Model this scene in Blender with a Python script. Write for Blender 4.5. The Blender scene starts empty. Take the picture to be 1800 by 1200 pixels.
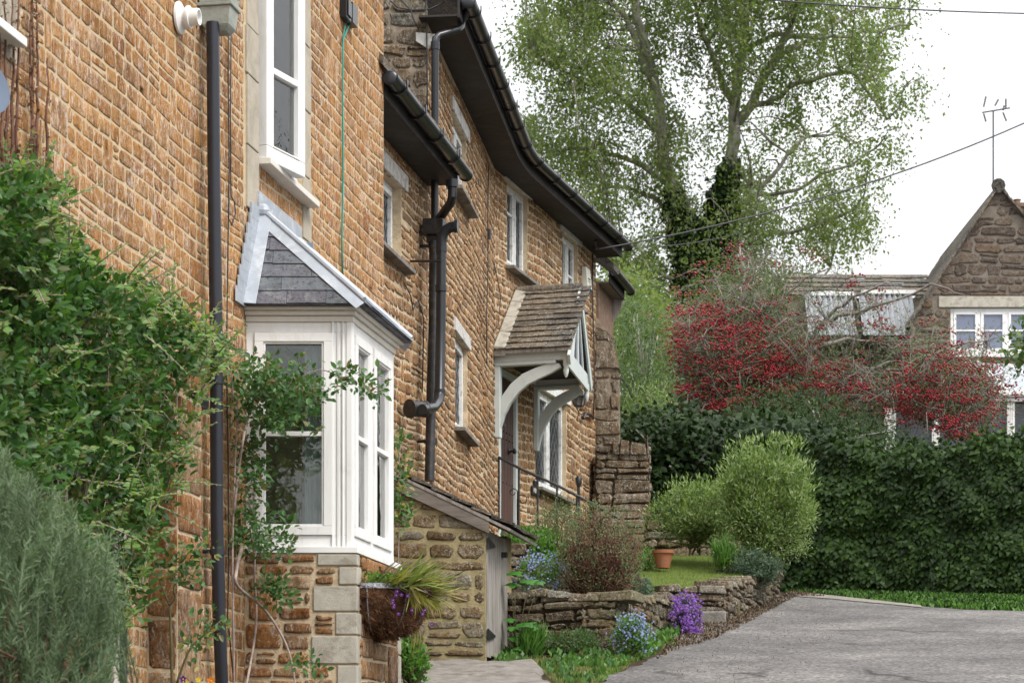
import bpy, math, random
import numpy as np
from mathutils import Vector, noise as mnoise
R=math.radians
SC=bpy.context.scene
COL=SC.collection
F=4250.; H=1400.; CX=900.; EYE=1.5      # 85 mm lens on 36 mm film, eye 1.5 m above the lane
def P(px,py,Y): return Vector(((px-CX)/F*Y, Y, EYE+(H-py)/F*Y))
def ground(x,y):
    return 0.137*y if y<60 else 8.22+0.02*(y-60)
def wob(x,y,z=0,s=1.0): return mnoise.noise(Vector((x*s,y*s,z*s)))
# ------------------------------------------------------------------ materials
def new_mat(name):
    m=bpy.data.materials.new(name); m.use_nodes=True
    nt=m.node_tree; nt.nodes.clear()
    return m,nt
class N:
    def __init__(s,nt): s.nt=nt
    def n(s,t,**kw):
        nd=s.nt.nodes.new(t)
        for k,v in kw.items():
            if k.startswith('i_'): nd.inputs[k[2:].replace('_',' ')].default_value=v
            else: setattr(nd,k,v)
        return nd
    def l(s,a,b): s.nt.links.new(a,b)
    def ramp(s,fac,stops,interp='LINEAR'):
        r=s.nt.nodes.new('ShaderNodeValToRGB'); r.color_ramp.interpolation=interp
        e=r.color_ramp.elements
        while len(e)<len(stops): e.new(0.5)
        for i,(p,c) in enumerate(stops):
            e[i].position=p; e[i].color=(c[0],c[1],c[2],1) if len(c)>=3 else (c[0],c[0],c[0],1)
        s.l(fac,r.inputs[0]); return r.outputs[0]
    def noise(s,vec,scale,detail=4,rough=.6,dist=0):
        t=s.nt.nodes.new('ShaderNodeTexNoise'); t.inputs['Scale'].default_value=scale
        t.inputs['Detail'].default_value=detail; t.inputs['Roughness'].default_value=rough
        t.inputs['Distortion'].default_value=dist
        if vec: s.l(vec,t.inputs['Vector'])
        return t.outputs['Fac']
    def mix(s,fac,a,b,mode='MIX'):
        m=s.nt.nodes.new('ShaderNodeMix'); m.data_type='RGBA'; m.blend_type=mode
        for inp,v in ((m.inputs['Factor'],fac),(m.inputs[6],a),(m.inputs[7],b)):
            if isinstance(v,(int,float)): inp.default_value=v
            elif isinstance(v,tuple): inp.default_value=(v[0],v[1],v[2],1)
            else: s.l(v,inp)
        return m.outputs[2]
    def math(s,op,a,b=0.5,clamp=False):
        m=s.nt.nodes.new('ShaderNodeMath'); m.operation=op; m.use_clamp=clamp
        for i,v in enumerate((a,b)):
            if isinstance(v,(int,float)): m.inputs[i].default_value=v
            else: s.l(v,m.inputs[i])
        return m.outputs[0]
    def coords(s,scale=(1,1,1)):
        t=s.nt.nodes.new('ShaderNodeTexCoord')
        if scale==(1,1,1): return t.outputs['Object']
        mp=s.nt.nodes.new('ShaderNodeMapping'); mp.inputs['Scale'].default_value=scale
        s.l(t.outputs['Object'],mp.inputs[0]); return mp.outputs[0]
    def bump(s,h,strength,dist,prev=None):
        b=s.nt.nodes.new('ShaderNodeBump'); b.inputs['Strength'].default_value=strength
        b.inputs['Distance'].default_value=dist; s.l(h,b.inputs['Height'])
        if prev: s.l(prev,b.inputs['Normal'])
        return b.outputs[0]
    def out(s,color,rough=.8,normal=None,spec=.3,metal=0.,extra=None):
        p=s.nt.nodes.new('ShaderNodeBsdfPrincipled')
        for inp,v in ((p.inputs['Base Color'],color),(p.inputs['Roughness'],rough)):
            if isinstance(v,(int,float)): inp.default_value=v
            elif isinstance(v,tuple): inp.default_value=(v[0],v[1],v[2],1)
            else: s.l(v,inp)
        p.inputs['Specular IOR Level'].default_value=spec; p.inputs['Metallic'].default_value=metal
        if normal: s.l(normal,p.inputs['Normal'])
        o=s.nt.nodes.new('ShaderNodeOutputMaterial'); s.l(p.outputs[0],o.inputs[0]); return p
def m_stone(name,pal,speck=.5,specc=(.5,.47,.42),mott=.5,bump=.012,patch=None,streak=True):
    m,nt=new_mat(name); n=N(nt)
    g=n.n('ShaderNodeNewGeometry'); isl=g.outputs['Random Per Island']
    c=n.ramp(isl,[(i/(len(pal)-1),p) for i,p in enumerate(pal)])
    co=n.coords(); cs=n.coords((1,1,.42)) if streak else co
    big=n.noise(co,.9,4,.6,.3)
    c=n.mix(n.math('MULTIPLY',n.ramp(big,[(.45,(0,0,0)),(.62,(1,1,1))]),.65),c,n.mix(1.0,c,(.66,.64,.63),'MULTIPLY'))
    a=n.noise(cs,17,7,.75,.5)
    c=n.mix(n.math('MULTIPLY',n.ramp(a,[(.40,(1,1,1)),(.54,(0,0,0))]),mott),c,n.mix(1.0,c,(.50,.45,.42),'MULTIPLY'))
    b=n.noise(cs,11,6,.75,.3)
    c=n.mix(n.math('MULTIPLY',n.ramp(b,[(.52,(0,0,0)),(.64,(1,1,1))]),.55),c,n.mix(.5,n.mix(1.0,c,(1.45,1.45,1.4),'MULTIPLY'),specc))
    if patch:
        pn=n.noise(co,1.1,5,.65,.5)
        c=n.mix(n.math('MULTIPLY',n.ramp(pn,[(.50,(0,0,0)),(.62,(1,1,1))]),patch[1]),c,patch[0])
    sp=n.noise(cs,42,5,.8,1.0)
    spm=n.noise(co,2.4,4,.65)
    k=n.math('MULTIPLY',n.ramp(sp,[(.53,(0,0,0)),(.59,(1,1,1))]),n.ramp(spm,[(.36,(.25,.25,.25)),(.55,(1,1,1))]))
    c=n.mix(n.math('MULTIPLY',k,speck),c,specc)
    pit=n.noise(co,55,5,.75)
    c=n.mix(n.math('MULTIPLY',n.ramp(pit,[(.38,(1,1,1)),(.45,(0,0,0))]),.75),c,n.mix(1.0,c,(.28,.24,.22),'MULTIPLY'))
    hgt=n.math('ADD',n.math('MULTIPLY',n.noise(co,34,7,.75),1.0),n.math('MULTIPLY',n.noise(co,11,3,.5),1.1))
    n.out(c,.93,n.bump(hgt,1.,bump),.12); return m
def m_plain(name,col,rough=.6,var=.12,scale=8,bump=0.,bscale=40,spec=.4,metal=0.,dirt=None,dirts=3,stretch=(1,1,1)):
    m,nt=new_mat(name); n=N(nt); co=n.coords(stretch)
    a=n.noise(co,scale,5,.65)
    c=n.mix(n.ramp(a,[(.3,(0,0,0)),(.7,(1,1,1))]),tuple(v*(1-var) for v in col),tuple(min(1,v*(1+var)) for v in col))
    if dirt:
        d=n.noise(co,dirts,7,.75,.6)
        c=n.mix(n.math('MULTIPLY',n.ramp(d,[(.5,(0,0,0)),(.64,(1,1,1))]),dirt[1]),c,dirt[0])
    r=n.math('ADD',rough-.08,n.math('MULTIPLY',n.noise(co,scale*2.3,3,.5),.16))
    nm=n.bump(n.noise(co,bscale,5,.65),.8,bump) if bump else None
    n.out(c,r,nm,spec,metal); return m
def m_leaf(name,pal,trans=.35,rough=.5,clump=None,spec=.35):
    m,nt=new_mat(name); n=N(nt)
    g=n.n('ShaderNodeNewGeometry')
    c=n.ramp(g.outputs['Random Per Island'],[(i/(len(pal)-1),p) for i,p in enumerate(pal)])
    if clump:
        k=n.noise(n.coords(),clump[0],3,.55)
        c=n.mix(n.ramp(k,[(.38,(0,0,0)),(.62,(1,1,1))]),c,n.mix(1.0,c,clump[1],'MULTIPLY'))
    p=n.out(c,rough,None,spec)
    t=n.n('ShaderNodeBsdfTranslucent')
    tc=n.mix(1.0,c,(1.25,1.35,.6),'MULTIPLY'); n.l(tc,t.inputs[0])
    mx=n.n('ShaderNodeMixShader'); mx.inputs[0].default_value=trans
    n.l(p.outputs[0],mx.inputs[1]); n.l(t.outputs[0],mx.inputs[2])
    o=[x for x in nt.nodes if x.type=='OUTPUT_MATERIAL'][0]
    n.l(mx.outputs[0],o.inputs[0]); return m
M={}
M['stoneA']=m_stone('ironstone_near',[(0.314,0.138,0.044),(0.446,0.228,0.078),(0.408,0.198,0.063),(0.465,0.258,0.100),(0.342,0.176,0.070),(0.456,0.237,0.081),(0.361,0.206,0.096),(0.427,0.202,0.059)],.75,(.66,.58,.52),.8,.007)
M['stoneB']=m_stone('ironstone_plinth',[(.24,.10,.035),(.36,.17,.06),(.30,.14,.055),(.36,.24,.13),(.22,.11,.05),(.40,.21,.08)],.6,(.5,.46,.40),.9,.012)
M['stoneC']=m_stone('ironstone_cottage',[(0.259,0.123,0.051),(0.394,0.216,0.094),(0.326,0.163,0.066),(0.422,0.264,0.133),(0.307,0.176,0.094),(0.432,0.246,0.101),(0.221,0.136,0.078),(0.384,0.211,0.086)],.45,(.50,.45,.38),.9,.014)
M['stoneD']=m_stone('ironstone_old_gable',[(.11,.08,.05),(.22,.155,.095),(.16,.12,.08),(.26,.20,.14),(.21,.14,.075),(.15,.14,.12)],.8,(.5,.48,.42),1.0,.02,((.17,.16,.12),.5))
M['stoneS']=m_stone('outhouse_stone',[(.11,.075,.04),(.20,.135,.07),(.16,.125,.075),(.24,.20,.14),(.19,.12,.055),(.22,.21,.17)],.75,(.42,.41,.34),1.0,.016,((.17,.16,.065),.5),False)
M['stoneW']=m_stone('dry_wall_stone',[(.075,.05,.03),(.20,.15,.095),(.13,.09,.055),(.25,.20,.14),(.18,.12,.06),(.22,.20,.16),(.14,.115,.085)],.8,(.45,.44,.38),1.0,.02,((.12,.13,.06),.45),False)
M['stoneF']=m_stone('far_gable_stone',[(.075,.058,.046),(.14,.105,.08),(.10,.078,.062),(.17,.13,.095),(.12,.09,.07),(.19,.125,.07)],.5,(.3,.27,.24),.9,.02,None,False)
M['mortarA']=m_plain('lime_mortar',(.52,.41,.265),.95,.14,14,.006,90,.1,0,((.45,.34,.21),.55),5)
M['mortarC']=m_plain('weathered_mortar',(.54,.43,.29),.95,.2,12,.010,70,.1,0,((.30,.21,.13),.6),5)
M['mortarS']=m_plain('mossy_mortar',(.30,.25,.14),.95,.3,9,.012,50,.1,0,((.12,.12,.06),.6),3)
M['mortarG']=m_plain('grey_brown_mortar',(.30,.245,.185),.95,.25,10,.012,50,.1,0,((.15,.11,.08),.6),4)
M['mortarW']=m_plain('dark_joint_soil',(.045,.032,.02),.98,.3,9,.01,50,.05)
M['mortarF']=m_plain('far_mortar',(.19,.16,.13),.95,.2,9,.008,50,.1,0,((.12,.09,.07),.6),3)
M['ashlar']=m_plain('pale_dressed_stone',(.42,.375,.30),.9,.12,10,.003,90,.15,0,((.30,.26,.21),.6),3.5)
M['ashlarG']=m_plain('grey_dressed_stone',(.40,.37,.31),.9,.15,14,.004,110,.15,0,((.22,.19,.15),.7),9)
M['pvc']=m_plain('white_window_plastic',(.77,.76,.74),.5,.03,3,0,40,.4,0,((.52,.49,.43),.35),4,(2,2,.5))
M['pvcC']=m_plain('cream_cornice',(.66,.62,.55),.45,.04,4,0,40,.4,0,((.45,.41,.34),.35),3)
M['woodW']=m_plain('weathered_white_paint',(.70,.70,.68),.6,.08,12,.002,60,.3,0,((.30,.28,.25),.75),14)
M['lintel']=m_plain('peeling_lintel_paint',(.55,.53,.50),.7,.15,9,.004,50,.2,0,((.20,.17,.14),.85),11)
M['sage']=m_plain('pale_grey_green_paint',(.56,.60,.58),.5,.03,5,.0005,60,.35,0,((.38,.41,.38),.3),7)
M['black']=m_plain('black_plastic',(.014,.015,.018),.30,.15,4,0,40,.5)
M['iron']=m_plain('black_cast_iron',(.016,.016,.017),.42,.3,14,.002,60,.5,0,((.10,.08,.07),.5),14)
M['fascia']=m_plain('dark_soffit_board',(.035,.031,.029),.7,.2,5,.001,30,.25,0,((.07,.06,.05),.5),4,(1,1,1))
M['pipeN']=m_plain('navy_black_downpipe',(.016,.018,.026),.35,.1,3,0,40,.5)
M['lead']=m_plain('weathered_lead',(.36,.39,.43),.55,.12,8,.0015,30,.4,.25,((.60,.61,.62),.6),6)
M['leadD']=m_plain('dark_lead_came',(.10,.105,.11),.5,.1,8,0,30,.4)
M['hopper']=m_plain('green_grey_lead_hopper',(.33,.35,.31),.6,.2,10,.003,30,.3,0,((.18,.19,.16),.6),8)
M['wood']=m_plain('silvered_oak',(.29,.265,.24),.85,.35,30,.004,90,.15,0,((.08,.07,.06),.6),25,(1,1,.08))
M['woodH']=m_plain('silvered_bargeboard',(.17,.145,.125),.85,.3,30,.003,90,.15,0,((.08,.07,.06),.6),12,(.15,1,1))
M['door']=m_plain('brown_door_planks',(.085,.045,.035),.6,.2,18,.001,60,.3,0,((.05,.03,.025),.5),10,(1,1,.1))
M['terra']=m_plain('terracotta',(.33,.13,.07),.8,.12,12,.001,60,.2,0,((.30,.20,.14),.5),7)
M['iron2']=m_plain('rusty_iron',(.10,.045,.03),.8,.3,30,.001,60,.2)
M['green_cable']=m_plain('green_cable',(.015,.25,.20),.5,.1,5)
M['wire']=m_plain('dark_wire',(.035,.033,.035),.5,.1,5)
M['coir']=m_plain('coir_basket_liner',(.20,.105,.06),.98,.6,16,.02,70,.05,0,((.03,.018,.012),.8),9)
M['soil']=m_plain('soil',(.06,.042,.028),.98,.4,14,.02,40,.05)
M['bark']=m_plain('grey_bark',(.29,.275,.235),.9,.35,7,.02,18,.1,0,((.07,.06,.045),.7),4,(1,1,.4))
M['twigB']=m_plain('red_brown_twigs',(.14,.065,.042),.85,.4,12)
M['twigG']=m_plain('silver_grey_twigs',(.19,.165,.145),.85,.3,9)
M['cane']=m_plain('grey_mauve_cane',(.34,.27,.24),.8,.25,20,.001,80,.2,0,((.16,.12,.10),.6),22)
M['stem']=m_plain('green_brown_stem',(.13,.11,.05),.8,.3,12)
M['dead']=m_leaf('dead_brown_leaf',[(.08,.05,.03),(.18,.12,.075),(.12,.08,.05),(.32,.27,.21)],.15,.8)
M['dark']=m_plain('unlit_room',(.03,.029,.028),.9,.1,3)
M['curtain']=m_plain('net_curtain',(.62,.62,.60),.9,.06,5,0,40,.1,0,None,3)
M['tileS']=m_stone('stone_roof_tile',[(.085,.078,.07),(.14,.125,.105),(.06,.056,.052),(.11,.10,.088),(.19,.155,.115)],.75,(.42,.40,.35),.9,.006,((.22,.16,.10),.45),False)
M['slate']=m_stone('blue_grey_slate',[(.115,.125,.145),(.16,.175,.195),(.13,.125,.15),(.19,.20,.215),(.10,.115,.13)],.15,(.3,.31,.3),.45,.0015,None,False)
M['brick']=m_plain('soft_red_brick',(.19,.125,.09),.9,.3,14,.006,50,.15,0,((.25,.20,.17),.5),6)
M['soffitP']=m_plain('pale_pink_soffit',(.26,.21,.185),.8,.06,5)
M['blueP']=m_plain('blue_plastic',(.012,.07,.13),.4,.05,5)
M['cream']=m_plain('cream_plastic',(.62,.61,.52),.45,.04,5)
M['greyP']=m_plain('grey_plastic',(.13,.13,.135),.5,.05,5)
M['dish']=m_plain('blue_grey_enamel',(.08,.11,.16),.4,.06,5)
M['conc']=m_plain('worn_stone_slab',(.215,.198,.178),.9,.25,12,.01,60,.15,0,((.10,.08,.06),.7),5)
M['corr']=m_plain('corrugated_plastic',(.42,.43,.45),.5,.1,6,0,40,.4,0,((.2,.2,.2),.4),3)
M['poly']=m_plain('frosted_roof_panel',(.40,.43,.47),.3,.05,4,0,40,.5)
M['berry']=m_leaf('red_berry',[(.15,.008,.015),(.26,.015,.024),(.22,.009,.018),(.40,.035,.035)],.08,.35)
M['purple']=m_leaf('purple_petal',[(.20,.08,.40),(.32,.16,.52),(.24,.10,.44),(.15,.05,.30)],.3,.6)
M['blueF']=m_leaf('pale_blue_petal',[(.24,.29,.58),(.34,.39,.66),(.20,.24,.50)],.3,.6)
M['violet']=m_leaf('dark_violet_petal',[(.05,.008,.12),(.12,.02,.25),(.08,.012,.18)],.2,.6)
M['yellowF']=m_leaf('yellow_petal',[(.75,.55,.03),(.8,.62,.08)],.3,.6)
M['orangeF']=m_leaf('orange_petal',[(.75,.18,.02),(.8,.25,.03)],.3,.6)
M['whiteF']=m_leaf('cream_petal',[(.7,.68,.6),(.75,.72,.62)],.3,.6)
M['L_honey']=m_leaf('climber_leaf',[(0.034,0.092,0.021),(0.064,0.160,0.034),(0.047,0.126,0.034),(0.102,0.210,0.051),(0.072,0.160,0.038),(0.145,0.143,0.051)],.35,.42,(3,(.62,.66,.60)))
M['L_honeyY']=m_leaf('young_climber_leaf',[(.10,.22,.05),(.16,.29,.07),(.22,.30,.09),(.13,.25,.06),(.24,.20,.09)],.4,.42)
M['L_rose']=m_leaf('rose_leaf',[(.035,.095,.03),(.06,.15,.04),(.09,.19,.05),(.05,.12,.04),(.17,.13,.05)],.3,.45)
M['L_rosem']=m_leaf('rosemary_needle',[(.10,.165,.075),(.155,.225,.115),(.22,.29,.17),(.08,.14,.06)],.2,.6,(4,(.6,.62,.6)))
M['L_tree']=m_leaf('birch_leaf',[(.13,.19,.06),(.17,.235,.08),(.215,.28,.105),(.15,.21,.07),(.27,.27,.125)],.5,.5,(.7,(.78,.80,.74)))
M['L_ivy']=m_leaf('ivy_leaf',[(0.012,0.027,0.008),(0.026,0.053,0.011),(0.017,0.039,0.010),(0.038,0.071,0.016)],.15,.5,(1.6,(.6,.64,.56)),.2)
M['L_ivyh']=m_leaf('hedge_ivy_leaf',[(0.013,0.031,0.007),(0.032,0.069,0.011),(0.019,0.043,0.009),(0.054,0.101,0.017),(0.025,0.056,0.011)],.18,.5,(1.1,(.48,.52,.46)),.2)
M['L_bush']=m_leaf('variegated_leaf',[(.08,.15,.03),(.16,.25,.06),(.28,.37,.13),(.11,.19,.04),(.44,.50,.28),(.20,.30,.08)],.35,.45,(4,(.7,.75,.7)))
M['L_grey']=m_leaf('grey_green_leaf',[(.055,.10,.06),(.09,.14,.09),(.12,.18,.12)],.25,.6)
M['L_twig']=m_leaf('olive_leaf',[(.08,.12,.05),(.13,.18,.08),(.17,.22,.11)],.3,.6)
M['L_light']=m_leaf('light_shrub_leaf',[(.04,.09,.02),(.08,.15,.035),(.12,.19,.05),(.18,.22,.08),(.03,.07,.018)],.4,.5,(1.5,(.6,.68,.7)))
M['L_weed']=m_leaf('weed_leaf',[(.05,.13,.02),(.09,.21,.035),(.13,.26,.05)],.35,.5)
M['L_grass']=m_leaf('grass_blade',[(.10,.16,.03),(.15,.21,.045),(.19,.24,.07),(.12,.18,.035)],.35,.6)
M['L_straw']=m_leaf('yellow_grass',[(.30,.30,.06),(.42,.36,.13),(.22,.27,.05),(.36,.25,.13)],.35,.6)
M['L_big']=m_leaf('broad_leaf',[(.05,.17,.025),(.08,.24,.04)],.35,.4)
def m_glass(name,tint=.9,wav=.0):
    m,nt=new_mat(name); n=N(nt)
    fr=n.n('ShaderNodeFresnel'); fr.inputs[0].default_value=1.52
    tr=n.n('ShaderNodeBsdfTransparent'); tr.inputs[0].default_value=(tint*.95,tint,tint*.98,1)
    gl=n.n('ShaderNodeBsdfGlossy'); gl.inputs['Roughness'].default_value=.015
    if wav:
        b=n.bump(n.noise(n.coords(),5,2,.5),.5,wav); n.l(b,gl.inputs['Normal'])
    f2=n.math('MULTIPLY',fr.outputs[0],1.9,True)
    mx=n.n('ShaderNodeMixShader'); n.l(f2,mx.inputs[0]); n.l(tr.outputs[0],mx.inputs[1]); n.l(gl.outputs[0],mx.inputs[2])
    o=n.n('ShaderNodeOutputMaterial'); n.l(mx.outputs[0],o.inputs[0]); return m
M['glass']=m_glass('window_glass',.93,.010)
M['glassD']=m_plain('old_dark_glass',(.035,.04,.045),.08,.2,3,.006,7,.6)
M['glassF']=m_plain('far_window_glass',(.16,.18,.25),.12,.1,2,.004,3,.6)
# asphalt
def m_asphalt():
    m,nt=new_mat('worn_asphalt'); n=N(nt); co=n.coords()
    a=n.noise(co,.9,6,.65,.5); v=n.n('ShaderNodeTexVoronoi'); v.inputs['Scale'].default_value=42; n.l(co,v.inputs['Vector'])
    c=n.ramp(a,[(.3,(.088,.082,.080)),(.5,(.140,.132,.127)),(.68,(.205,.192,.180))])
    g=n.ramp(v.outputs['Color'],[(.2,(.45,.45,.45)),(.6,(1,1,1)),(.9,(1.7,1.65,1.6))])
    c=n.mix(.75,c,g,'MULTIPLY')
    crack=n.n('ShaderNodeTexVoronoi'); crack.feature='DISTANCE_TO_EDGE'; crack.inputs['Scale'].default_value=.55
    w=n.n('ShaderNodeMapping'); n.l(co,w.inputs[0])
    wn=n.n('ShaderNodeTexNoise'); wn.inputs['Scale'].default_value=2.; wn.inputs['Detail'].default_value=6; n.l(co,wn.inputs['Vector'])
    mv=n.n('ShaderNodeVectorMath',operation='MULTIPLY_ADD'); n.l(wn.outputs['Color'],mv.inputs[0]); mv.inputs[1].default_value=(.7,.7,.7); n.l(co,mv.inputs[2])
    n.l(mv.outputs[0],crack.inputs['Vector'])
    ck=n.ramp(crack.outputs['Distance'],[(.004,(1,1,1)),(.03,(0,0,0))])
    ckm=n.ramp(n.noise(co,.5,3,.5),[(.55,(0,0,0)),(.63,(1,1,1))])
    c=n.mix(n.math('MULTIPLY',ck,n.math('MULTIPLY',ckm,.85)),c,(.028,.026,.025))
    lt=n.ramp(n.noise(co,9,6,.75,.3),[(.60,(0,0,0)),(.68,(1,1,1))])
    c=n.mix(n.math('MULTIPLY',lt,.25),c,(.09,.06,.045))
    h=n.math('ADD',n.noise(co,60,4,.6),n.math('MULTIPLY',n.noise(co,6,4,.6),1.4))
    n.out(c,.85,n.bump(h,1.,.012),.25); return m
M['asphalt']=m_asphalt()
def m_ground(name,a,b,c3,scale=6,bump=.02):
    m,nt=new_mat(name); n=N(nt); co=n.coords()
    c=n.ramp(n.noise(co,scale,7,.7,.3),[(.35,a),(.5,b),(.66,c3)])
    f=n.noise(co,55,4,.65); c=n.mix(n.ramp(f,[(.35,(0,0,0)),(.65,(1,1,1))]),c,n.mix(1.0,c,(.5,.48,.42),'MULTIPLY'))
    n.out(c,.95,n.bump(f,1.,bump),.1); return m
M['earth']=m_ground('verge_earth',(.05,.035,.022),(.085,.06,.04),(.055,.075,.025),3)
M['lawn']=m_ground('short_lawn',(.10,.15,.03),(.15,.20,.04),(.20,.23,.07),5,.01)
M['litter']=m_ground('leaf_litter',(.055,.035,.025),(.12,.075,.05),(.09,.08,.07),14,.02)
M['pale']=m_ground('pale_worn_concrete',(.24,.22,.20),(.32,.30,.27),(.27,.25,.22),8,.004)
# ------------------------------------------------------------------ mesh building
class Frame:
    """vertical plane: starts at (x,y), runs along dir, faces to the right of dir"""
    def __init__(s,x,y,dx,dy):
        l=math.hypot(dx,dy); s.x=x; s.y=y; s.dx=dx/l; s.dy=dy/l; s.nx=s.dy; s.ny=-s.dx
    def pt(s,u,z,d=0.): return Vector((s.x+s.dx*u+s.nx*d, s.y+s.dy*u+s.ny*d, z))
    def uz(s,px,py,d=0.):
        k=(px-CX)/F; x0=s.x+s.nx*d; y0=s.y+s.ny*d
        u=(k*y0-x0)/(s.dx-k*s.dy); Y=y0+s.dy*u
        return u, EYE+(H-py)*Y/F
    def W(s,px,py,d=0.):
        u,z=s.uz(px,py,d); return s.pt(u,z,d)
    def sub(s,u,d=0.):     # frame perpendicular to this wall, running outwards from u
        p=s.pt(u,0,d); return Frame(p.x,p.y,s.nx,s.ny)
class MB:
    def __init__(s): s.v=[]; s.f=[]; s.m=[]
    def add(s,vs,fs,m=0):
        b=len(s.v); s.v.extend([tuple(v) for v in vs]); s.f.extend([tuple(b+i for i in f) for f in fs]); s.m.extend([m]*len(fs))
    def hexa(s,p,m=0):   # p: 4 bottom, 4 top
        s.add(p,[(3,2,1,0),(4,5,6,7),(0,1,5,4),(1,2,6,5),(2,3,7,6),(3,0,4,7)],m)
    def fb(s,fr,u0,u1,z0,z1,d0,d1,m=0):
        s.hexa([fr.pt(u0,z0,d1),fr.pt(u1,z0,d1),fr.pt(u1,z0,d0),fr.pt(u0,z0,d0),fr.pt(u0,z1,d1),fr.pt(u1,z1,d1),fr.pt(u1,z1,d0),fr.pt(u0,z1,d0)],m)
    def box(s,c,size,m=0,rz=0.):
        cx,cy,cz=c; a,b,h=[t/2 for t in size]; co,si=math.cos(rz),math.sin(rz)
        q=[(-a,-b),(a,-b),(a,b),(-a,b)]; q=[(cx+x*co-y*si,cy+x*si+y*co) for x,y in q]
        s.hexa([(x,y,cz-h) for x,y in q]+[(x,y,cz+h) for x,y in q],m)
    def prism(s,pts,off,m=0):   # planar polygon extruded by vector off
        n=len(pts); off=Vector(off)
        s.add([Vector(p) for p in pts]+[Vector(p)+off for p in pts],[tuple(range(n-1,-1,-1)),tuple(range(n,2*n))]+[(i,(i+1)%n,n+(i+1)%n,n+i) for i in range(n)],m)
    def tube(s,path,r,seg=8,m=0,caps=True,half=False):
        path=[Vector(p) for p in path]; n=len(path)
        rs=r if isinstance(r,(list,tuple)) else [r]*n
        t0=(path[1]-path[0]).normalized(); up=Vector((0,0,1)) if abs(t0.z)<.9 else Vector((1,0,0))
        a=t0.cross(up).normalized(); vs=[]
        for i in range(n):
            t=(path[min(i+1,n-1)]-path[max(i-1,0)]).normalized()
            a=(a-t*a.dot(t)); a=a.normalized() if a.length>1e-6 else t.orthogonal().normalized()
            b=t.cross(a)
            for k in range(seg):
                an=2*math.pi*k/seg; vs.append(path[i]+(a*math.cos(an)+b*math.sin(an))*rs[i])
        fs=[(i*seg+k,i*seg+(k+1)%seg,(i+1)*seg+(k+1)%seg,(i+1)*seg+k) for i in range(n-1) for k in range(seg)]
        if caps: fs+= [tuple(range(seg-1,-1,-1)),tuple(range((n-1)*seg,n*seg))]
        s.add(vs,fs,m)
    def lathe(s,c,prof,seg=20,m=0,axis=None,arc=1.0):
        c=Vector(c); ax=Vector(axis).normalized() if axis else Vector((0,0,1))
        a=ax.orthogonal().normalized() if axis else Vector((1,0,0)); b=ax.cross(a); vs=[]
        for (r,h) in prof:
            for k in range(seg):
                an=2*math.pi*k/seg; vs.append(c+ax*h+(a*math.cos(an)+b*math.sin(an))*r)
        n=len(prof)
        s.add(vs,[(i*seg+k,i*seg+(k+1)%seg,(i+1)*seg+(k+1)%seg,(i+1)*seg+k) for i in range(n-1) for k in range(seg)]+[tuple(range(seg-1,-1,-1)),tuple(range((n-1)*seg,n*seg))],m)
    def ball(s,c,r,m=0,seg=6,rings=4,sq=(1,1,1)):
        c=Vector(c); vs=[c+Vector((0,0,-r*sq[2]))]
        for i in range(1,rings):
            ph=math.pi*i/rings-math.pi/2
            for k in range(seg):
                an=2*math.pi*k/seg; vs.append(c+Vector((math.cos(an)*math.cos(ph)*r*sq[0],math.sin(an)*math.cos(ph)*r*sq[1],math.sin(ph)*r*sq[2])))
        vs.append(c+Vector((0,0,r*sq[2]))); T=len(vs)-1
        fs=[(0,1+(k+1)%seg,1+k) for k in range(seg)]+[(1+i*seg+k,1+i*seg+(k+1)%seg,1+(i+1)*seg+(k+1)%seg,1+(i+1)*seg+k) for i in range(rings-2) for k in range(seg)]
        o=1+(rings-2)*seg; fs+=[(o+k,o+(k+1)%seg,T) for k in range(seg)]
        s.add(vs,fs,m)
    def build(s,name,mats,parent=None,smooth=False,bevel=0.):
        if not isinstance(mats,(list,tuple)): mats=[mats]
        me=bpy.data.meshes.new(name); me.from_pydata(s.v,[],s.f)
        for mt in mats: me.materials.append(M[mt] if isinstance(mt,str) else mt)
        if len(mats)>1: me.polygons.foreach_set('material_index',s.m)
        if smooth: me.polygons.foreach_set('use_smooth',[True]*len(s.f))
        me.update(); o=bpy.data.objects.new(name,me); COL.objects.link(o); attach(o,parent)
        if smooth=='auto' or bevel:
            pass
        if bevel:
            b=o.modifiers.new('bevel','BEVEL'); b.width=bevel; b.segments=2; b.limit_method='ANGLE'
        if smooth and smooth!='all':
            try: me.set_sharp_from_angle(angle=R(40))
            except Exception: pass
        return o
def attach(o,parent):
    if parent is None: return
    o.parent=parent
    if parent.type=='EMPTY': o.location=-parent.location
def tag(o,label=None,cat=None,group=None,kind=None):
    if label: o['label']=label
    if cat: o['category']=cat
    if group: o['group']=group
    if kind: o['kind']=kind
    return o
def thing(name,label,cat,loc,group=None):
    o=bpy.data.objects.new(name,None); o.empty_display_size=.2; o.location=Vector(loc); COL.objects.link(o)
    return tag(o,label,cat,group)
def npmesh(name,V,Fq,mats,parent=None,midx=None,smooth=False):
    """V (n,3) verts, Fq (m,k) faces of equal size"""
    me=bpy.data.meshes.new(name); nv=len(V); nf,k=Fq.shape
    me.vertices.add(nv); me.vertices.foreach_set('co',V.astype(np.float32).ravel())
    me.loops.add(nf*k); me.loops.foreach_set('vertex_index',Fq.astype(np.int32).ravel())
    me.polygons.add(nf); me.polygons.foreach_set('loop_start',(np.arange(nf)*k).astype(np.int32))
    if not isinstance(mats,(list,tuple)): mats=[mats]
    for mt in mats: me.materials.append(M[mt])
    if midx is not None: me.polygons.foreach_set('material_index',midx.astype(np.int32))
    if smooth: me.polygons.foreach_set('use_smooth',np.ones(nf,dtype=bool))
    me.update(calc_edges=True); me.validate()
    o=bpy.data.objects.new(name,me); COL.objects.link(o); attach(o,parent); return o
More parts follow.
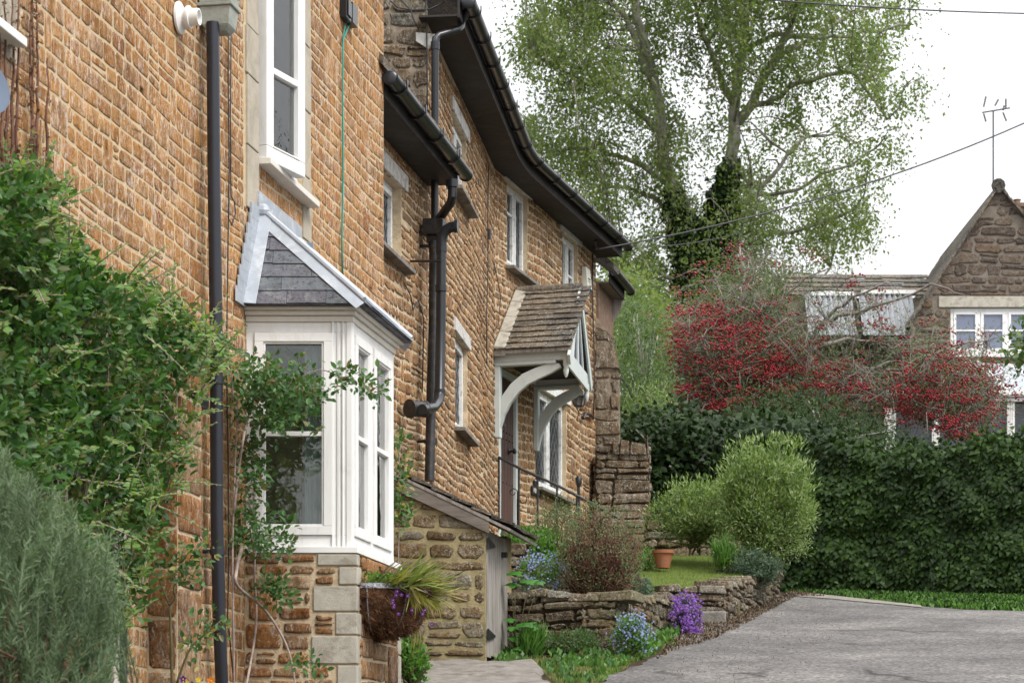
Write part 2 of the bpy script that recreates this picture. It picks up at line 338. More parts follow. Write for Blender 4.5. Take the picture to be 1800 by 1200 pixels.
# leaf templates: x across, y along, z normal ; quads
def _tmpl(rows,fold=.12,curl=.15):
    V=[];Q=[]
    for (y,w) in rows: V+=[(-w,y,w*fold-curl*y*y*.5),(0,y,-curl*y*y*.5),(w,y,w*fold-curl*y*y*.5)]
    for i in range(len(rows)-1):
        a=i*3; Q+=[(a,a+1,a+4,a+3),(a+1,a+2,a+5,a+4)]
    return np.array(V,float),np.array(Q)
T_OVAL=_tmpl([(0,.02),(.28,.25),(.65,.24),(1,.01)],.35)
T_OVALLO=(np.array([(0,0,0),(.28,.45,.06),(0,1,-.1),(-.28,.45,.06)],float),np.array([(0,1,2,3)]))
T_IVY=(np.array([(0,0,0),(.45,.12,.03),(.32,.5,.0),(0,1,-.12),(-.32,.5,.0),(-.45,.12,.03),(0,.45,.07)],float),np.array([(0,1,2,6),(6,2,3,4),(0,6,4,5)]))
T_NEED=(np.array([(-.05,0,0),(.05,0,0),(.03,1,0),(-.03,1,0)],float),np.array([(0,1,2,3)]))
T_NARR=(np.array([(0,0,0),(.13,.45,.03),(0,1,-.12),(-.13,.45,.03)],float),np.array([(0,1,2,3)]))
T_BLADE=(np.array([(-.035,0,0),(.035,0,0),(.028,.55,-.03),(-.028,.55,-.03),(.004,1,-.2),(-.004,1,-.2)],float),np.array([(0,1,2,3),(3,2,4,5)]))
T_PET=(np.array([(-.5,-.5,0),(.5,-.5,0),(.5,.5,.0),(-.5,.5,.0)],float),np.array([(0,1,2,3)]))
def leaves(name,pos,axis,nrm,size,tm,mats,parent=None,midx=None,rng=None):
    pos=np.asarray(pos,float); n=len(pos); V,Q=tm
    axis=np.asarray(axis,float); axis=axis/np.maximum(np.linalg.norm(axis,axis=1,keepdims=True),1e-6)
    x=np.cross(axis,np.asarray(nrm,float)); x/=np.maximum(np.linalg.norm(x,axis=1,keepdims=True),1e-6)
    z=np.cross(x,axis); s=np.asarray(size,float).reshape(-1,1,1)*np.ones((n,1,1))
    W=pos[:,None,:]+s*(V[None,:,0:1]*x[:,None,:]+V[None,:,1:2]*axis[:,None,:]+V[None,:,2:3]*z[:,None,:])
    Fq=(Q[None]+(np.arange(n)*len(V))[:,None,None]).reshape(-1,Q.shape[1])
    mi=None if midx is None else np.repeat(midx,len(Q))
    return npmesh(name,W.reshape(-1,3),Fq,mats,parent,mi)
def rdirs(rng,n,bias=(0,0,0),k=1.0):
    v=rng.normal(size=(n,3)); v/=np.linalg.norm(v,axis=1,keepdims=True); v=v*k+np.array(bias); return v/np.maximum(np.linalg.norm(v,axis=1,keepdims=True),1e-6)
# ------------------------------------------------------------------ stonework
def stonework(name,fr,u0,u1,z0,z1,mat,parent=None,ch=.09,cw=.17,gap=.014,prot=.012,rad=.014,seed=0,openings=(),ztop=None,zbot=None,wav=.012,jit=.005,big=.06,extra_rects=(),label=None,warp=None,smooth=True,hv=(.80,1.25),split=.05):
    rnd=random.Random(seed); V=[];Fc=[]
    ops=list(openings)+list(extra_rects)
    def stone(a,b,c,d):
        # a..b along u, c..d along z
        if ztop:
            um=(a+b)/2
            if c+.02>ztop(um): return
        g=gap/2*rnd.uniform(.7,1.4); a+=g;b-=g;c+=g;d-=g
        w=b-a;h=d-c
        if w<.02 or h<.012: return
        r=min(rad*rnd.uniform(.5,1.5),w*.3,h*.3)
        j=lambda: rnd.uniform(-jit,jit)
        ol=[]
        for (cu,cz,su,sz) in ((b,c,-1,1),(b,d,-1,-1),(a,d,1,-1),(a,c,1,1)):
            e1=r*rnd.uniform(.5,1.7); e2=r*rnd.uniform(.5,1.7)
            if (su,sz) in ((-1,1),(1,-1)): ol+= [(cu+su*e1,cz),(cu,cz+sz*e2)]
            else: ol+=[(cu,cz+sz*e2),(cu+su*e1,cz)]
            if (su,sz)==(-1,1): ol.append((b,(c+d)/2))
            elif (su,sz)==(-1,-1): ol.append(((a+b)/2,d))
            elif (su,sz)==(1,-1): ol.append((a,(c+d)/2))
            else: ol.append(((a+b)/2,c))
        ol=[(x+j(),y+j()) for x,y in ol]
        cu=(a+b)/2;cz=(c+d)/2; pr=prot*rnd.uniform(.5,1.5); tu=rnd.uniform(-.25,.25)*prot; tz=rnd.uniform(-.25,.25)*prot
        base=len(V); n=len(ol)
        for ring in range(4):
            for (x,y) in ol:
                if ring==0: k=1.0; dd=-.02
                elif ring==1: k=1.0; dd=pr*.35
                else: k=None; dd=pr*(1.0 if ring==2 else 1.08)+((x-cu)/max(w,.01))*tu+((y-cz)/max(h,.01))*tz+rnd.uniform(-.12,.12)*prot
                if ring>=2:
                    ins=min(rad*.45,w*.2,h*.2) if ring==2 else min(w,h)*.27
                    x2=x+(ins if x<cu-1e-4 else -ins)*min(1,abs(x-cu)/(w*.5)); y2=y+(ins if y<cz else -ins)*min(1,abs(y-cz)/(h*.5))
                else: x2,y2=x,y
                y2+=wav*(math.sin(x2*1.7+seed)+.6*math.sin(x2*4.1+y2*2.3+seed*2))
                if ztop: y2=min(y2,ztop(x2)-.006)
                if zbot is not None and not callable(zbot): pass
                V.append(fr.pt(x2,y2,dd+(warp(x2,y2) if warp else 0)))
        x2=cu+rnd.uniform(-.2,.2)*w; y2=cz+rnd.uniform(-.2,.2)*h; dc=pr*rnd.uniform(.95,1.25)
        y2+=wav*(math.sin(x2*1.7+seed)+.6*math.sin(x2*4.1+y2*2.3+seed*2))
        if ztop: y2=min(y2,ztop(x2)-.006)
        V.append(fr.pt(x2,y2,dc+(warp(x2,y2) if warp else 0)))
        for q in range(3):
            for i in range(n):
                k=(i+1)%n; Fc.append((base+q*n+i,base+q*n+k,base+(q+1)*n+k,base+(q+1)*n+i))
        for i in range(n): Fc.append((base+3*n+i,base+3*n+(i+1)%n,base+4*n))
    z=z0; blocked=[]; forced=None
    while z<z1-.02:
        h=forced or ch*rnd.uniform(*hv)
        if z+h>z1-.3*ch: h=z1-z
        nb=[]; u=u0-rnd.uniform(0,cw)
        def place(a,b,c,d):
            segs=[(a,b,c,d)]
            for (oa,ob,oc,od) in ops:
                ns=[]
                for (p,q,r_,s_) in segs:
                    if q<=oa or p>=ob or s_<=oc or r_>=od: ns.append((p,q,r_,s_)); continue
                    if p<oa: ns.append((p,oa,r_,s_))
                    if q>ob: ns.append((ob,q,r_,s_))
                    m0=max(p,oa); m1=min(q,ob)
                    if r_<oc and oc-r_>.025: ns.append((m0,m1,r_,oc))
                    if s_>od and s_-od>.025: ns.append((m0,m1,od,s_))
                segs=ns
            for sg in segs: stone(*sg)
        while u<u1:
            w=cw*math.exp(rnd.gauss(0,.33)); w=max(.45*cw,min(2.3*cw,w)); a=max(u,u0); b=min(u+w,u1)
            if u1-b<.35*cw: b=u1
            u=b if b>u else u+w
            if b-a<.03: continue
            iv=[(a,b)]
            for (p,q) in blocked:
                ni=[]
                for (s_,t_) in iv:
                    if q<=s_ or p>=t_: ni.append((s_,t_))
                    else:
                        if s_<p: ni.append((s_,p))
                        if t_>q: ni.append((q,t_))
                iv=ni
            for (s_,t_) in iv:
                if t_-s_<.03: continue
                x=rnd.random()
                if x<big and not forced and z+h*2.1<z1 and t_-s_>.08 and _canbig(ops,s_,t_,z,z+h*1.9):
                    stone(s_,t_,z,z+h*1.9); nb.append((s_,t_))
                elif x<big+split and h>.075:
                    k=rnd.uniform(.4,.6); place(s_,t_,z,z+h*k); place(s_,t_,z+h*k,z+h)
                else: place(s_,t_,z,z+h)
        blocked=nb; z+=h; forced=h*.9 if nb else None
    me=bpy.data.meshes.new(name); me.from_pydata([tuple(v) for v in V],[],Fc); me.materials.append(M[mat])
    me.polygons.foreach_set('use_smooth',[bool(smooth)]*len(Fc))
    me.update(); o=bpy.data.objects.new(name,me); COL.objects.link(o); attach(o,parent)
    if label: o['label']=label
    return o
def _canbig(ops,a,b,c,d):
    for (oa,ob,oc,od) in ops:
        if not (b<=oa or a>=ob or d<=oc or c>=od): return False
    return True
def mortar(name,fr,u0,u1,z0,z1,mat,parent=None,openings=(),ztop=None,thick=.28,step=None,d=0.):
    mb=MB(); cuts={u0,u1}
    for (a,b,c,e) in openings: cuts|={max(u0,min(u1,a)),max(u0,min(u1,b))}
    if ztop or step:
        k=max(2,int((u1-u0)/(step or .15)))
        cuts|={u0+(u1-u0)*i/k for i in range(k+1)}
    cuts=sorted(cuts)
    for a,b in zip(cuts,cuts[1:]):
        if b-a<1e-4: continue
        m=(a+b)/2; iv=[(z0,z1)]
        for (oa,ob,oc,od) in openings:
            if oa<m<ob:
                ni=[]
                for (p,q) in iv:
                    if od<=p or oc>=q: ni.append((p,q))
                    else:
                        if p<oc: ni.append((p,oc))
                        if q>od: ni.append((od,q))
                iv=ni
        for (p,q) in iv:
            qa=qb=q
            if ztop and q==z1: qa=min(q,ztop(a)); qb=min(q,ztop(b))
            if max(qa,qb)-p<.005: continue
            mb.hexa([fr.pt(a,p,d),fr.pt(b,p,d),fr.pt(b,p,d-thick),fr.pt(a,p,d-thick),fr.pt(a,qa,d),fr.pt(b,qb,d),fr.pt(b,qb,d-thick),fr.pt(a,qa,d-thick)])
    return mb.build(name,mat,parent)
def tile_rows(mb,O,U,Vd,Nn,rows,rh,uL,uR,tw,th,rnd,m=0,jit=.004):
    """rows of lapped tiles on a slope: O origin, U along eaves, Vd up slope, Nn normal; uL/uR limits as functions of v"""
    O=Vector(O)
    for r in range(rows):
        v0=r*rh; v1=v0+rh*1.25; vt=v0+rh
        a0=uL(v0);b0=uR(v0); u=min(uL(v0),uL(vt))-rnd.uniform(0,tw)
        end=max(b0,uR(vt))
        while u<end:
            w=tw*rnd.uniform(.75,1.25); n=u+w
            bl=max(u,uL(v0));br=min(n,uR(v0)); tl=max(u,uL(vt)); tr=min(n,uR(vt))
            u=n
            if br-bl<.005 and tr-tl<.005: continue
            if br<bl: br=bl=(br+bl)/2
            if tr<tl: tr=tl=(tr+tl)/2
            g=.0015; dv=rnd.uniform(-jit,jit); h0=th*rnd.uniform(1.6,2.2); 
            q=lambda uu,vv,hh: O+U*uu+Vd*vv+Nn*hh
            vt2=v0+rh*1.02
            mb.hexa([q(bl+g,v0+dv,h0-th),q(br-g,v0+dv,h0-th),q(tr-g,vt2,-.001),q(tl+g,vt2,-.001),q(bl+g,v0+dv,h0),q(br-g,v0+dv+rnd.uniform(-jit,jit)*.5,h0),q(tr-g,vt2,th*.8),q(tl+g,vt2,th*.8)],m)
# ------------------------------------------------------------------ frames of the street fronts
mA=.18824
A=Frame(-4.2+mA*8.5,8.5,mA,1)                    # near house front
uA=lambda Y:(Y-8.5)*math.hypot(1,mA)
Aend=uA(17.4)
XB=-4.47
B=Frame(XB+mA*17.0,17.0,mA,1)                    # low link cottage
mC1,mC2=.113,.294
C1=Frame(-.696,20.0,mC1,1); L1=4.6*math.hypot(1,mC1)
C2=Frame(-.696+mC1*4.6,24.6,mC2,1); L2=3.97*math.hypot(1,mC2)
# ------------------------------------------------------------------ generic casement window
def window(fr,parent,u0,u1,z0,z1,d=-.03,cols=2,bar=None,barh=None,fw=.05,sw=.042,mat='woodW',lattice=False,glass='glassD',room=True,dep=.07,openc=None,label=None):
    mb=MB(); f=mb.fb
    f(fr,u0,u1,z0,z0+fw,d-dep,d); f(fr,u0,u1,z1-fw,z1,d-dep,d)
    f(fr,u0,u0+fw,z0+fw,z1-fw,d-dep,d); f(fr,u1-fw,u1,z0+fw,z1-fw,d-dep,d)
    W=(u1-u0-2*fw); mw=fw*.9; cw=(W-mw*(cols-1))/cols; lights=[]
    for i in range(cols):
        a=u0+fw+i*(cw+mw); b=a+cw
        if i<cols-1: f(fr,b,b+mw,z0+fw,z1-fw,d-dep,d-.002)
        lights.append((a,b))
    for i,(a,b) in enumerate(lights):
        c,e=z0+fw,z1-fw; s=d+.012
        f(fr,a+.002,b-.002,c+.002,c+sw,d-.05,s); f(fr,a+.002,b-.002,e-sw,e-.002,d-.05,s)
        f(fr,a+.002,a+sw,c+sw,e-sw,d-.05,s); f(fr,b-sw,b-.002,c+sw,e-sw,d-.05,s)
        if bar and (barh is None or i in barh):
            zb=z0+(z1-z0)*bar; f(fr,a+sw,b-sw,zb-.013,zb+.013,d-.045,d+.006)
    w=mb.build('window',mat,parent,bevel=.004)
    if label: w['label']=label
    for i,(a,b) in enumerate(lights):
        gb=MB(); a2,b2,c,e=a+sw,b-sw,z0+fw+sw,z1-fw-sw
        gb.fb(fr,a2-.005,b2+.005,c-.005,e+.005,d-.024,d-.02)
        if lattice:
            # diagonal lead cames, clipped to the light
            stp=.115; asp=1.55; h=e-c; wd=b2-a2; k0=-int((h/asp)/stp)-1
            for sgn in (1,-1):
                for k in range(k0,int((wd+h/asp)/stp)+2):
                    p=[]
                    for t in np.linspace(0,1,25):
                        zz=c+h*t; uu=(a2+k*stp+(h*t)/asp) if sgn>0 else (a2+k*stp+(h*(1-t))/asp)
                        if a2<=uu<=b2: p.append((uu,zz))
                    if len(p)>1:
                        (ua,za),(ub,zb)=p[0],p[-1]; w2=.005
                        gb.hexa([fr.pt(ua-w2,za,d-.016),fr.pt(ua+w2,za,d-.016),fr.pt(ua+w2,za,d-.021),fr.pt(ua-w2,za,d-.021),fr.pt(ub-w2,zb,d-.016),fr.pt(ub+w2,zb,d-.016),fr.pt(ub+w2,zb,d-.021),fr.pt(ub-w2,zb,d-.021)],1)
        g=gb.build('pane',[glass,'leadD'] if lattice else glass,w)
    if room:
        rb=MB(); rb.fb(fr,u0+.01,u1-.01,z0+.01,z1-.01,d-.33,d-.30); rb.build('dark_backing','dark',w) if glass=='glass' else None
    return w
def sill(fr,parent,u0,u1,z,mat='ashlar',th=.05,d0=-.08,d1=.07,slope=.0,name='sill'):
    mb=MB(); p=[fr.pt(u0,z-th,d1),fr.pt(u1,z-th,d1),fr.pt(u1,z-th,d0),fr.pt(u0,z-th,d0),fr.pt(u0,z-slope,d1),fr.pt(u1,z-slope,d1),fr.pt(u1,z,d0),fr.pt(u0,z,d0)]
    mb.hexa(p); return mb.build(name,mat,parent,bevel=.004)
def block(fr,parent,name,u0,u1,z0,z1,d0,d1,mat,bevel=.004):
    mb=MB(); mb.fb(fr,u0,u1,z0,z1,d0,d1); return mb.build(name,mat,parent,bevel=bevel)
# ================================================================== NEAR HOUSE
HA=thing('stone_house','near ochre stone house with slate-roofed white bay window and green cable down its wall','house',A.pt(3,1.2,-.5))
wu0,_=A.uz(452,250); wu1,_=A.uz(531,250)
_,zs=A.uz(455,278); wz0=zs+.0; wz1=wz0+1.75
by0,_=A.uz(436,700)
BL=Frame(-4.2+mA*14.08,14.08,1,0); bLw=.616
C1p=(BL.x+bLw,14.08)
BF=Frame(C1p[0],C1p[1],mA,1); bFw=1.05
zS=EYE+(H-962)/F*14.08; zT=EYE+(H-566)/F*14.08
e2=BF.pt(bFw,0); w2=e2+Vector((A.dx,A.dy,0))*.114-Vector((A.nx,A.ny,0))*.605
BRt=Frame(e2.x,e2.y,w2.x-e2.x,w2.y-e2.y); bRw=bLw
ub0=uA(14.08); ub1=ub0+.114*2+bFw
opA=[(wu0,wu1,wz0,wz1),(ub0+.12,ub1-.12,zS+.02,zT-.05)]
zG=1.0
# jamb stones of the upper window kept clear of rubble
jw0,_=A.uz(428,250); jw1,_=A.uz(546,250)
ext=[(jw0,wu0,wz0-.35,8.),(wu1,jw1,wz0-.62,8.)]
stonework('stonework',A,0.,Aend-.0,zG,7.6,'stoneA',HA,ch=.098,cw=.165,gap=.013,prot=.003,rad=.010,split=.02,seed=3,hv=(.82,1.22),openings=opA,extra_rects=ext+[(ub0-.02,ub1+.02,zG,zS-.04)],wav=.014,jit=.004,big=.035)
mortar('wall',A,0.,Aend,zG-.3,7.6,'mortarA',HA,openings=opA)
# far end wall of the near house and body behind
END=Frame(A.pt(Aend,0).x-4.5,17.4,1,0)
e=A.pt(Aend,0); mb=MB()
mb.hexa([(e.x-5,e.y-.0,.5),(e.x-.28,e.y-.0,.5),(e.x-.28,e.y-.25,.5),(e.x-5,e.y-.25,.5),(e.x-5,e.y,7.6),(e.x-.28,e.y,7.6),(e.x-.28,e.y-.25,7.6),(e.x-5,e.y-.25,7.6)])
mb.build('end_wall','mortarA',HA)
mb=MB(); a=A.pt(0,7.6,.3); b=A.pt(Aend+.15,7.6,.3); bk=Vector((-A.nx,-A.ny,0))*3.+Vector((0,0,2.3))
mb.prism([a,b,b+bk,a+bk],(0,0,.09)); mb.build('roof','slate',HA)
# window surround of the upper window
mb=MB(); r=random.Random(5); z=wz0-.35
while z<7.5:
    h=r.uniform(.28,.42); mb.fb(A,jw0+r.uniform(-.0,.06),wu0-.002,z,z+h-.008,-.1,.012+r.uniform(-.002,.003)); z+=h
mb.build('window_surround','ashlar',HA,bevel=.005); mb=MB()
z=wz0-.62
while z<7.5:
    h=r.uniform(.28,.42); mb.fb(A,wu1+.002,jw1-r.uniform(0,.05),z,z+h-.008,-.1,.012+r.uniform(-.002,.003)); z+=h
mb.build('window_surround','ashlar',HA,bevel=.005)
# the window: fixed frame, open sash, glass, sill
w=MB(); d=-.03
for (a,b,c,e_) in ((wu0,wu1,wz0,wz0+.07),(wu0,wu0+.06,wz0+.07,wz1),(wu1-.06,wu1,wz0+.07,wz1)):
    w.fb(A,a,b,c,e_,d-.08,d)
W1=w.build('window','pvc',HA,bevel=.004); W1['label']='white upper window with its sash swung open'
hp=A.pt(wu0+.03,0,.02); an=R(13)
hd=Vector((A.dx*math.cos(an)+A.nx*math.sin(an),A.dy*math.cos(an)+A.ny*math.sin(an)))
HS=Frame(hp.x,hp.y,hd.x,hd.y); sw_=HS.uz(528,300)[0]
w=MB(); s=.085
zb=EYE+(H-275)/F*(hp.y)-.02
w.fb(HS,0,sw_,zb,zb+s,-.03,.035); w.fb(HS,0,s,zb+s,wz1,-.03,.035); w.fb(HS,sw_-s,sw_,zb+s,wz1,-.03,.035)
zbar=EYE+(H-118)/F*hp.y; w.fb(HS,s,sw_-s,zbar-.02,zbar+.02,-.01,.03)
w.fb(HS,s-.012,sw_-s+.012,zb+s,zb+s+.012,.005,.04)
SASH=w.build('sash','pvc',W1,bevel=.005)
w=MB(); w.fb(HS,s-.01,sw_-s+.01,zb+s-.01,wz1,-.006,.002); w.build('pane','glass',W1)
w=MB(); w.tube([HS.pt(sw_-.045,zbar-.12,-.05),HS.pt(sw_-.045,zbar-.03,-.09),HS.pt(sw_-.10,zbar+.05,-.085)],.009,6); w.build('handle','pvc',W1)
sl,_=A.uz(452,280); sr,_=A.uz(538,340)
sill(A,HA,sl,sr+.02,wz0+.005,'pvcC',.05,-.1,.085,.012,'sill')
def curtain(fr,u0,u1,z0,z1,d,parent,folds=9,amp=.02):
    vs=[];n=folds*8
    for i in range(n+1):
        u=u0+(u1-u0)*i/n; dd=d+amp*math.sin(i/8*2*math.pi)+amp*.5*math.sin(i*.37)
        vs+= [fr.pt(u,z0,dd),fr.pt(u,z1,dd)]
    mb=MB(); mb.add(vs,[(2*i,2*i+2,2*i+3,2*i+1) for i in range(n)])
    return mb.build('net_curtain','curtain',parent,smooth='all')
curtain(A,wu0+.20,wu1-.20,wz0,wz1,-.10,W1,5,.012); curtain(A,wu0+.07,wu0+.13,wz0,wz1,-.10,W1,2,.01)
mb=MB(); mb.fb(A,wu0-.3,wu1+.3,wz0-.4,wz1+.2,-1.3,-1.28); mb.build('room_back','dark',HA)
# old window and dish at the frame's left edge
mb=MB(); u,_=A.uz(26,40); 
for k in range(5): mb.fb(A,u-.55,u-.0-(.04 if k%2 else 0),4.72+k*.3,5.012+k*.3,-.05,.014)
mb.build('window_surround','ashlar',HA,bevel=.005)
u2,z2=A.uz(14,66); sill(A,HA,u2-.8,u2,z2,'pvc',.05,-.02,.09,.01)
# ------------------------------------------------------------------ bay window
def mould(mb,fr,u0,u1,z0,z1,d0,d1): mb.fb(fr,u0,u1,z0,z1,d0,d1)
BAY=MB(); f=BAY.fb
def facet(fr,L,lights,z0,z1,name):
    m=MB(); d=0
    m.fb(fr,.0,L,z0,z0+.07,-.07,0); m.fb(fr,0,L,z1-.06,z1,-.07,0)
    prev=0
    for (a,b) in lights:
        m.fb(fr,prev,a,z0+.07,z1-.06,-.07,0); prev=b
    m.fb(fr,prev,L,z0+.07,z1-.06,-.07,0)
    for (a,b) in lights:
        c,e=z0+.07,z1-.06; s=.055
        m.fb(fr,a+.003,b-.003,c+.003,c+s,-.05,.014); m.fb(fr,a+.003,b-.003,e-s,e-.003,-.05,.014)
        m.fb(fr,a+.003,a+s,c+s,e-s,-.05,.014); m.fb(fr,b-s,b-.003,c+s,e-s,-.05,.014)
        i=s+.012; m.fb(fr,a+s,b-s,c+s,c+i,-.04,.006); m.fb(fr,a+s,b-s,e-i,e-s,-.04,.006)
        m.fb(fr,a+s,a+i,c+i,e-i,-.04,.006); m.fb(fr,b-i,b-s,c+i,e-i,-.04,.006)
        zb=z0+(z1-z0)*.505; m.fb(fr,a+i,b-i,zb-.014,zb+.014,-.03,.003)
    return m,lights
gl0=BL.uz(463,700)[0]; gl1=BL.uz(572,700)[0]
mL,_=facet(BL,bLw,[(gl0-.055,gl1+.045)],zS,zT,'l')
for k,(a,b,dd) in enumerate(((.50,.512,.012),(.530,.548,.008),(.560,.570,.012),(.585,bLw+.003,.008))): mL.fb(BL,a,b,zS,zT,-.05,dd)
x=lambda px,dd=0.: BF.uz(px,800,dd)[0]
mF,_=facet(BF,bFw,[(x(622.5),x(651.5)),(x(655.5),x(687))],zS,zT,'f')
mF.fb(BF,-.004,.035,zS,zT,-.05,.008)
BW=mL.build('bay_window','pvc',HA,bevel=.003); BW['label']='white bay window with slate roof'
mF.build('front_casements','pvc',BW,bevel=.003)
mR,_=facet(BRt,bRw,[(.1,bRw-.1)],zS,zT,'r'); mR.build('side_casement','pvc',BW,bevel=.003)
for fr,L in ((BL,bLw),(BF,bFw),(BRt,bRw)):
    g=MB(); g.fb(fr,.03,L-.03,zS+.08,zT-.07,-.028,-.022); g.build('pane','glass',BW)
curtain(BL,.33,.47,zS+.08,zT,-.10,BW,6,.012)
# room inside
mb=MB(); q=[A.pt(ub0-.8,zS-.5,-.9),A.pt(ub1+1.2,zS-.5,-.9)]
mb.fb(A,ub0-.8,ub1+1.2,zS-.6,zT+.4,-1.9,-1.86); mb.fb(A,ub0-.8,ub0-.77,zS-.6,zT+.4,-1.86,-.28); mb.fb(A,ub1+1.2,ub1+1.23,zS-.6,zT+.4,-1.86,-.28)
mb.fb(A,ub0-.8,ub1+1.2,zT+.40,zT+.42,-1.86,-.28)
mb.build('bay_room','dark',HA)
# sill board, cornice, roof following the plan with an overhang
def bayplan(off):
    pts=[]
    fs=[(BL,bLw),(BF,bFw),(BRt,bRw)]
    lines=[(Vector(fr.pt(0,0,off)[:2]),Vector((fr.dx,fr.dy))) for fr,_ in fs]
    wall=(Vector(A.pt(0,0,0.002)[:2]),Vector((A.dx,A.dy)))
    def inter(l1,l2):
        p,r=l1;q,s=l2; t=((q-p).x*s.y-(q-p).y*s.x)/(r.x*s.y-r.y*s.x); return p+r*t
    return [inter(wall,lines[0]),inter(lines[0],lines[1]),inter(lines[1],lines[2]),inter(lines[2],wall)]
def bayring(off,z0,z1,mat,name,inner=None,bevel=.003):
    p=bayplan(off); mb=MB(); mb.prism([(v.x,v.y,z0) for v in p],(0,0,z1-z0)); return mb.build(name,mat,BW,bevel=bevel)
bayring(.045,zS-.035,zS+.002,'pvc','sill')
bayring(.012,zT+.0,zT+.035,'pvcC','head_moulding'); bayring(.030,zT+.036,zT+.062,'pvcC','cornice'); bayring(.055,zT+.063,zT+.082,'pvcC','cornice')
zE=zT+.083; pe=bayplan(.095)
apu,apz=A.uz(452,372); aL=A.pt(apu,apz,.01); aR=A.pt(ub1-(apu-ub0),apz,.01)
W0=Vector((pe[0].x,pe[0].y,zE)); Q1=Vector((pe[1].x,pe[1].y,zE)); Q2=Vector((pe[2].x,pe[2].y,zE)); W3=Vector((pe[3].x,pe[3].y,zE))
mb=MB(); mb.add([W0,Q1,Q2,W3,aL,aR],[(0,1,4),(1,2,5,4),(2,3,5),(0,3,2,1)]); RF=mb.build('roof_deck','slate',BW)
rnd=random.Random(8); sl=MB()
def slope_tiles(mb,p,q,apa,apb,rows,tw,th,mat=0):
    U=(q-p).normalized(); mid=(apa+apb)/2
    Nn=U.cross((apa-p)).normalized(); 
    if Nn.z<0: Nn=-Nn
    Vd=Nn.cross(U).normalized()
    if Vd.z<0: Vd=-Vd
    Lv=(apa-p).dot(Vd); ua=(apa-p).dot(U); ubb=(apb-p).dot(U); L=(q-p).length
    rh=Lv/rows
    tile_rows(mb,p,U,Vd,Nn,rows,rh,lambda v:ua*min(1,v/Lv),lambda v:L+(ubb-L)*min(1,v/Lv),tw,th,rnd,mat)
slope_tiles(sl,W0,Q1,aL,aL,7,.26,.007); slope_tiles(sl,Q1,Q2,aL,aR,7,.26,.007); slope_tiles(sl,Q2,W3,aR,aR,7,.26,.007)
sl.build('slates','slate',BW)
# lead: hips, wall flashing
ld=MB()
def strip(mb,a,b,n1,n2,w,th=.006,lift=.018,m=0):
    a=Vector(a);b=Vector(b); t=(b-a).normalized()
    for nn,sg in ((n1,1),(n2,-1)):
        s=(t.cross(nn)).normalized()*sg
        if s.dot(Vector((0,0,1)))>0: s=-s
        o=nn*lift
        mb.hexa([a+o*.6,b+o*.6,b+s*w+o*.6,a+s*w+o*.6,a+o+nn*th,b+o+nn*th,b+s*w+o+nn*th*.6,a+s*w+o+nn*th*.6],m)
nL=(Q1-W0).cross(aL-W0).normalized(); nL=nL if nL.z>0 else -nL
nF=(Q2-Q1).cross(aL-Q1).normalized(); nF=nF if nF.z>0 else -nF
nR=(W3-Q2).cross(aR-Q2).normalized(); nR=nR if nR.z>0 else -nR
def edge_strip(mb,a,b,nn,w,lift=.014,th=.004,inward=None):
    t=(b-a).normalized(); s=nn.cross(t).normalized()
    if s.dot(inward-a)<0: s=-s
    o=nn*lift
    mb.hexa([a+o,b+o,b+s*w+o,a+s*w+o,a+o+nn*th,b+o+nn*th,b+s*w+o+nn*th,a+s*w+o+nn*th])
edge_strip(ld,aL,Q1,nL,.062,inward=W0); edge_strip(ld,aL,Q1,nF,.085,inward=Q2)
edge_strip(ld,aR,Q2,nF,.085,inward=Q1); edge_strip(ld,aR,Q2,nR,.085,inward=W3)
ld.tube([aL+Vector((0,0,.03)),Q1+Vector((0,0,.03))],.019,8); ld.tube([aR+Vector((0,0,.03)),Q2+Vector((0,0,.03))],.019,8)
edge_strip(ld,W0,aL,nL,.085,.016,inward=Q1); edge_strip(ld,W3,aR,nR,.105,.016,inward=Q2)
edge_strip(ld,aL,aR,nF,.11,.016,inward=Q1)
ld.ball(aL+Vector((.02,-.02,.0)),.05,seg=10,rings=6,sq=(1,.7,.9))
# stepped upstand dressed onto the wall
n_=9
for i in range(n_):
    a=W0.lerp(aL,i/n_); b=W0.lerp(aL,(i+1)/n_); ua_=(a-Vector(A.pt(0,0))).dot(Vector((A.dx,A.dy,0))); ub_=(b-Vector(A.pt(0,0))).dot(Vector((A.dx,A.dy,0)))
    ld.fb(A,ua_-.16+.01*(i%2),ub_+.02,a.z-.01,b.z+.012,.012,.020+.001*i)
ld.fb(A,apu-.05,ub1-(apu-ub0)+.05,apz-.02,apz+.11,.012,.03)
ld.build('lead_flashing','lead',BW,bevel=.003)
mb=MB(); s1=aL.lerp(Q1,.80); 
mb.hexa([A.pt(u_,z_,d_) for (u_,z_,d_) in ((ub0+.55,zE+.30,.10),(ub0+.66,zE+.30,.10),(ub0+.66,zE+.30,.02),(ub0+.55,zE+.30,.02),(ub0+.55,zE+.43,.06),(ub0+.66,zE+.43,.06),(ub0+.66,zE+.43,.02),(ub0+.55,zE+.43,.02))]); mb.build('loose_slate','slate',BW)
# bay plinth
po=.035; pp=bayplan(po); PL=Frame(pp[0].x,pp[0].y,pp[1].x-pp[0].x,pp[1].y-pp[0].y); pLl=(pp[1]-pp[0]).length
PF=Frame(pp[1].x,pp[1].y,pp[2].x-pp[1].x,pp[2].y-pp[1].y); pFl=(pp[2]-pp[1]).length
PR=Frame(pp[2].x,pp[2].y,pp[3].x-pp[2].x,pp[3].y-pp[2].y); pRl=(pp[3]-pp[2]).length
zp=zS-.037
mb=MB(); pm=bayplan(po-.004); mb.prism([(v.x,v.y,zG-.2) for v in pm],(0,0,zp-zG+.2)); mb.build('bay_plinth','mortarC',HA)
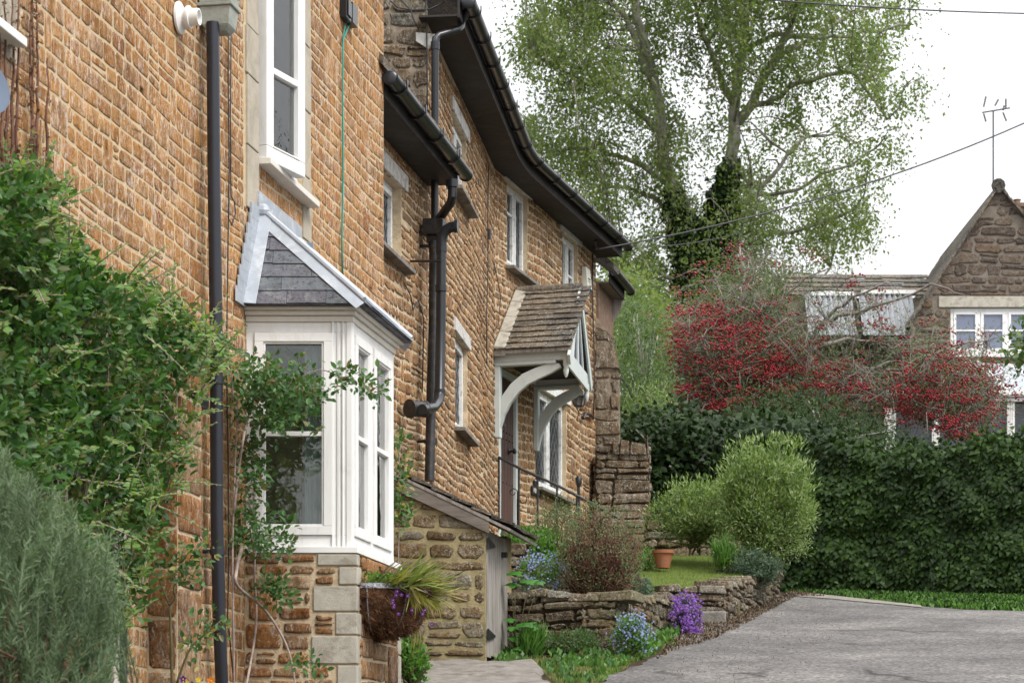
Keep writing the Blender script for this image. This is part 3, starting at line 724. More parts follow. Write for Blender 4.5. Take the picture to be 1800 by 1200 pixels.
# dressed corner blocks alternate long and short
q=MB(); z=zp-.005; k=0; ex=[]; exF=[]
rr=random.Random(2)
for h in (.075,.11,.155,.135,.17,.15,.16,.15,.16,.2,.2):
    lw=(.225,.10,.25,.12,.26,.11,.22,.12,.2,.12,.2)[k]; fw_=(.06,.10,.055,.10,.06,.1,.06,.1,.06,.1,.06)[k]
    q.hexa([PL.pt(pLl-lw,z-h+.008,.006),PL.pt(pLl,z-h+.008,.006)+Vector((.006,0,0)),PF.pt(fw_,z-h+.008,.006),PF.pt(fw_,z-h+.008,-.1),PL.pt(pLl-lw,z,.006),PL.pt(pLl,z,.006)+Vector((.006,0,0)),PF.pt(fw_,z,.006),PF.pt(fw_,z,-.1)]) if False else None
    q.fb(PL,pLl-lw,pLl+.006,z-h+.01,z,-.08,.006+rr.uniform(0,.003)); q.fb(PF,-.001,fw_,z-h+.01,z,-.05,.007)
    ex.append((pLl-lw-.01,pLl+.1,z-h,z+.003)); exF.append((-.1,fw_+.01,z-h,z+.003)); z-=h; k+=1
q.build('corner_stones','ashlarG',HA,bevel=.006)
stonework('stonework',PL,0.,pLl,zG,zp,'stoneB',HA,ch=.078,cw=.2,gap=.020,prot=.008,rad=.010,seed=12,extra_rects=ex,wav=.002,big=.1)
stonework('stonework',PF,0.,pFl-.09,zG,zp,'stoneB',HA,ch=.11,cw=.18,gap=.016,prot=.008,rad=.010,seed=13,extra_rects=exF,wav=.002,big=.1)
mb=MB(); z=zp-.005
for k in range(9):
    h=.16+.05*(k%2); mb.fb(PF,pFl-.09-.04*(k%2),pFl+.004,z-h+.01,z,-.05,.007); z-=h
mb.build('corner_stones','ashlarG',HA,bevel=.006)
stonework('stonework',PR,0.02,pRl,zG,zp,'stoneB',HA,ch=.1,cw=.2,seed=14)
# ------------------------------------------------------------------ far corner quoins, buttress, pipes
mb=MB(); z=1.0; r=random.Random(4); qx=[]
# buttress left of the downpipe: near face frontal at px 260, outer face to px 353
bu0,_=A.uz(258,1000); bd=.16
BN=Frame(A.pt(bu0,0).x,A.pt(bu0,0).y,1,0)
bd=BN.uz(312,1000)[0]; cn=BN.pt(bd,0); BO=Frame(cn.x,cn.y,A.dx,A.dy); bo=BO.uz(353,1000)[0]
zt=EYE+(H-690)/F*cn.y
stonework('buttress_face',BN,0,bd+.004,1.0,zt,'stoneB',HA,ch=.24,cw=.4,gap=.014,prot=.006,rad=.012,seed=31,wav=0,big=0)
stonework('buttress_face',BO,0,bo,1.0,zt,'stoneB',HA,ch=.26,cw=.5,gap=.014,prot=.008,rad=.016,seed=32,wav=0,big=0)
mb=MB(); a=BN.pt(0,.9,-.0); b=BN.pt(bd,.9); c=BO.pt(bo,.9); dd_=A.pt((Vector(c)-A.pt(0,0)).dot(Vector((A.dx,A.dy,0))),.9)
mb.hexa([a,b,c,dd_]+[v+Vector((0,0,zt-.9)) for v in (a,b,c)]+[dd_+Vector((0,0,zt-.9+.1))]); mb.build('buttress','mortarC',HA)
# cream door surround and thin drain at the far left, behind the climber
u,_=A.uz(206,1100); mb=MB(); mb.fb(A,u-.12,u+.05,1.,3.0,-.1,.03); mb.fb(A,u-1.2,u+.05,3.0,3.14,-.1,.05); mb.build('door_frame','pvcC',HA,bevel=.004)
mb=MB(); mb.fb(A,u-1.2,u-.12,1.,3.0,-.1,-.05); mb.build('door','curtain',HA)
mb=MB(); p=A.W(218,1130,.05); mb.tube([(p.x,p.y,1),(p.x,p.y,2.75)],.017,8)
for z in (1.55,2.1,2.6): mb.tube([(p.x,p.y,z),(p.x,p.y,z+.03)],.023,8)
mb.build('drain_pipe','iron',HA,smooth=True)
# main downpipe
def pipe_px(fr,pts,d,r,name,mat,parent,collars=(),seg=12):
    mb=MB(); u,z=fr.uz(pts[0][0],pts[0][1],d); base=[fr.W(a,b,d) for a,b in pts]
    mb.tube(base,r,seg)
    for (a,b) in collars:
        p=fr.W(a,b,d); mb.tube([p-Vector((0,0,.022)),p+Vector((0,0,.022))],r*1.13,seg); q=Vector((-fr.nx,-fr.ny,0)); mb.tube([p,p+q*(d)],r*.35,6)
    return mb.build(name,mat,parent,smooth=True)
dp=pipe_px(A,[(374,40),(376,300),(380,600),(381,900),(385,1080),(391,1230)],.085,.036,'downpipe','pipeN',HA,((380,668),(382,968)))
mb=MB(); p=A.W(385,60,.1); 
def sq(mb,c,prof,fr,m=0):
    for (w0,z0),(w1,z1) in zip(prof,prof[1:]):
        v=[]
        for w,z in ((w0,z0),(w1,z1)):
            for (a,b) in ((-1,1),(1,1),(1,-1),(-1,-1)):
                off=Vector((fr.dx*a*w*.9+fr.nx*b*w,fr.dy*a*w*.9+fr.ny*b*w,z)); v.append(Vector(c)+off)
        mb.hexa(v,m)
sq(mb,p,[(.052,0),(.075,.03),(.088,.13),(.098,.131),(.10,.15),(.088,.151),(.09,.20),(.112,.23),(.112,.36)],A)
mb.build('hopper','hopper',dp,bevel=.004)
# thin cables on the near house
def cable(name,mat,fr,pts,d,r,parent):
    mb=MB(); mb.tube([fr.W(a,b,d) for a,b in pts],r,6); return mb.build(name,mat,parent,smooth='all')
cable('cable','wire',A,[(403,-10),(401,120),(403,300),(401,420),(398,640),(401,800),(402,1000),(400,1080),(412,1210)],.022,.0045,HA)
cable('cable','wire',A,[(407,-10),(405,200),(406,345),(412,355),(414,375),(408,395),(402,385),(403,350)],.024,.004,HA)
cable('green_cable','green_cable',A,[(617,38),(609,55),(603,70),(602,150),(603,300),(601,420),(602,486)],.02,.0062,HA)
cable('green_cable','green_cable',A,[(609,34),(605,55),(602,72)],.02,.004,HA)
mb=MB(); ua_,za_=A.uz(604,30,.03)
mb.fb(A,ua_,ua_+.13,za_,za_+.14,.0,.05); mb.fb(A,ua_+.15,ua_+.28,za_+.01,za_+.15,.0,.055); mb.fb(A,ua_+.02,ua_+.11,za_+.02,za_+.12,.05,.06)
mb.tube([A.pt(ua_+.07,za_+.14,.03),A.pt(ua_+.07,za_+.6,.03)],.006,6); mb.build('junction_box','black',HA,bevel=.006)
# white flue terminal
mb=MB(); c=A.W(314,32,0.01); nrm=Vector((A.nx,A.ny,0)); 
mb.lathe(c,[(.085,0),(.085,.012),(.05,.03),(.05,.05),(.06,.052),(.06,.065),(.047,.067),(.044,.115),(.036,.115),(.034,.08)],24,axis=nrm)
mb.build('flue_terminal','pvc',HA,smooth=True)
mb=MB(); mb.fb(A,*sorted((A.uz(347,690,.1)[0],A.uz(362,690,.1)[0])),A.uz(350,716,.1)[1],A.uz(350,690,.1)[1],.02,.12); mb.build('wall_light','black',HA,bevel=.01)
# dish fragment at left frame edge
mb=MB(); c=A.W(-36,152,.30); ax=Vector((.75,-.6,.25)).normalized()
mb.lathe(c,[(.0,0),(.06,.004),(.10,.012),(.125,.025),(.127,.03),(.12,.03),(.06,.012),(0,.008)],28,axis=ax); mb.tube([c,A.W(-9,175,.0)],.012,8)
DISH=mb.build('satellite_dish','dish',None,smooth=True); tag(DISH,'blue grey dish just visible at the left edge of the near house','satellite dish')
# ================================================================== LINK COTTAGE (low eaves)
HB=thing('link_cottage','narrow low-eaved stone cottage squeezed between the near house and the tall curved cottage','house',B.pt(1.5,1.5,-1))
bL=3.05
bz=EYE+(H-318)/F*19.9
wb0=B.uz(669,400)[0]; wb1=B.uz(707,400)[0]; zb0=B.uz(700,462)[1]+.0; zb1=B.uz(700,352)[1]+.12
wb1=B.uz(705,400)[0]
opB=[(wb0-.35,wb1,zb0,zb1)]
stonework('stonework',B,0,bL,1.4,bz,'stoneC',HB,ch=.09,cw=.15,gap=.019,prot=.007,rad=.016,seed=21,openings=opB,wav=.02,jit=.008)
mortar('wall',B,0,bL,1.2,bz,'mortarC',HB,openings=opB)
window(B,HB,wb0-.35,wb1,zb0,zb1,-.07,2,None,None,.05,.04,'woodW',True)
sill(B,HB,wb0-.38,wb1+.14,zb0-.003,'conc',.045,-.12,.09,.012)
sill(B,HB,wb0-.35,wb1+.02,zb0+.012,'woodW',.02,-.08,.03)
block(B,HB,'lintel',wb0-.5,wb1+.17,zb1+.002,zb1+.13,-.1,.022,'lintel')
# eaves, gutter, roof
def eaves(frs,z,ov,parent,gr=.058,brs=.75,name='gutter',start=None,smooth_pts=None,roofback=3.2,rise=2.3):
    pass
eb0=B.pt(-.0,bz,0); eb1=B.pt(bL,bz,0)
mb=MB(); mb.fb(B,0.5,bL,bz-.02,bz-.005,-.1,.24); mb.build('soffit','fascia',HB)
mb=MB(); mb.fb(B,0.5,bL,bz-.02,bz+.14,.242,.262); mb.build('fascia_board','fascia',HB)
def halfround(mb,path,r,th=.004,seg=10,m=0):
    path=[Vector(p) for p in path]; n=len(path); vs=[]; 
    for i in range(n):
        t=(path[min(i+1,n-1)]-path[max(i-1,0)]); t.z=0; t.normalize(); s=Vector((t.y,-t.x,0))
        for rr in (r,r-th):
            for k in range(seg+1):
                an=math.pi*k/seg; vs.append(path[i]+s*math.cos(an)*rr-Vector((0,0,1))*math.sin(an)*rr)
    S=seg+1; fs=[]
    for i in range(n-1):
        for k in range(seg):
            a=i*2*S+k; b=(i+1)*2*S+k; fs.append((a,b,b+1,a+1)); a+=S;b+=S; fs.append((a,a+1,b+1,b))
        for k in (0,seg):
            a=i*2*S+k; fs.append((a,a+S,a+2*S+S,a+2*S))
    mb.add(vs,fs,m)
gz=bz+.11
mb=MB(); gp=[B.pt(u,gz-.01*u,.325) for u in np.linspace(.4,bL+.02,8)]
halfround(mb,gp,.062); mb.ball(gp[-1]+Vector((0,0,-.02)),.06,seg=12,rings=6,sq=(1,.25,.9)); mb.ball(gp[0]+Vector((0,0,-.02)),.06,seg=12,rings=6,sq=(1,.2,.9))
GB=mb.build('gutter','black',HB,smooth='all')
def brackets(path,r,parent,step):
    L=0; nxt=step*.4; pts=[Vector(p) for p in path]
    for a,b in zip(pts,pts[1:]):
        seg=(b-a).length
        while L+seg>nxt:
            p=a.lerp(b,(nxt-L)/seg); t=(b-a).normalized(); s=Vector((t.y,-t.x,0)); m=MB()
            q=[p+s*math.cos(math.pi*k/10)*(r+.006)-Vector((0,0,1))*math.sin(math.pi*k/10)*(r+.006) for k in range(11)]
            q=[q[0]+Vector((0,0,.03))]+q
            for x_,y_ in zip(q,q[1:]):
                m.hexa([x_-t*.015,y_-t*.015,y_+t*.015,x_+t*.015]+[v+((v-p).normalized()*.008) for v in (x_-t*.015,y_-t*.015,y_+t*.015,x_+t*.015)])
            m.build('gutter_bracket','black',parent); nxt+=step
        L+=seg
brackets(gp,.062,GB,.62)
mb=MB(); a=B.pt(0.3,bz+.15,.30); b=B.pt(bL,bz+.15,.30); bk=Vector((-B.nx,-B.ny,0))*2.4+Vector((0,0,2.0)); mb.prism([a,b,b+bk,a+bk],(0,0,.07)); mb.build('roof','tileS',HB)
# outlet bends of the low gutter
op=B.W(795,345,.33); 
mb=MB(); hp_=B.W(771,388,.13)
mb.tube([op+Vector((0,0,.10)),op+Vector((0,0,.0)),op.lerp(hp_,.12)+Vector((0,0,-.03)),op.lerp(hp_,.85),hp_+Vector((0,0,-.02)),hp_+Vector((0,0,-.1))],.036,12)
for t_ in (.0,): mb.tube([op+Vector((0,0,.07)),op+Vector((0,0,.13))],.05,12)
mb.build('gutter_outlet','black',HB,smooth=True)
# vertical pipes on the junction
PB=B
hz=B.uz(762,405,.12)
mb=MB(); c=B.W(765,402,.12); mb.box(c,(.20,.17,.13),rz=math.atan2(B.dy,B.dx)); mb.box(c+Vector((0,0,-.095)),(.13,.12,.06),rz=math.atan2(B.dy,B.dx))
p0=B.W(763,424,.12); 
S1=pipe_px(B,[(763,424),(762,560),(758,700),(755,845)],.12,.040,'soil_pipe','iron',HB,((763,432),(759,775)))
mb.build('hopper','iron',S1,bevel=.006)
S2=pipe_px(B,[(776,430),(775,560),(773,690),(770,706),(762,716),(742,719)],.22,.040,'soil_pipe','black',HB)
for (x_,y_) in ((776,438),(775,507),(773,690)):
    mb=MB(); p=B.W(x_,y_,.22); mb.tube([p-Vector((0,0,.025)),p+Vector((0,0,.025))],.046,12); mb.build('pipe_socket','black',S2,smooth=True)
mb=MB(); q0=B.W(776,432,.22); mb.tube([q0,q0+Vector((0,0,.07)),q0+Vector((.03,-.01,.12)),q0+Vector((.075,-.02,.145)),q0+Vector((.13,-.03,.148))],.043,12); mb.tube([q0+Vector((.105,-.028,.148)),q0+Vector((.135,-.033,.148))],.052,14); mb.build('pipe_elbow','black',S2,smooth=True)
mb=MB(); q0=B.W(745,719,.20); q1=B.W(722,718,.12); mb.tube([q0,q1],.062,16); mb.tube([q1,q1+(q1-q0)*.12],.075,16); mb.tube([q0,q0+(q0-q1)*.12],.066,16); mb.build('pipe_collar','iron',S2,smooth=True)
a=B.W(722,459,.02); b=B.W(776,459,.30); mb=MB(); mb.tube([a,b],.011,6); mb.build('strap_bracket','black',HB)
mb=MB(); mb.fb(B,*sorted((B.uz(693,930,.0)[0],B.uz(706,930,.1)[0])),B.uz(700,953)[1],B.uz(700,898)[1],0,.10); mb.build('meter_box','greyP',HB,bevel=.006)
cable('cable','wire',B,[(712,500),(722,520),(726,545),(735,528),(745,560),(744,620),(742,690)],.03,.005,HB)
# ================================================================== TALL CURVED COTTAGE
HC=thing('curved_cottage','tall stone cottage with curving black gutter, leaded windows and brown plank door','house',C2.pt(0,3,-1))
zc=EYE+(H-432)/F*28.57-.12
# openings
def openpx(fr,p0,p1,ys0,ys1,pxm):
    u0=fr.uz(p0,500)[0]; u1=fr.uz(p1,500)[0]; z0=fr.uz(pxm,ys1)[1]; z1=fr.uz(pxm,ys0)[1]; return [u0,u1,z0,z1]
wC1=openpx(C1,795,819,218,343,805)       # upper, first
wC2=openpx(C1,800,821,588,752,803)       # lower slit window
wC3=openpx(C2,891,927,322,470,897)
wC4=openpx(C2,988,1015,418,530,1000)
wC5=openpx(C2,941,995,690,862,960)
dC=openpx(C2,876,909,652,985,890); dC[2]=3.6
o1=[tuple(wC1),tuple(wC2)]; o2=[tuple(wC3),tuple(wC4),tuple(wC5),tuple(dC)]
stonework('stonework',C1,0,L1,1.9,zc,'stoneC',HC,ch=.080,cw=.15,gap=.019,prot=.007,rad=.016,seed=41,openings=o1,wav=.022,jit=.009)
mortar('wall',C1,0,L1,1.6,zc+.05,'mortarC',HC,openings=o1)
stonework('stonework',C2,.01,L2-.0,2.4,zc,'stoneC',HC,ch=.084,cw=.155,gap=.019,prot=.007,rad=.016,seed=42,openings=o2,wav=.022,jit=.009)
mortar('wall',C2,0,L2,2.0,zc+.05,'mortarC',HC,openings=o2)
for (fr,w_,cols,bar,bh,lat) in ((C1,wC1,2,.55,(0,),True),(C1,wC2,1,None,None,True),(C2,wC3,2,.66,(0,),True),(C2,wC4,2,.45,(1,),True),(C2,wC5,2,.66,(0,),True)):
    window(fr,HC,w_[0],w_[1],w_[2],w_[3],-.045,cols,bar,bh,.045,.04,'woodW',lat)
    sill(fr,HC,w_[0]-.06,w_[1]+.15,w_[2]-.004,'conc',.045,-.1,.10,.012)
    sill(fr,HC,w_[0]-.01,w_[1]+.03,w_[2]+.016,'woodW',.022,-.06,.035)
    block(fr,HC,'lintel',w_[0]-.10,w_[1]+.13,w_[3]+.002,w_[3]+.12,-.1,.024,'lintel' if w_ is not wC5 else 'woodW')
# door
mb=MB(); fw=.07
mb.fb(C2,dC[0],dC[0]+fw,dC[2],dC[3],-.1,.01); mb.fb(C2,dC[1]-fw,dC[1],dC[2],dC[3],-.1,.01); mb.fb(C2,dC[0],dC[1],dC[3]-fw,dC[3]-.001,-.1,.012)
mb.build('door_frame','sage',HC,bevel=.004)
mb=MB(); n_=5; W_=(dC[1]-dC[0]-2*fw)/n_
for i in range(n_): mb.fb(C2,dC[0]+fw+i*W_+.003,dC[0]+fw+(i+1)*W_-.003,dC[2],dC[3]-fw,-.06,-.02)
DR=mb.build('door','door',HC,bevel=.003); DR['label']='brown plank door with iron studs'
mb=MB()
for zz in (.35,.42,.9,1.35,1.42):
    for i in range(n_): mb.ball(C2.pt(dC[0]+fw+(i+.5)*W_,dC[2]+zz+.25,-.018),.011,seg=6,rings=4)
mb.build('studs','iron',DR)
mb=MB(); k_=C2.W(897,793,.0); nn=Vector((C2.nx,C2.ny,0)); mb.lathe(k_-nn*.02,[(.03,0),(.03,.01),(.012,.015),(.012,.05),(.028,.055),(.03,.075),(.015,.085)],12,axis=nn)
k2=C2.W(884,748,.02); mb.lathe(k2+Vector((0,0,.09)),[(.03,-.10),(.018,-.04),(.006,.0)],8); mb.build('knocker','iron',DR,smooth=True)
# near gable (faces the camera above the low cottage)
g0=C1.pt(0,0); GB_=Frame(g0.x-5.2,g0.y-.02,1,0); gl=5.2
zt_=lambda u: zc+.10+ (gl-u)*.95 if u>gl/2 else zc+.1+u*.95
stonework('stonework',GB_,3.6,gl,5.2,9.6,'stoneD',HC,ch=.13,cw=.26,gap=.018,prot=.02,rad=.025,seed=51,wav=.02,jit=.014,big=.0,smooth=False,hv=(.6,1.4),ztop=lambda u: zc+.15+(gl-u)*.95)
mortar('gable_wall',GB_,2.6,gl,1.6,9.6,'mortarG',HC,ztop=lambda u: zc+.15+(gl-u)*.95,step=.3,d=-.001)
# quoin edge where the two fronts meet
mb=MB()
# eaves path
ep=[]
for u in np.linspace(-.18,L1-.7,9): ep.append((C1,u))
ov=.30
pathpts=[C1.pt(u,0,1) for _,u in ep]
def epath(d,z):
    pts=[C1.pt(u,z,d) for u in np.linspace(-.18,L1-.55,7)]
    a=C1.pt(L1-.55,z,d); b=C2.pt(.55,z,d)
    ctrl=(C1.pt(L1,z,d)+C2.pt(0,z,d))/2
    for t in np.linspace(.15,.85,5): pts.append(a*(1-t)**2+ctrl*2*t*(1-t)+b*t*t)
    pts+=[C2.pt(u,z,d) for u in np.linspace(.55,L2+.12,7)]
    return pts
def ribbon(name,p0,p1,p2,p3,mat,parent):
    mb=MB(); n=len(p0)
    vs=[]
    for i in range(n): vs+=[p0[i],p1[i],p2[i],p3[i]]
    fs=[]
    for i in range(n-1):
        for k in range(4): fs.append((i*4+k,i*4+(k+1)%4,(i+1)*4+(k+1)%4,(i+1)*4+k))
    fs+=[(0,1,2,3),((n-1)*4,(n-1)*4+3,(n-1)*4+2,(n-1)*4+1)]
    mb.add(vs,fs); return mb.build(name,mat,parent)
ribbon('soffit',epath(-.05,zc),epath(.27,zc),epath(.27,zc+.015),epath(-.05,zc+.015),'fascia',HC)
ribbon('fascia_board',epath(.272,zc-.012),epath(.292,zc-.012),epath(.292,zc+.16),epath(.272,zc+.16),'fascia',HC)
gp=epath(.36,zc+.13); mb=MB(); halfround(mb,gp,.062); mb.ball(gp[0]+Vector((0,0,-.02)),.06,seg=14,rings=6,sq=(1,.3,.95)); mb.ball(gp[-1]+Vector((0,0,-.02)),.06,seg=12,rings=6,sq=(1,.3,.95))
GC=mb.build('gutter','black',HC,smooth='all'); brackets(gp,.062,GC,.68)
bkv=Vector((-1,.1,0))*2.6+Vector((0,0,2.47))
rp=epath(.34,zc+.17); 
mb=MB(); n=len(rp); vs=[]
for p in rp: vs+=[p,p+bkv,p+bkv+Vector((0,0,.08)),p+Vector((0,0,.05))]
mb.add(vs,[(i*4+k,i*4+(k+1)%4,(i+1)*4+(k+1)%4,(i+1)*4+k) for i in range(n-1) for k in range(4)]+[(0,1,2,3)]); mb.build('roof','tileS',HC)
# swan neck of the tall gutter and its downpipe
a=gp[0]+Vector((0,.15,0)); tgt=C1.pt(.12,0,.12)
pa=P(814,60,19.95); pb=P(768,55,19.9); 
mb=MB(); mb.tube([a+Vector((.0,0,-.03)),P(812,38,20),P(811,46,19.95),P(806,52,19.9),P(772,62,19.85),P(766,68,19.82),P(765,85,19.82),P(764,400,19.82)],.031,12)
for yy in (80,): mb.tube([P(765,yy-6,19.82),P(765,yy+8,19.82)],.037,12)
mb.build('downpipe','black',HC,smooth=True)
# peeling lead patch and cables at the gable
mb=MB(); mb.prism([P(731,57,19.93),P(765,60,19.90),P(763,76,19.90),P(753,86,19.92),P(731,72,19.93)],(0,.02,0)); mb.build('flashing','lintel',HC)
for pts in ([(686,2,),(700,14),(725,18),(755,17),(780,4)],[(704,0),(722,18),(728,36),(736,52)],[(749,-5),(750,60),(751,150),(751,230)]):
    mb=MB(); mb.tube([P(a,b,19.9) for a,b in pts],.007,6); mb.build('cable','wire',HC,smooth='all')
cable('cable','wire',C1,[(859,290),(857,400),(858,470),(855,560),(856,640)],.03,.006,HC)
cable('cable','wire',C2,[(858,410),(872,480),(880,520),(876,570),(866,585)],.03,.005,HC)
mb=MB(); p=C1.W(860,412,.04); mb.tube([p+Vector((0,0,-.05)),p+Vector((0,0,.05))],.018,8); mb.build('cable_joint','black',HC)
cable('cable','wire',C2,[(1042,446),(1041,520),(1044,600),(1045,680),(1043,735)],.03,.010,HC)
mb=MB(); mb.tube([C2.W(1043,735,.04),C2.W(1036,728,.04),C2.W(1029,726,.04),C2.W(1025,735,.04)],.02,6); mb.build('cable_clip','black',HC)
br=MB(); q=C2.W(1043,436,.0); br.tube([q,C2.W(1050,437,.22)],.018,8); br.tube([C2.W(1048,440,.2),C2.W(1046,425,.2),C2.W(1052,418,.2),C2.W(1060,422,.2)],.012,8); br.build('cable_bracket','iron',HC)
# far end: buttress face
CE=C2.pt(L2,0); K=Frame(CE.x-.02,CE.y-.02,1,0)
kt=lambda u: EYE+(H-(560+ (40 if u<.21 else 75)*(u/.21 if u<.21 else (u/.30))))/F*28.5 if True else 0
def ktop(u):
    px=CX+(K.x+u)/K.y*F
    y=558 if px<1050 else (558+(px-1050)*1.35 if px<1080 else 600+(px-1080)*5.5)
    return EYE+(H-y)/F*K.y
kl=(1090-CX)/F*K.y-K.x
stonework('buttress_face',K,0.0,kl,3.2,7.35,'stoneD',HC,ch=.15,cw=.30,gap=.018,prot=.025,rad=.025,seed=61,smooth=False,hv=(.6,1.4),ztop=ktop,wav=.01,jit=.014)
mortar('buttress',K,0.0,kl,3.0,7.4,'mortarG',HC,ztop=ktop,step=.03,thick=.7)
# ================================================================== BRICK COTTAGE beyond
HD=thing('brick_cottage','slim red brick cottage end with black gutter beyond the stone buttress','house',(1.2,29.5,4))
D=Frame(1.03,28.75,.22,1); zd=EYE+(H-505)/F*29.0
mb=MB(); mb.fb(D,0,1.0,3.5,zd,-3,0); mb.build('wall','brick',HD)
mb=MB(); mb.fb(D,0,1.0,zd,zd+.02,-.1,.12); mb.build('soffit','soffitP',HD)
mb=MB(); mb.fb(D,0,1.0,zd-.01,zd+.14,.122,.14); mb.build('fascia_board','fascia',HD)
mb=MB(); gp2=[D.pt(u,zd+.13,.20) for u in (0,.4,.8,1.08)]; halfround(mb,gp2,.06); mb.ball(gp2[-1]+Vector((0,0,-.02)),.058,seg=10,rings=6,sq=(1,.3,.95)); mb.build('gutter','black',HD,smooth='all')
mb=MB(); mb.prism([D.pt(0,zd+.16,.18),D.pt(1.05,zd+.16,.18),D.pt(1.15,zd+1.6,-1.6),D.pt(0,zd+1.6,-1.6)],(0,0,.07)); mb.build('roof','tileS',HD)
mb=MB(); p=D.pt(1.0,zd-.0,.15); mb.prism([D.pt(.97,zd-.002,.0),D.pt(.97,zd-.002,.12),D.pt(.97,zd-.1,.1),D.pt(.97,zd-.28,.0)],Vector((D.dx,D.dy,0))*.06); mb.build('eaves_bracket','wood',HD)
# ================================================================== PORCH CANOPY
pc=C2.uz(876,700)[0]; PU0=C2.uz(869,640)[0]; PU1=C2.uz(939,700)[0]
po_=C2.sub(PU0); pd=po_.uz(998,620)[0]
zPl=EYE+(H-640)/F*24.6; zPt=EYE+(H-617)/F*24.6
class Canopy:      # porch frame: shallower at its far side because the wall curves
    def __init__(s,base,u0,u1,k): s.b=base; s.u0=u0; s.u1=u1; s.k=k; s.nx=base.nx; s.ny=base.ny; s.dx=base.dx; s.dy=base.dy
    def pt(s,u,z,d=0.):
        t=(u-s.u0)/(s.u1-s.u0); return s.b.pt(u,z,d*(1+(s.k-1)*t))
kfar=C2.sub(PU1).uz(1033,665)[0]/pd
CP=Canopy(C2,PU0,PU1,kfar)
PO=thing('porch_canopy','stone-tiled gabled porch canopy on pale grey curved brackets over the brown door','porch',CP.pt((PU0+PU1)/2,5.3,.4))
ov=.06; um=(PU0+PU1)/2
zRg=EYE+(H-512)/F*25.3
# fascia beams / plates
def beam(name,u0,u1,z0,z1,d0,d1,mat='sage',parent=PO):
    mb=MB(); mb.fb(CP,u0,u1,z0,z1,d0,d1); return mb.build(name,mat,parent,bevel=.006)
zb0=EYE+(H-641)/F*24.6; zb1=EYE+(H-619)/F*24.6
beam('side_beam',PU0-.03,PU0+.03,zb0+.012,zb1,.0,pd); beam('side_beam',PU1-.03,PU1+.03,zb0+.012,zb1,.0,pd)
beam('side_plate',PU0-.045,PU0+.05,zb0-.025,zb0+.010,.0,pd-.12); beam('side_plate',PU1-.05,PU1+.045,zb0-.025,zb0+.010,.0,pd-.12)
beam('ceiling_board',PU0+.03,PU1-.03,zb1-.05,zb1-.03,.0,pd-.04,'fascia')
# wall posts
beam('wall_post',PU0-.04,PU0+.045,EYE+(H-770)/F*24.6,zb0-.026,.004,.07)
beam('wall_post',PU1-.045,PU1+.04,EYE+(H-792)/F*26.,zb0-.026,.004,.07)
# curved brackets
def bracket(u):
    fr=C2.sub(u); ref=C2.sub(PU0); kk=1+(kfar-1)*(u-PU0)/(PU1-PU0)
    cen=[(874,752),(879,728),(890,704),(906,682),(925,666),(946,656),(966,648),(985,641)]
    wd=[.04,.052,.058,.060,.060,.056,.05,.028]
    c=[ref.uz(a,b) for a,b in cen]; L=[];Rr=[]
    for i,(x_,z_) in enumerate(c):
        a=c[max(i-1,0)]; b=c[min(i+1,len(c)-1)]; tx,tz=b[0]-a[0],b[1]-a[1]; l=math.hypot(tx,tz); nx,nz=-tz/l,tx/l
        L.append((x_+nx*wd[i],z_+nz*wd[i])); Rr.append((x_-nx*wd[i],z_-nz*wd[i]))
    L=[(x_,min(z_,zb0-.026)) for x_,z_ in L]; Rr=[(x_,min(z_,zb0-.026)) for x_,z_ in Rr]
    mb=MB(); off=Vector((C2.dx,C2.dy,0))*.055
    for i in range(len(c)-1):
        v=[fr.pt(q_[0]*kk,q_[1]) for q_ in (L[i],Rr[i],Rr[i+1],L[i+1])]; v=[p-off/2 for p in v]
        mb.hexa(v+[p+off for p in v])
    return mb.build('curved_bracket','sage',PO)
bracket(PU0+.0); bracket(PU1-.0)
# roof
oe=.10; eL=CP.pt(PU0-oe,zb1-.01,.02); eLo=CP.pt(PU0-oe,zb1-.01,pd+.05); rg=CP.pt(um,zRg,.02); rgo=CP.pt(um,zRg,pd+.05); eR=CP.pt(PU1+oe,zb1-.01,.02); eRo=CP.pt(PU1+oe,zb1-.01,pd+.05)
mb=MB(); t=Vector((0,0,-.03)); mb.prism([eL,eLo,rgo,rg],t); mb.prism([rg,rgo,eRo,eR],t); mb.build('roof_deck','wood',PO)
rnd=random.Random(77); tl=MB()
for (a,b,ap,sgn) in ((eL,eLo,rg,1),(eRo,eR,rgo,-1)):
    U=(b-a).normalized(); Vd=(ap-a); Vd=(Vd-U*Vd.dot(U)); Lv=Vd.length; Vd.normalize(); Nn=U.cross(Vd).normalized(); Nn=Nn if Nn.z>0 else -Nn
    Lu=(b-a).length
    tile_rows(tl,a,U,Vd,Nn,11,Lv/11,lambda v:0,lambda v:Lu+.01*math.sin(v*60),.16,.014,rnd,0,.006)
tl.build('roof_tiles','tileS',PO)
mb=MB(); mb.tube([rg+Vector((0,0,-.01)),rg.lerp(rgo,.33)+Vector((0,0,-.004)),rg.lerp(rgo,.66)+Vector((0,0,-.008)),rgo+Vector((0,0,-.01))],.058,12); mb.build('ridge_tiles','tileS',PO,smooth=True)
mb=MB(); # mortar fillet against the wall
a=eL+Vector((-.0,0,0)); 
for i in range(4):
    p=eL.lerp(rg,i/4+.004); q=eL.lerp(rg,(i+1)/4-.004); nn=Vector((C2.nx,C2.ny,0)); up=Vector((0,0,.055))
    mb.hexa([p-up,p-up+nn*.13,q-up+nn*.13,q-up,p+up,p+up*.6+nn*.12,q+up*.6+nn*.12,q+up])
mb.build('mortar_fillet','ashlarG',PO,bevel=.008)
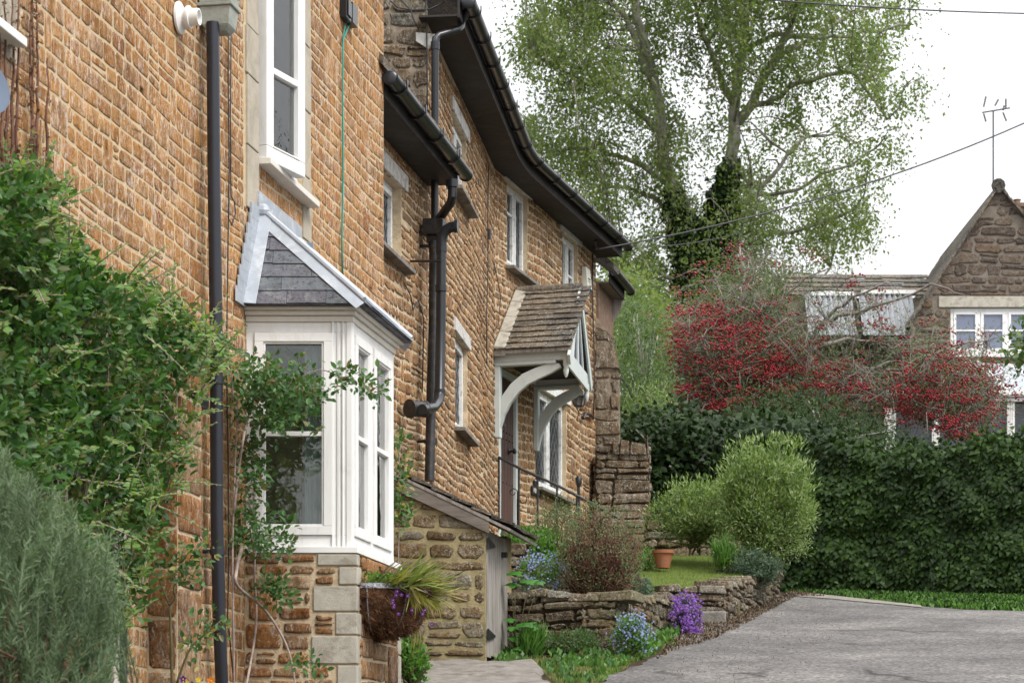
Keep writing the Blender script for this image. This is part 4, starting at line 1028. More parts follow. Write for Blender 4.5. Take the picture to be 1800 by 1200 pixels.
# gable bargeboards, infill panes
dg=pd+.015; gb=MB(); bw=.10
Gf=CP; zlo=zb1-.14
def bar(mb,u0,z0,u1,z1,w,d0,d1):
    L=math.hypot(u1-u0,z1-z0); nx,nz=-(z1-z0)/L*w/2,(u1-u0)/L*w/2
    mb.hexa([Gf.pt(u0-nx,z0-nz,d1),Gf.pt(u0+nx,z0+nz,d1),Gf.pt(u0+nx,z0+nz,d0),Gf.pt(u0-nx,z0-nz,d0),Gf.pt(u1-nx,z1-nz,d1),Gf.pt(u1+nx,z1+nz,d1),Gf.pt(u1+nx,z1+nz,d0),Gf.pt(u1-nx,z1-nz,d0)])
bar(gb,PU0-.12,zlo,um,zRg-.05,.12,dg,dg+.03); bar(gb,PU1+.12,zlo,um,zRg-.05,.12,dg+.001,dg+.031)
gb.build('bargeboard','sage',PO,bevel=.005)
gb=MB(); gb.fb(CP,PU0+.02,PU1-.02,zb0-.06,zb1-.02,dg-.025,dg-.001); bar(gb,um-.012,zb1-.03,um-.012,zRg-.08,.05,dg-.03,dg-.004); bar(gb,PU0+.36,zb1-.03,um-.05,zRg-.15,.04,dg-.03,dg-.006); bar(gb,PU1-.36,zb1-.03,um+.05,zRg-.15,.04,dg-.03,dg-.006)
gb.build('gable_frame','sage',PO,bevel=.004)
gb=MB(); gb.prism([CP.pt(PU0+.05,zb1-.03,dg-.04),CP.pt(PU1-.05,zb1-.03,dg-.04),CP.pt(um,zRg-.12,dg-.04)],Vector((-C2.nx,-C2.ny,0))*.006); gb.build('pane','glassF',PO)
for uu in (PU0-.02,PU1+.0):
    gb=MB(); p=CP.pt(uu,zb0-.10,dg-.03); gb.lathe(p,[(.008,-.07),(.022,-.04),(.03,.0),(.022,.03),(.03,.05),(.03,.12)],10); gb.build('finial','sage',PO,smooth=True)
# key safe on the far post
ks=C2.W(928,745,.09); mb=MB(); kf=C2.sub(PU1-.05)
ku,kz=kf.uz(928,745)
mb.fb(kf,ku-.045,ku+.045,kz-.065,kz+.05,.028,.065,0); mb.tube([kf.pt(ku-.04,kz+.045,.045),kf.pt(ku-.03,kz+.075,.045),kf.pt(ku+.03,kz+.075,.045),kf.pt(ku+.04,kz+.045,.045)],.01,6)
mb.fb(kf,ku-.03,ku+.03,kz-.05,kz+.0,.065,.070,1); mb.fb(kf,ku-.022,ku+.022,kz+.012,kz+.035,.065,.071,0)
o=mb.build('key_safe',['black','greyP'],None,bevel=.004); tag(o,'small black and grey key safe fixed to the right hand porch bracket','key safe')
# lantern
lt=thing('wall_lantern','black six-sided lantern hanging out on an iron scroll arm right of the porch','lantern',C2.W(1018,700,.3))
lc=P(1017.5,699,26.9)
def hexl(mb,c,prof,m=0,seg=6): mb.lathe(c,prof,seg,m)
mb=MB(); hexl(mb,lc,[(.0,.155),(.012,.15),(.012,.11),(.02,.10),(.10,.025),(.105,.01),(.09,.005)]); mb.build('lid','black',lt)
mb=MB(); hexl(mb,lc,[(.045,-.09),(.05,-.085),(.07,.006),(.07,.008)],0); mb.build('pane','conc',lt)
mb=MB()
for k in range(6):
    an=k*math.pi/3; mb.tube([lc+Vector((math.cos(an)*.052,math.sin(an)*.052,-.09)),lc+Vector((math.cos(an)*.082,math.sin(an)*.082,.01))],.006,5)
hexl(mb,lc+Vector((0,0,-.105)),[(.035,0),(.055,.008),(.055,.02),(.04,.022)]); mb.build('cage','black',lt)
mb=MB(); wp=C2.W(1040,703,.0); 
mb.tube([lc+Vector((0,0,.15)),lc+Vector((0,0,.20))],.006,6)
mb.tube([lc+Vector((-.06,0,-.05)),lc+Vector((-.0,0,-.16)),lc+Vector((-.02,0,-.25))],.006,6)
mb.tube([lc+Vector((.07,0,-.02)),lc.lerp(wp,.6)+Vector((0,0,.01)),wp],.008,6)
mb.tube([lc+Vector((.03+.03*math.cos(t),0,-.15+.03*math.sin(t)))*1 for t in np.linspace(0,5.5,14)],.005,5)
mb.tube([lc+Vector((.0,0,-.13)),lc+Vector((.06,0,-.14)),lc+Vector((.1,.0,-.06)),wp+Vector((0,0,-.02))],.006,5); mb.build('scroll_arm','iron2',lt)
# alarm box
mb=MB(); au0,az1=C2.uz(1029,468,.05); au1=au0+.20; az0=C2.uz(1030,518,.05)[1]; zsplit=az0+(az1-az0)*.27
v=lambda u,z,d:C2.pt(u,z,d)
mb.hexa([v(au0,zsplit,.08),v(au1,zsplit,.08),v(au1,zsplit,0),v(au0,zsplit,0),v(au0,az1,.055),v(au1,az1,.055),v(au1,az1,0),v(au0,az1,0)],0)
mb.hexa([v(au0+.05,az0,.04),v(au1-.05,az0,.04),v(au1-.05,az0,0),v(au0+.05,az0,0),v(au0,zsplit-.001,.081),v(au1,zsplit-.001,.081),v(au1,zsplit-.001,0),v(au0,zsplit-.001,0)],1)
for k,(a,b,w_) in enumerate(((.05,.14,.012),(.04,.15,.009),(.06,.13,.008))): mb.fb(C2,au0+a,au0+b,zsplit+.10-.03*k,zsplit+.10-.03*k+w_,.06,.078,2)
o=mb.build('alarm_box',['cream','blueP','greyP'],None,bevel=.004); tag(o,'cream burglar alarm box with blue pointed bottom high on the stone wall','alarm box')
# house name plate
sg=thing('house_sign','small black house name plate with a scrolled top on the wall behind the railings','sign',C2.W(941,862,.03))
su0,sz0=C2.uz(935,868,.02); su1=C2.uz(950,868,.02)[0]
mb=MB(); mb.fb(C2,su0,su1,sz0,sz0+.09,.005,.03); mb.fb(C2,su0+.09,su1-.09,sz0+.09,sz0+.16,.005,.028); mb.build('plate','black',sg,bevel=.006)
x0=su0+.04; hh=.05; zz=sz0+.022
def letter(*strokes):
    global mb
    mb=MB()
    for st_ in strokes: stroke(st_)
    mb.build('letter','pvcC',sg)
def stroke(pts,th=.009):
    for (a,b),(c,d_) in zip(pts,pts[1:]):
        L=math.hypot(c-a,d_-b); nx,nz=-(d_-b)/L*th/2,(c-a)/L*th/2
        mb.hexa([C2.pt(a-nx,b-nz,.034),C2.pt(a+nx,b+nz,.034),C2.pt(a+nx,b+nz,.03),C2.pt(a-nx,b-nz,.03),C2.pt(c-nx,d_-nz,.034),C2.pt(c+nx,d_+nz,.034),C2.pt(c+nx,d_+nz,.03),C2.pt(c-nx,d_-nz,.03)])
letter([(x0,zz),(x0,zz+hh),(x0+.025,zz+.02),(x0+.05,zz+hh),(x0+.05,zz)])
letter([(x0+.075,zz),(x0+.075,zz+hh),(x0+.11,zz),(x0+.11,zz+hh)])
letter([(x0+.135,zz+hh),(x0+.135,zz),(x0+.17,zz)]); letter([(x0+.185,zz+hh),(x0+.225,zz+hh)],[(x0+.205,zz+hh),(x0+.205,zz)])
# ================================================================== STEPS AND RAILINGS
ST=thing('door_steps','stone steps running down from the brown door beside iron railings','steps',(.6,24.7,3.2))
sf=C2.sub(dC[0]-.15)
for i in range(5):
    zt=3.95-i*.17; mb=MB(); mb.fb(sf,.0+i*.30,.30+i*.32+.02,2.6,zt,-1.25,-.02); mb.build('step','conc',ST,bevel=.012)
RL=thing('railing','thin black wrought-iron handrail with scrolls sloping down from the brown door','railing',P(900,950,24.7))
rf=Frame(*C2.pt(dC[0]-.02,0)[:2],C2.nx,C2.ny)
rw=lambda px,py: rf.W(px,py,0)
mb=MB(); mb.tube([rw(876,803),rw(912,822),rw(980,853),rw(1040,884),rw(1092,913)],.014,8); mb.build('handrail','iron',RL,smooth=True)
mb=MB(); mb.tube([rw(895,945),rw(945,970),rw(990,993),rw(1050,1022)],.012,8); mb.build('lower_rail','iron',RL,smooth=True)
for (x_,t_,b_) in ((877,804,930),(912,822,975),(945,838,990),(979,853,1010),(1014,870,1000),(1048,887,1010)):
    mb=MB(); mb.tube([rw(x_,t_),rw(x_,b_)],.011,8); mb.build('baluster','iron',RL,smooth=True)
def scroll(cx,cy,r,sg,turn=2.0,mat='iron'):
    c=rw(cx,cy); pts=[]
    for t in np.linspace(0,turn*math.pi,22):
        rr=r*(1-.33*t/math.pi*.9); rr=max(rr,.012); pts.append(c+Vector((rf.dx*math.cos(t)*rr*sg,rf.dy*math.cos(t)*rr*sg,math.sin(t)*rr)))
    pts=[c+Vector((rf.dx*r*sg,rf.dy*r*sg,-.28))]+pts
    m=MB(); m.tube(pts,.006,5); m.build('scroll',mat,RL,smooth='all')
scroll(902,865,.045,1); scroll(919,878,.06,-1,2,'iron2'); scroll(972,903,.05,1); scroll(988,912,.05,-1)
mb=MB(); p=P(1017,1000,26.3); q=P(1017,838,26.3); mb.tube([p,q],.016,8); mb.lathe(q+Vector((0,0,-.06)),[(.02,-.05),(.034,.0),(.036,.05),(.02,.07)],8); o=mb.build('iron_post','iron',None,smooth=True); tag(o,'black iron post with thick finial standing by the wall below the ground floor window','post')
# ================================================================== OUTHOUSE
OH=thing('outhouse','small mossy stone outhouse with lean-to tiled roof and silvered plank door','outhouse',P(780,1160,18.5))
so=P(853,1000,18.4); SX=so.x; S=Frame(SX-1.25,18.4,1,0)
sl_=1.25
def stz(u):
    px=CX+(S.x+u)/S.y*F; y=835+(px-700)*(908-835)/(855-700); return EYE+(H-y-4)/F*S.y
stonework('stonework',S,0,sl_,1.9,4.3,'stoneS',OH,ch=.112,cw=.26,gap=.026,prot=.010,rad=.022,seed=71,ztop=stz,wav=.006,jit=.008,big=.0,hv=(.6,1.35))
mortar('wall',S,0,sl_,1.8,4.4,'mortarS',OH,ztop=stz,step=.1,thick=.15)
SD=Frame(SX,18.4,mA,1); sdl=1.0
du0=SD.uz(856,1050)[0]; du1=SD.uz(890,1050)[0]; dtop=SD.uz(870,925)[1]; dbot=2.5
SDw=.03
mb=MB(); mb.fb(SD,0.001,.06,1.8,stz(sl_)-.04,-.15,-.0); mb.fb(SD,du1+.02,du1+.22,1.8,stz(sl_)-.04,-.15,0); mb.build('door_jamb','mortarS',OH)
mb=MB(); n_=5; wdt=(du1-.03)/n_; rr=random.Random(9)
for i in range(n_): mb.fb(SD,.04+i*wdt,.04+(i+1)*wdt-.006,SD.uz(870,1158)[1]+rr.uniform(-.02,.02),stz(sl_)-.07+rr.uniform(-.01,.005),-.02,.006+rr.uniform(0,.004))
OD=mb.build('plank_door','wood',OH,bevel=.003)
for yy in (952,1113):
    a=SD.uz(854,yy,.015); mb=MB(); z_=a[1]; u_=a[0]
    mb.hexa([SD.pt(.02,z_-.045,.022),SD.pt(.30,z_-.008,.022),SD.pt(.30,z_-.008,.012),SD.pt(.02,z_-.045,.012),SD.pt(.02,z_+.045,.022),SD.pt(.30,z_+.008,.022),SD.pt(.30,z_+.008,.012),SD.pt(.02,z_+.045,.012)]); mb.build('hinge','iron',OD)
mb=MB(); a=SD.uz(885,975,.02); mb.fb(SD,a[0]-.03,a[0]+.03,a[1]-.02,a[1]+.02,.005,.05); mb.build('latch','iron',OD)
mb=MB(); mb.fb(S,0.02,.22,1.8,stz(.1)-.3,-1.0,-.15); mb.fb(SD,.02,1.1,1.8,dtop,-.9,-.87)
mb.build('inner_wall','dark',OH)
# bargeboard along the slope
mb=MB(); u0_=S.uz(700,830)[0]; 
a=S.pt(u0_,stz(u0_)+.00,.012); b=S.pt(sl_+.03,stz(sl_+.03)+.0,.012); dn=Vector((0,0,-.11)); up=Vector((0,0,.02))
mb.prism([a+dn,b+dn*.95,b+up,a+up],(0,-.03,0)); mb.build('bargeboard','woodH',OH,bevel=.003)
# tiles of lean-to
t0=S.pt(sl_+.20,stz(sl_+.2)+.02,.05); t1=Vector((t0.x,t0.y,t0.z)); top=S.pt(u0_-.05,stz(u0_-.05)+.03,.05)
U=Vector((mA,1,0)).normalized(); Vd=(top-t0).normalized(); Nn=U.cross(Vd); Nn=Nn if Nn.z>0 else -Nn; Nn.normalize()
Lv=(top-t0).length; mb=MB(); rnd=random.Random(5)
tile_rows(mb,t0,U,Vd,Nn,6,Lv/6,lambda v:0,lambda v:1.15,.23,.02,rnd,0,.012); mb.build('roof_tiles','tileS',OH)
mb=MB(); mb.prism([t0-Nn*.03,top-Nn*.03,top-Nn*.03+U*1.15,t0-Nn*.03+U*1.15],Nn*.02); mb.build('roof_deck','wood',OH)
# ================================================================== DRY STONE WALLS
def drywall(name,label,p0,p1,zb,zt0,zt1,seed,ch=.085,cw=.2,th=.3,cope=True,mat='stoneW',cat='stone wall',ends=True):
    """free standing wall between plan points; zt at both ends; base zb() below ground"""
    th_=thing(name,label,cat,(p0[0],p0[1],zb),'dry-stone walls of the raised garden' if name=='garden_wall' else None)
    L=math.hypot(p1[0]-p0[0],p1[1]-p0[1]); fr=Frame(p0[0],p0[1],p1[0]-p0[0],p1[1]-p0[1])
    top=lambda u: zt0+(zt1-zt0)*max(0,min(1,u/L))+.018*math.sin(u*7+seed)
    stonework('face_stones',fr,0,L,zb,max(zt0,zt1)+.05,mat,th_,ch=ch,cw=cw,gap=.010,prot=.028,rad=.022,seed=seed,ztop=top,wav=.008,jit=.012,big=.04,smooth=False,hv=(.5,1.5))
    mortar('wall_core',fr,0,L,zb-.1,max(zt0,zt1)+.05,'mortarW',th_,ztop=lambda u: top(u)-.02,step=.15,thick=th)
    if ends:
        for (u,flip) in ((0,1),(L,0)):
            q=fr.pt(u,0,-th if flip else 0); ef=Frame(q.x,q.y,fr.nx*(1 if flip else -1),fr.ny*(1 if flip else -1))
            stonework('end_stones',ef,0,th,zb,top(u),mat,th_,ch=ch,cw=cw*.8,gap=.010,prot=.02,rad=.025,seed=seed+7,wav=0,jit=.012,smooth=False)
    if cope:
        mb=MB(); u=-.02; r=random.Random(seed)
        while u<L:
            w=r.uniform(.12,.3); h=r.uniform(.035,.07); z=top(min(u+w/2,L)); a=r.uniform(-.03,.03)
            b=len(mb.v); jt=lambda s=.015:r.uniform(-s,s)
            p=[fr.pt(u+jt(),z-.01,.05+jt()),fr.pt(u+w-.008,z-.01+jt(.005),.05+jt()),fr.pt(u+w-.008,z-.01,-th+jt()),fr.pt(u,z-.01,-th+jt())]
            q=[fr.pt(u+.01+jt(),z+h+jt(),.035+jt()),fr.pt(u+w-.02,z+h+jt(),.03+jt()),fr.pt(u+w-.02,z+h+jt(),-th+.02),fr.pt(u+.01,z+h+jt(),-th+.02)]
            mb.hexa(p+q); u+=w
        mb.build('coping',mat,th_,bevel=.012)
    return th_
# front garden wall run 1: px 890 -> 1080 (frontal), then back to px 1185
g1=P(888,1100,19.3); g2=P(1083,1100,19.0); g3=P(1182,1100,21.9); g4=P(1140,1080,22.9)
drywall('garden_wall','rough dry-stone garden wall beside the outhouse door, below the twiggy shrub',(g1.x,g1.y),(g2.x,g2.y),2.3,EYE+(H-1050)/F*19.3,EYE+(H-1052)/F*19.0,81,.08,.22,.3)
drywall('garden_wall','mossy dry-stone garden wall section running back to the purple flowers',(g2.x,g2.y),(g3.x-.02,g3.y),2.3,EYE+(H-1056)/F*19.0,EYE+(H-1058)/F*21.9,82,.085,.16,.28)
h1=P(1163,1100,22.9); h2=P(1272,1100,23.0); h3=P(1366,1060,27.3)
drywall('garden_wall','low dry-stone garden wall in front of the small lawn, right of the purple flowers',(h1.x,h1.y),(h2.x,h2.y),2.8,EYE+(H-1043)/F*22.9,EYE+(H-1036)/F*23.,83,.075,.2,.3)
drywall('garden_wall','low dry-stone garden wall curving back up the lane beside the grey-green shrub',(h2.x,h2.y),(h3.x,h3.y),2.9,EYE+(H-1036)/F*23.,EYE+(H-1012)/F*27.3,84,.085,.17,.3)
mb=MB(); c=P(1258,1068,22.9); mb.hexa([P(1230,1098,22.86),P(1277,1099,22.8),P(1277,1099,23.2),P(1230,1098,23.2),P(1231,1074,22.86),P(1276,1073,22.82),P(1276,1073,23.2),P(1231,1074,23.2)]); o=mb.build('stone_block','conc',None,bevel=.015); tag(o,'large squared lichen-grey stone block at the foot of the low lawn wall','stone block')
# pier at the cottage end
k0=P(1046,900,28.2); k1=P(1141,900,28.2); 
PT=drywall('stone_pier','tall rough dry-stone pier with upright capstones at the end of the cottage','x' and (k0.x,k0.y),(k1.x,k1.y),3.0,EYE+(H-800)/F*28.2,EYE+(H-786)/F*28.2,91,.105,.32,.5,False,'stoneD','stone pier')
mb=MB(); r=random.Random(3); x_=1078
while x_<1138:
    w=r.uniform(10,18) if x_<1100 else r.uniform(22,34); h=r.uniform(20,32)
    p=P(x_,798,28.15); q=P(min(x_+w,1142),798,28.15)
    mb.hexa([p,q-Vector((.01,0,0)),q+Vector((-.01,.4,0)),p+Vector((0,.4,0))]+[v+Vector((r.uniform(-.02,.02),0,h/150+r.uniform(-.02,.02))) for v in (p,q-Vector((.02,0,0)),q+Vector((-.02,.4,0)),p+Vector((0.01,.4,0)))]); x_+=w
mb.build('capstones','stoneD',PT,bevel=.02)
# wall behind the lawn
b0=P(1138,950,27.4); b1=P(1300,950,27.4)
drywall('back_garden_wall','dark old rubble wall behind the terracotta pot at the back of the lawn',(b0.x,b0.y),(b1.x,b1.y),3.7,EYE+(H-905)/F*27.4,EYE+(H-912)/F*27.4,95,.15,.26,.3,False,'stoneD')
# upper bed edging
e0=P(888,1000,20.6); e1=P(926,1000,20.6); drywall('garden_wall','short stub of stacked stones above the broad green leaves by the outhouse',(e0.x,e0.y),(e1.x,e1.y),2.9,EYE+(H-948)/F*20.6,EYE+(H-952)/F*20.6,97,.09,.2,.3,False)
# terracotta pot
pp_=P(1165.5,998,25.4); mb=MB(); mb.lathe(pp_,[(.07,0),(.09,.10),(.105,.15),(.118,.152),(.12,.185),(.105,.185),(.095,.12),(0,.12)],24); o=mb.build('plant_pot','terra',None,smooth=True); tag(o,'terracotta plant pot standing on the grass against the dark wall','plant pot')
# ================================================================== WALL BASKET
WB=thing('wall_basket','half-round coir wall basket of grasses and small purple flowers under the bay window','wall basket',PF.pt(.3,2.2,.1))
ba=PF.uz(631,1080)[0]; bb=ba+.74; bc=(ba+bb)/2; br_=(bb-ba)/2; bp=.30
zR=EYE+(H-1040)/F*14.6
seg=26; rings=8; vs=[];
for i in range(rings+1):
    ph=i/rings*math.pi/2
    for k in range(seg+1):
        th=math.pi*k/seg; rr=math.cos(ph)**.6; w=1+.05*wob(k*.4,i*.5,3,1)
        vs.append(PF.pt(bc-math.cos(th)*br_*rr*w,zR-math.sin(ph)*.27*w,.01+math.sin(th)*bp*rr*w))
mb=MB(); mb.add(vs,[(i*(seg+1)+k,i*(seg+1)+k+1,(i+1)*(seg+1)+k+1,(i+1)*(seg+1)+k) for i in range(rings) for k in range(seg)])
top=[PF.pt(bc-math.cos(math.pi*k/seg)*br_,zR-.02,.01+math.sin(math.pi*k/seg)*bp) for k in range(seg+1)]
LN=mb.build('coir_liner','coir',WB,smooth='all')
mb=MB(); mb.add(top,[tuple(range(len(top)))]); mb.build('soil','soil',WB)
rng=np.random.default_rng(11)
def hair(name,pts,axis,size,mat,parent): return leaves(name,pts,axis,rdirs(rng,len(pts)),size,T_NEED,[mat],parent)
idx=rng.integers(0,len(vs),5200); fz=np.array([tuple(vs[i]) for i in idx])+rng.normal(scale=.010,size=(5200,3))
ax=rdirs(rng,5200,(.6,-.3,-.2)); hair('coir_fibres',fz,ax,rng.uniform(.02,.05,5200),'coir',WB)
mb=MB(); rim=[PF.pt(bc-math.cos(math.pi*k/20)*(br_+.008),zR,.012+math.sin(math.pi*k/20)*(bp+.008)) for k in range(21)]
for a,b in zip(rim,rim[1:]): mb.hexa([a-Vector((0,0,.018)),b-Vector((0,0,.018)),b*.999-Vector((0,0,.018))+Vector((0,.004,.002)),a-Vector((0,-.004,.018)),a+Vector((0,0,.012)),b+Vector((0,0,.012)),b+Vector((0,.004,.012)),a+Vector((0,.004,.012))])
for th in (.12,.9,1.7,2.5):
    mb.tube([PF.pt(bc-math.cos(th)*br_*math.cos(p_)**.6*1.02,zR-math.sin(p_)*.275,.012+math.sin(th)*bp*1.03*math.cos(p_)**.6) for p_ in np.linspace(0,1.4,7)],.004,5)
mb.build('wire_frame','lead',WB)
# ================================================================== GROUND
def sheet(name,poly,mat,lift,kind='structure',step=.25,zf=None,jag=0.,seed=0):
    """irregular sheet laid on the ground inside a plan polygon"""
    xs=[p[0] for p in poly]; ys=[p[1] for p in poly]; mb=MB()
    n=len(poly); pts=[]
    for i in range(n):
        a=Vector(poly[i]);b=Vector(poly[(i+1)%n]); k=max(1,int((b-a).length/step))
        for j in range(k):
            p=a.lerp(b,j/k); nn=Vector((b.y-a.y,a.x-b.x)).normalized()
            q=p+nn*jag*(wob(p.x,p.y,seed,1.7)+.5*wob(p.x,p.y,seed+5,6)); pts.append(q)
    zf=zf or ground
    import bmesh
    bm=bmesh.new(); vs=[bm.verts.new((p.x,p.y,0)) for p in pts]; f=bm.faces.new(vs)
    bmesh.ops.triangulate(bm,faces=[f])
    for v in bm.verts: v.co.z=zf(v.co.x,v.co.y)+lift
    me=bpy.data.meshes.new(name); bm.to_mesh(me); bm.free(); me.materials.append(M[mat]); o=bpy.data.objects.new(name,me); COL.objects.link(o)
    if me.polygons and me.polygons[0].normal.z<0: me.flip_normals()
    if kind: o['kind']=kind
    return o
mb=MB(); ny=60; ysn=[-30+i*(60+30)/ny for i in range(ny+1)]+[90,140,250,600]
vs=[];
for y in ysn: vs+=[(-300,y,ground(0,y)),(300,y,ground(0,y))]
mb.add(vs,[(2*i,2*i+1,2*i+3,2*i+2) for i in range(len(ysn)-1)]); o=mb.build('ground','earth',None); o['kind']='structure'
def G(px,py):   # point on the lane surface seen at a pixel
    k=(H-py)/F; Y=1.5/(.137-k) if .137-k>0 else 40
    Y=min(Y,40); return ((px-CX)/F*Y,Y)
# lane: outline from pixels on the ground plane
lane=[(-1.9,-12),(12,-12),(12,24.4),G(1810,1076),G(1700,1073),G(1600,1066),G(1500,1056),G(1440,1048),G(1392,1040),G(1368,1052),G(1330,1075),G(1285,1092),G(1235,1103),G(1190,1118),G(1165,1150),G(1120,1172),G(1065,1192),(.35,15.4),(-.3,13),(-1.3,8)]
sheet('lane',lane,'asphalt',.012,step=.12,jag=.08,seed=2)
sheet('lane_edge',[G(1395,1043),G(1440,1046),G(1520,1055),G(1620,1066),G(1622,1070),G(1520,1060),G(1445,1053),G(1400,1050)],'pale',.020,step=.15,jag=.03,seed=7)
# lawn terrace
zl=lambda x,y: 3.40+.185*(y-22.9)
lw=[(P(1060,0,22.)[0],21.2),(g3.x-.2,21.9),(h1.x,h1.y+.2),(h2.x,h2.y+.2),(h3.x-.1,h3.y),(b1.x,27.4),(b0.x,27.4),(k0.x,28.1),(.9,25.)]
sheet('lawn',lw,'lawn',0,step=.3,zf=zl)
bed=[(g1.x-.1,g1.y+.15),(g2.x,g2.y+.15),(g3.x-.3,21.8),(.95,25.2),(.0,24.4),(-.35,22.5),(e0.x,20.6)]
sheet('garden_soil',bed,'soil',0,step=.3,zf=lambda x,y: 3.02+.19*(y-19.3))
# worn slab path before the outhouse
mb=MB(); gx,gy=70,46; x0_,x1_,y0_,y1_=-.85,.32,14.9,18.25
for j in range(gy):
    for i in range(gx):
        u=i/(gx-1); v=j/(gy-1); yy=y0_+(y1_-y0_)*v; l=x0_+.12*v+.05*wob(yy,3,1,2); r=x1_-.12*v+.10*wob(yy,9,1,1.6)+.03*wob(yy,2,4,9)
        xx=l+(r-l)*u; e=min(1,min(u,1-u)*18,v*26,(1-v)*26); edge=.075*e**.5
        mb.v.append((xx,yy,ground(xx,yy)-.03+edge+.022*wob(xx,yy,0,3)+.008*wob(xx,yy,2,14)))
for j in range(gy-1):
    for i in range(gx-1): a=j*gx+i; mb.f.append((a,a+1,a+gx+1,a+gx)); mb.m.append(0)
o=mb.build('stone_path','conc',None,smooth='all'); o['kind']='structure'
# ================================================================== FAR HOUSE
FY=44.0
HF=thing('gabled_house','far dark stone gabled house at the upper right with white window and roof aerial','house',P(1755,900,FY))
FF=Frame(P(1560,0,FY).x,FY,1,0)
uF=lambda px:(px-CX)/F*FY-FF.x
zF=lambda py: EYE+(H-py)/F*FY
ap=uF(1755)
def gz_(u):
    y=330+(1755-(CX+(FF.x+u)/FY*F))*1.53 if u<ap else 330+((CX+(FF.x+u)/FY*F)-1755)*1.15
    return zF(y)
fu0,fu1=uF(1604),uF(1990)
ow=[(uF(1671),uF(1822),zF(622),zF(541))]
stonework('stonework',FF,fu0,fu1,5.8,zF(330),'stoneF',HF,ch=.16,cw=.36,gap=.03,prot=.02,rad=.03,hv=(.6,1.5),smooth=False,seed=101,openings=ow,ztop=gz_,wav=.01,jit=.018,extra_rects=[(uF(1640),uF(1990),zF(541),zF(520))])
mortar('wall',FF,fu0,fu1,5.6,zF(330),'mortarF',HF,openings=ow,ztop=gz_,step=.12)
block(FF,HF,'lintel',uF(1650),uF(1905),zF(540),zF(521),-.1,.03,'ashlarG')
wF=window(FF,HF,ow[0][0],ow[0][1],ow[0][2],ow[0][3],-.05,3,.52,None,.06,.05,'pvc',False,'glassF')
sill(FF,HF,ow[0][0]-.08,ow[0][1]+.1,ow[0][2]-.004,'pvc',.06,-.1,.08)
# roof verge slabs
rnd=random.Random(15); mb=MB()
for (pa,pb) in (((1755,330),(1606,560)),((1756,330),(1990,598))):
    a=P(*pa,FY-.05); b=P(*pb,FY-.05); n_=34
    for i in range(n_):
        p=a.lerp(b,i/n_); q=a.lerp(b,(i+1.15)/n_); up=Vector((0,0,.05+rnd.uniform(0,.03)))
        mb.hexa([p-Vector((0,.06,.0)),q-Vector((0,.06,0)),q+Vector((0,6,0)),p+Vector((0,6,0))]+[v+up for v in (p-Vector((0,.06,0)),q-Vector((0,.06,.02)),q+Vector((0,6,-.02)),p+Vector((0,6,0)))])
mb.build('roof','tileS',HF)
mb=MB(); mb.tube([P(1755,326,FY-.12),P(1755,326,FY+6)],.13,10); mb.build('ridge_tiles','tileS',HF)
mb=MB(); p=P(1788,408,FY+1.5); mb.box(p+Vector((.02,0,.0)),(.26,.5,.9)); mb.box(p+Vector((.02,0,.45)),(.34,.58,.08)); 
mb.lathe(p+Vector((.0,0,.49)),[(.07,0),(.06,.10),(.08,.12)],10); mb.build('chimney','brick',HF,bevel=.01)
mb=MB(); mb.fb(FF,uF(1700),uF(1960),zF(668),zF(628),0.001,.02); mb.build('brick_band','brick',HF)
# wing with corrugated lean-to
WG=thing('roofed_wing','low far wing with old tiled ridge and corrugated sheets behind the berry tree','outbuilding',P(1500,900,FY+1))
Wy=FY+1.5; xl=P(1385,0,Wy).x; xr=P(1640,0,Wy).x
zW=lambda py: EYE+(H-py)/F*Wy
mb=MB(); rnd=random.Random(19)
tile_rows(mb,Vector((xl,Wy,zW(522))),Vector((1,0,0)),Vector((0,.75,.66)).normalized(),Vector((0,-.66,.75)).normalized(),5,.16,lambda v:0,lambda v:xr-xl,.3,.03,rnd,0,.01)
mb.build('roof_tiles','tileS',WG)
mb=MB(); mb.hexa([(xl,Wy+.03,zW(900)),(xr,Wy+.03,zW(900)),(xr,Wy+3,zW(900)),(xl,Wy+3,zW(900)),(xl,Wy+.03,zW(523)),(xr,Wy+.03,zW(523)),(xr,Wy+3,zW(523)),(xl,Wy+3,zW(523))]); mb.build('wall','mortarF',WG)
stonework('stonework',Frame(xl,Wy+.03,1,0),0,xr-xl,5.5,zW(600),'stoneF',WG,ch=.17,cw=.38,gap=.03,prot=.03,rad=.04,seed=103)
for (pa,pb) in ((1417,1500),(1512,1606)):
    mb=MB(); xa=P(pa,0,Wy-.3).x; xb=P(pb,0,Wy-.3).x; n_=int((xb-xa)/.095)*4; vs=[]
    for i in range(n_+1):
        x_=xa+(xb-xa)*i/n_; off=.055*math.sin(i/4*2*math.pi)
        vs+=[(x_,Wy-.75+off,zW(602)),(x_,Wy-.1+off,zW(518))]
    mb.add(vs,[(2*i,2*i+2,2*i+3,2*i+1) for i in range(n_)]); o=mb.build('corrugated_sheet','corr',WG); sm=o.modifiers.new('thickness','SOLIDIFY'); sm.thickness=.006
mb=MB(); mb.box(((P(1425,0,Wy).x+P(1500,0,Wy).x)/2,Wy-.12,zW(519)),(P(1500,0,Wy).x-P(1425,0,Wy).x,.1,.07)); mb.box(((P(1512,0,Wy).x+P(1608,0,Wy).x)/2,Wy-.12,zW(516)),(P(1608,0,Wy).x-P(1512,0,Wy).x,.1,.07)); mb.build('fascia_board','pvc',WG)
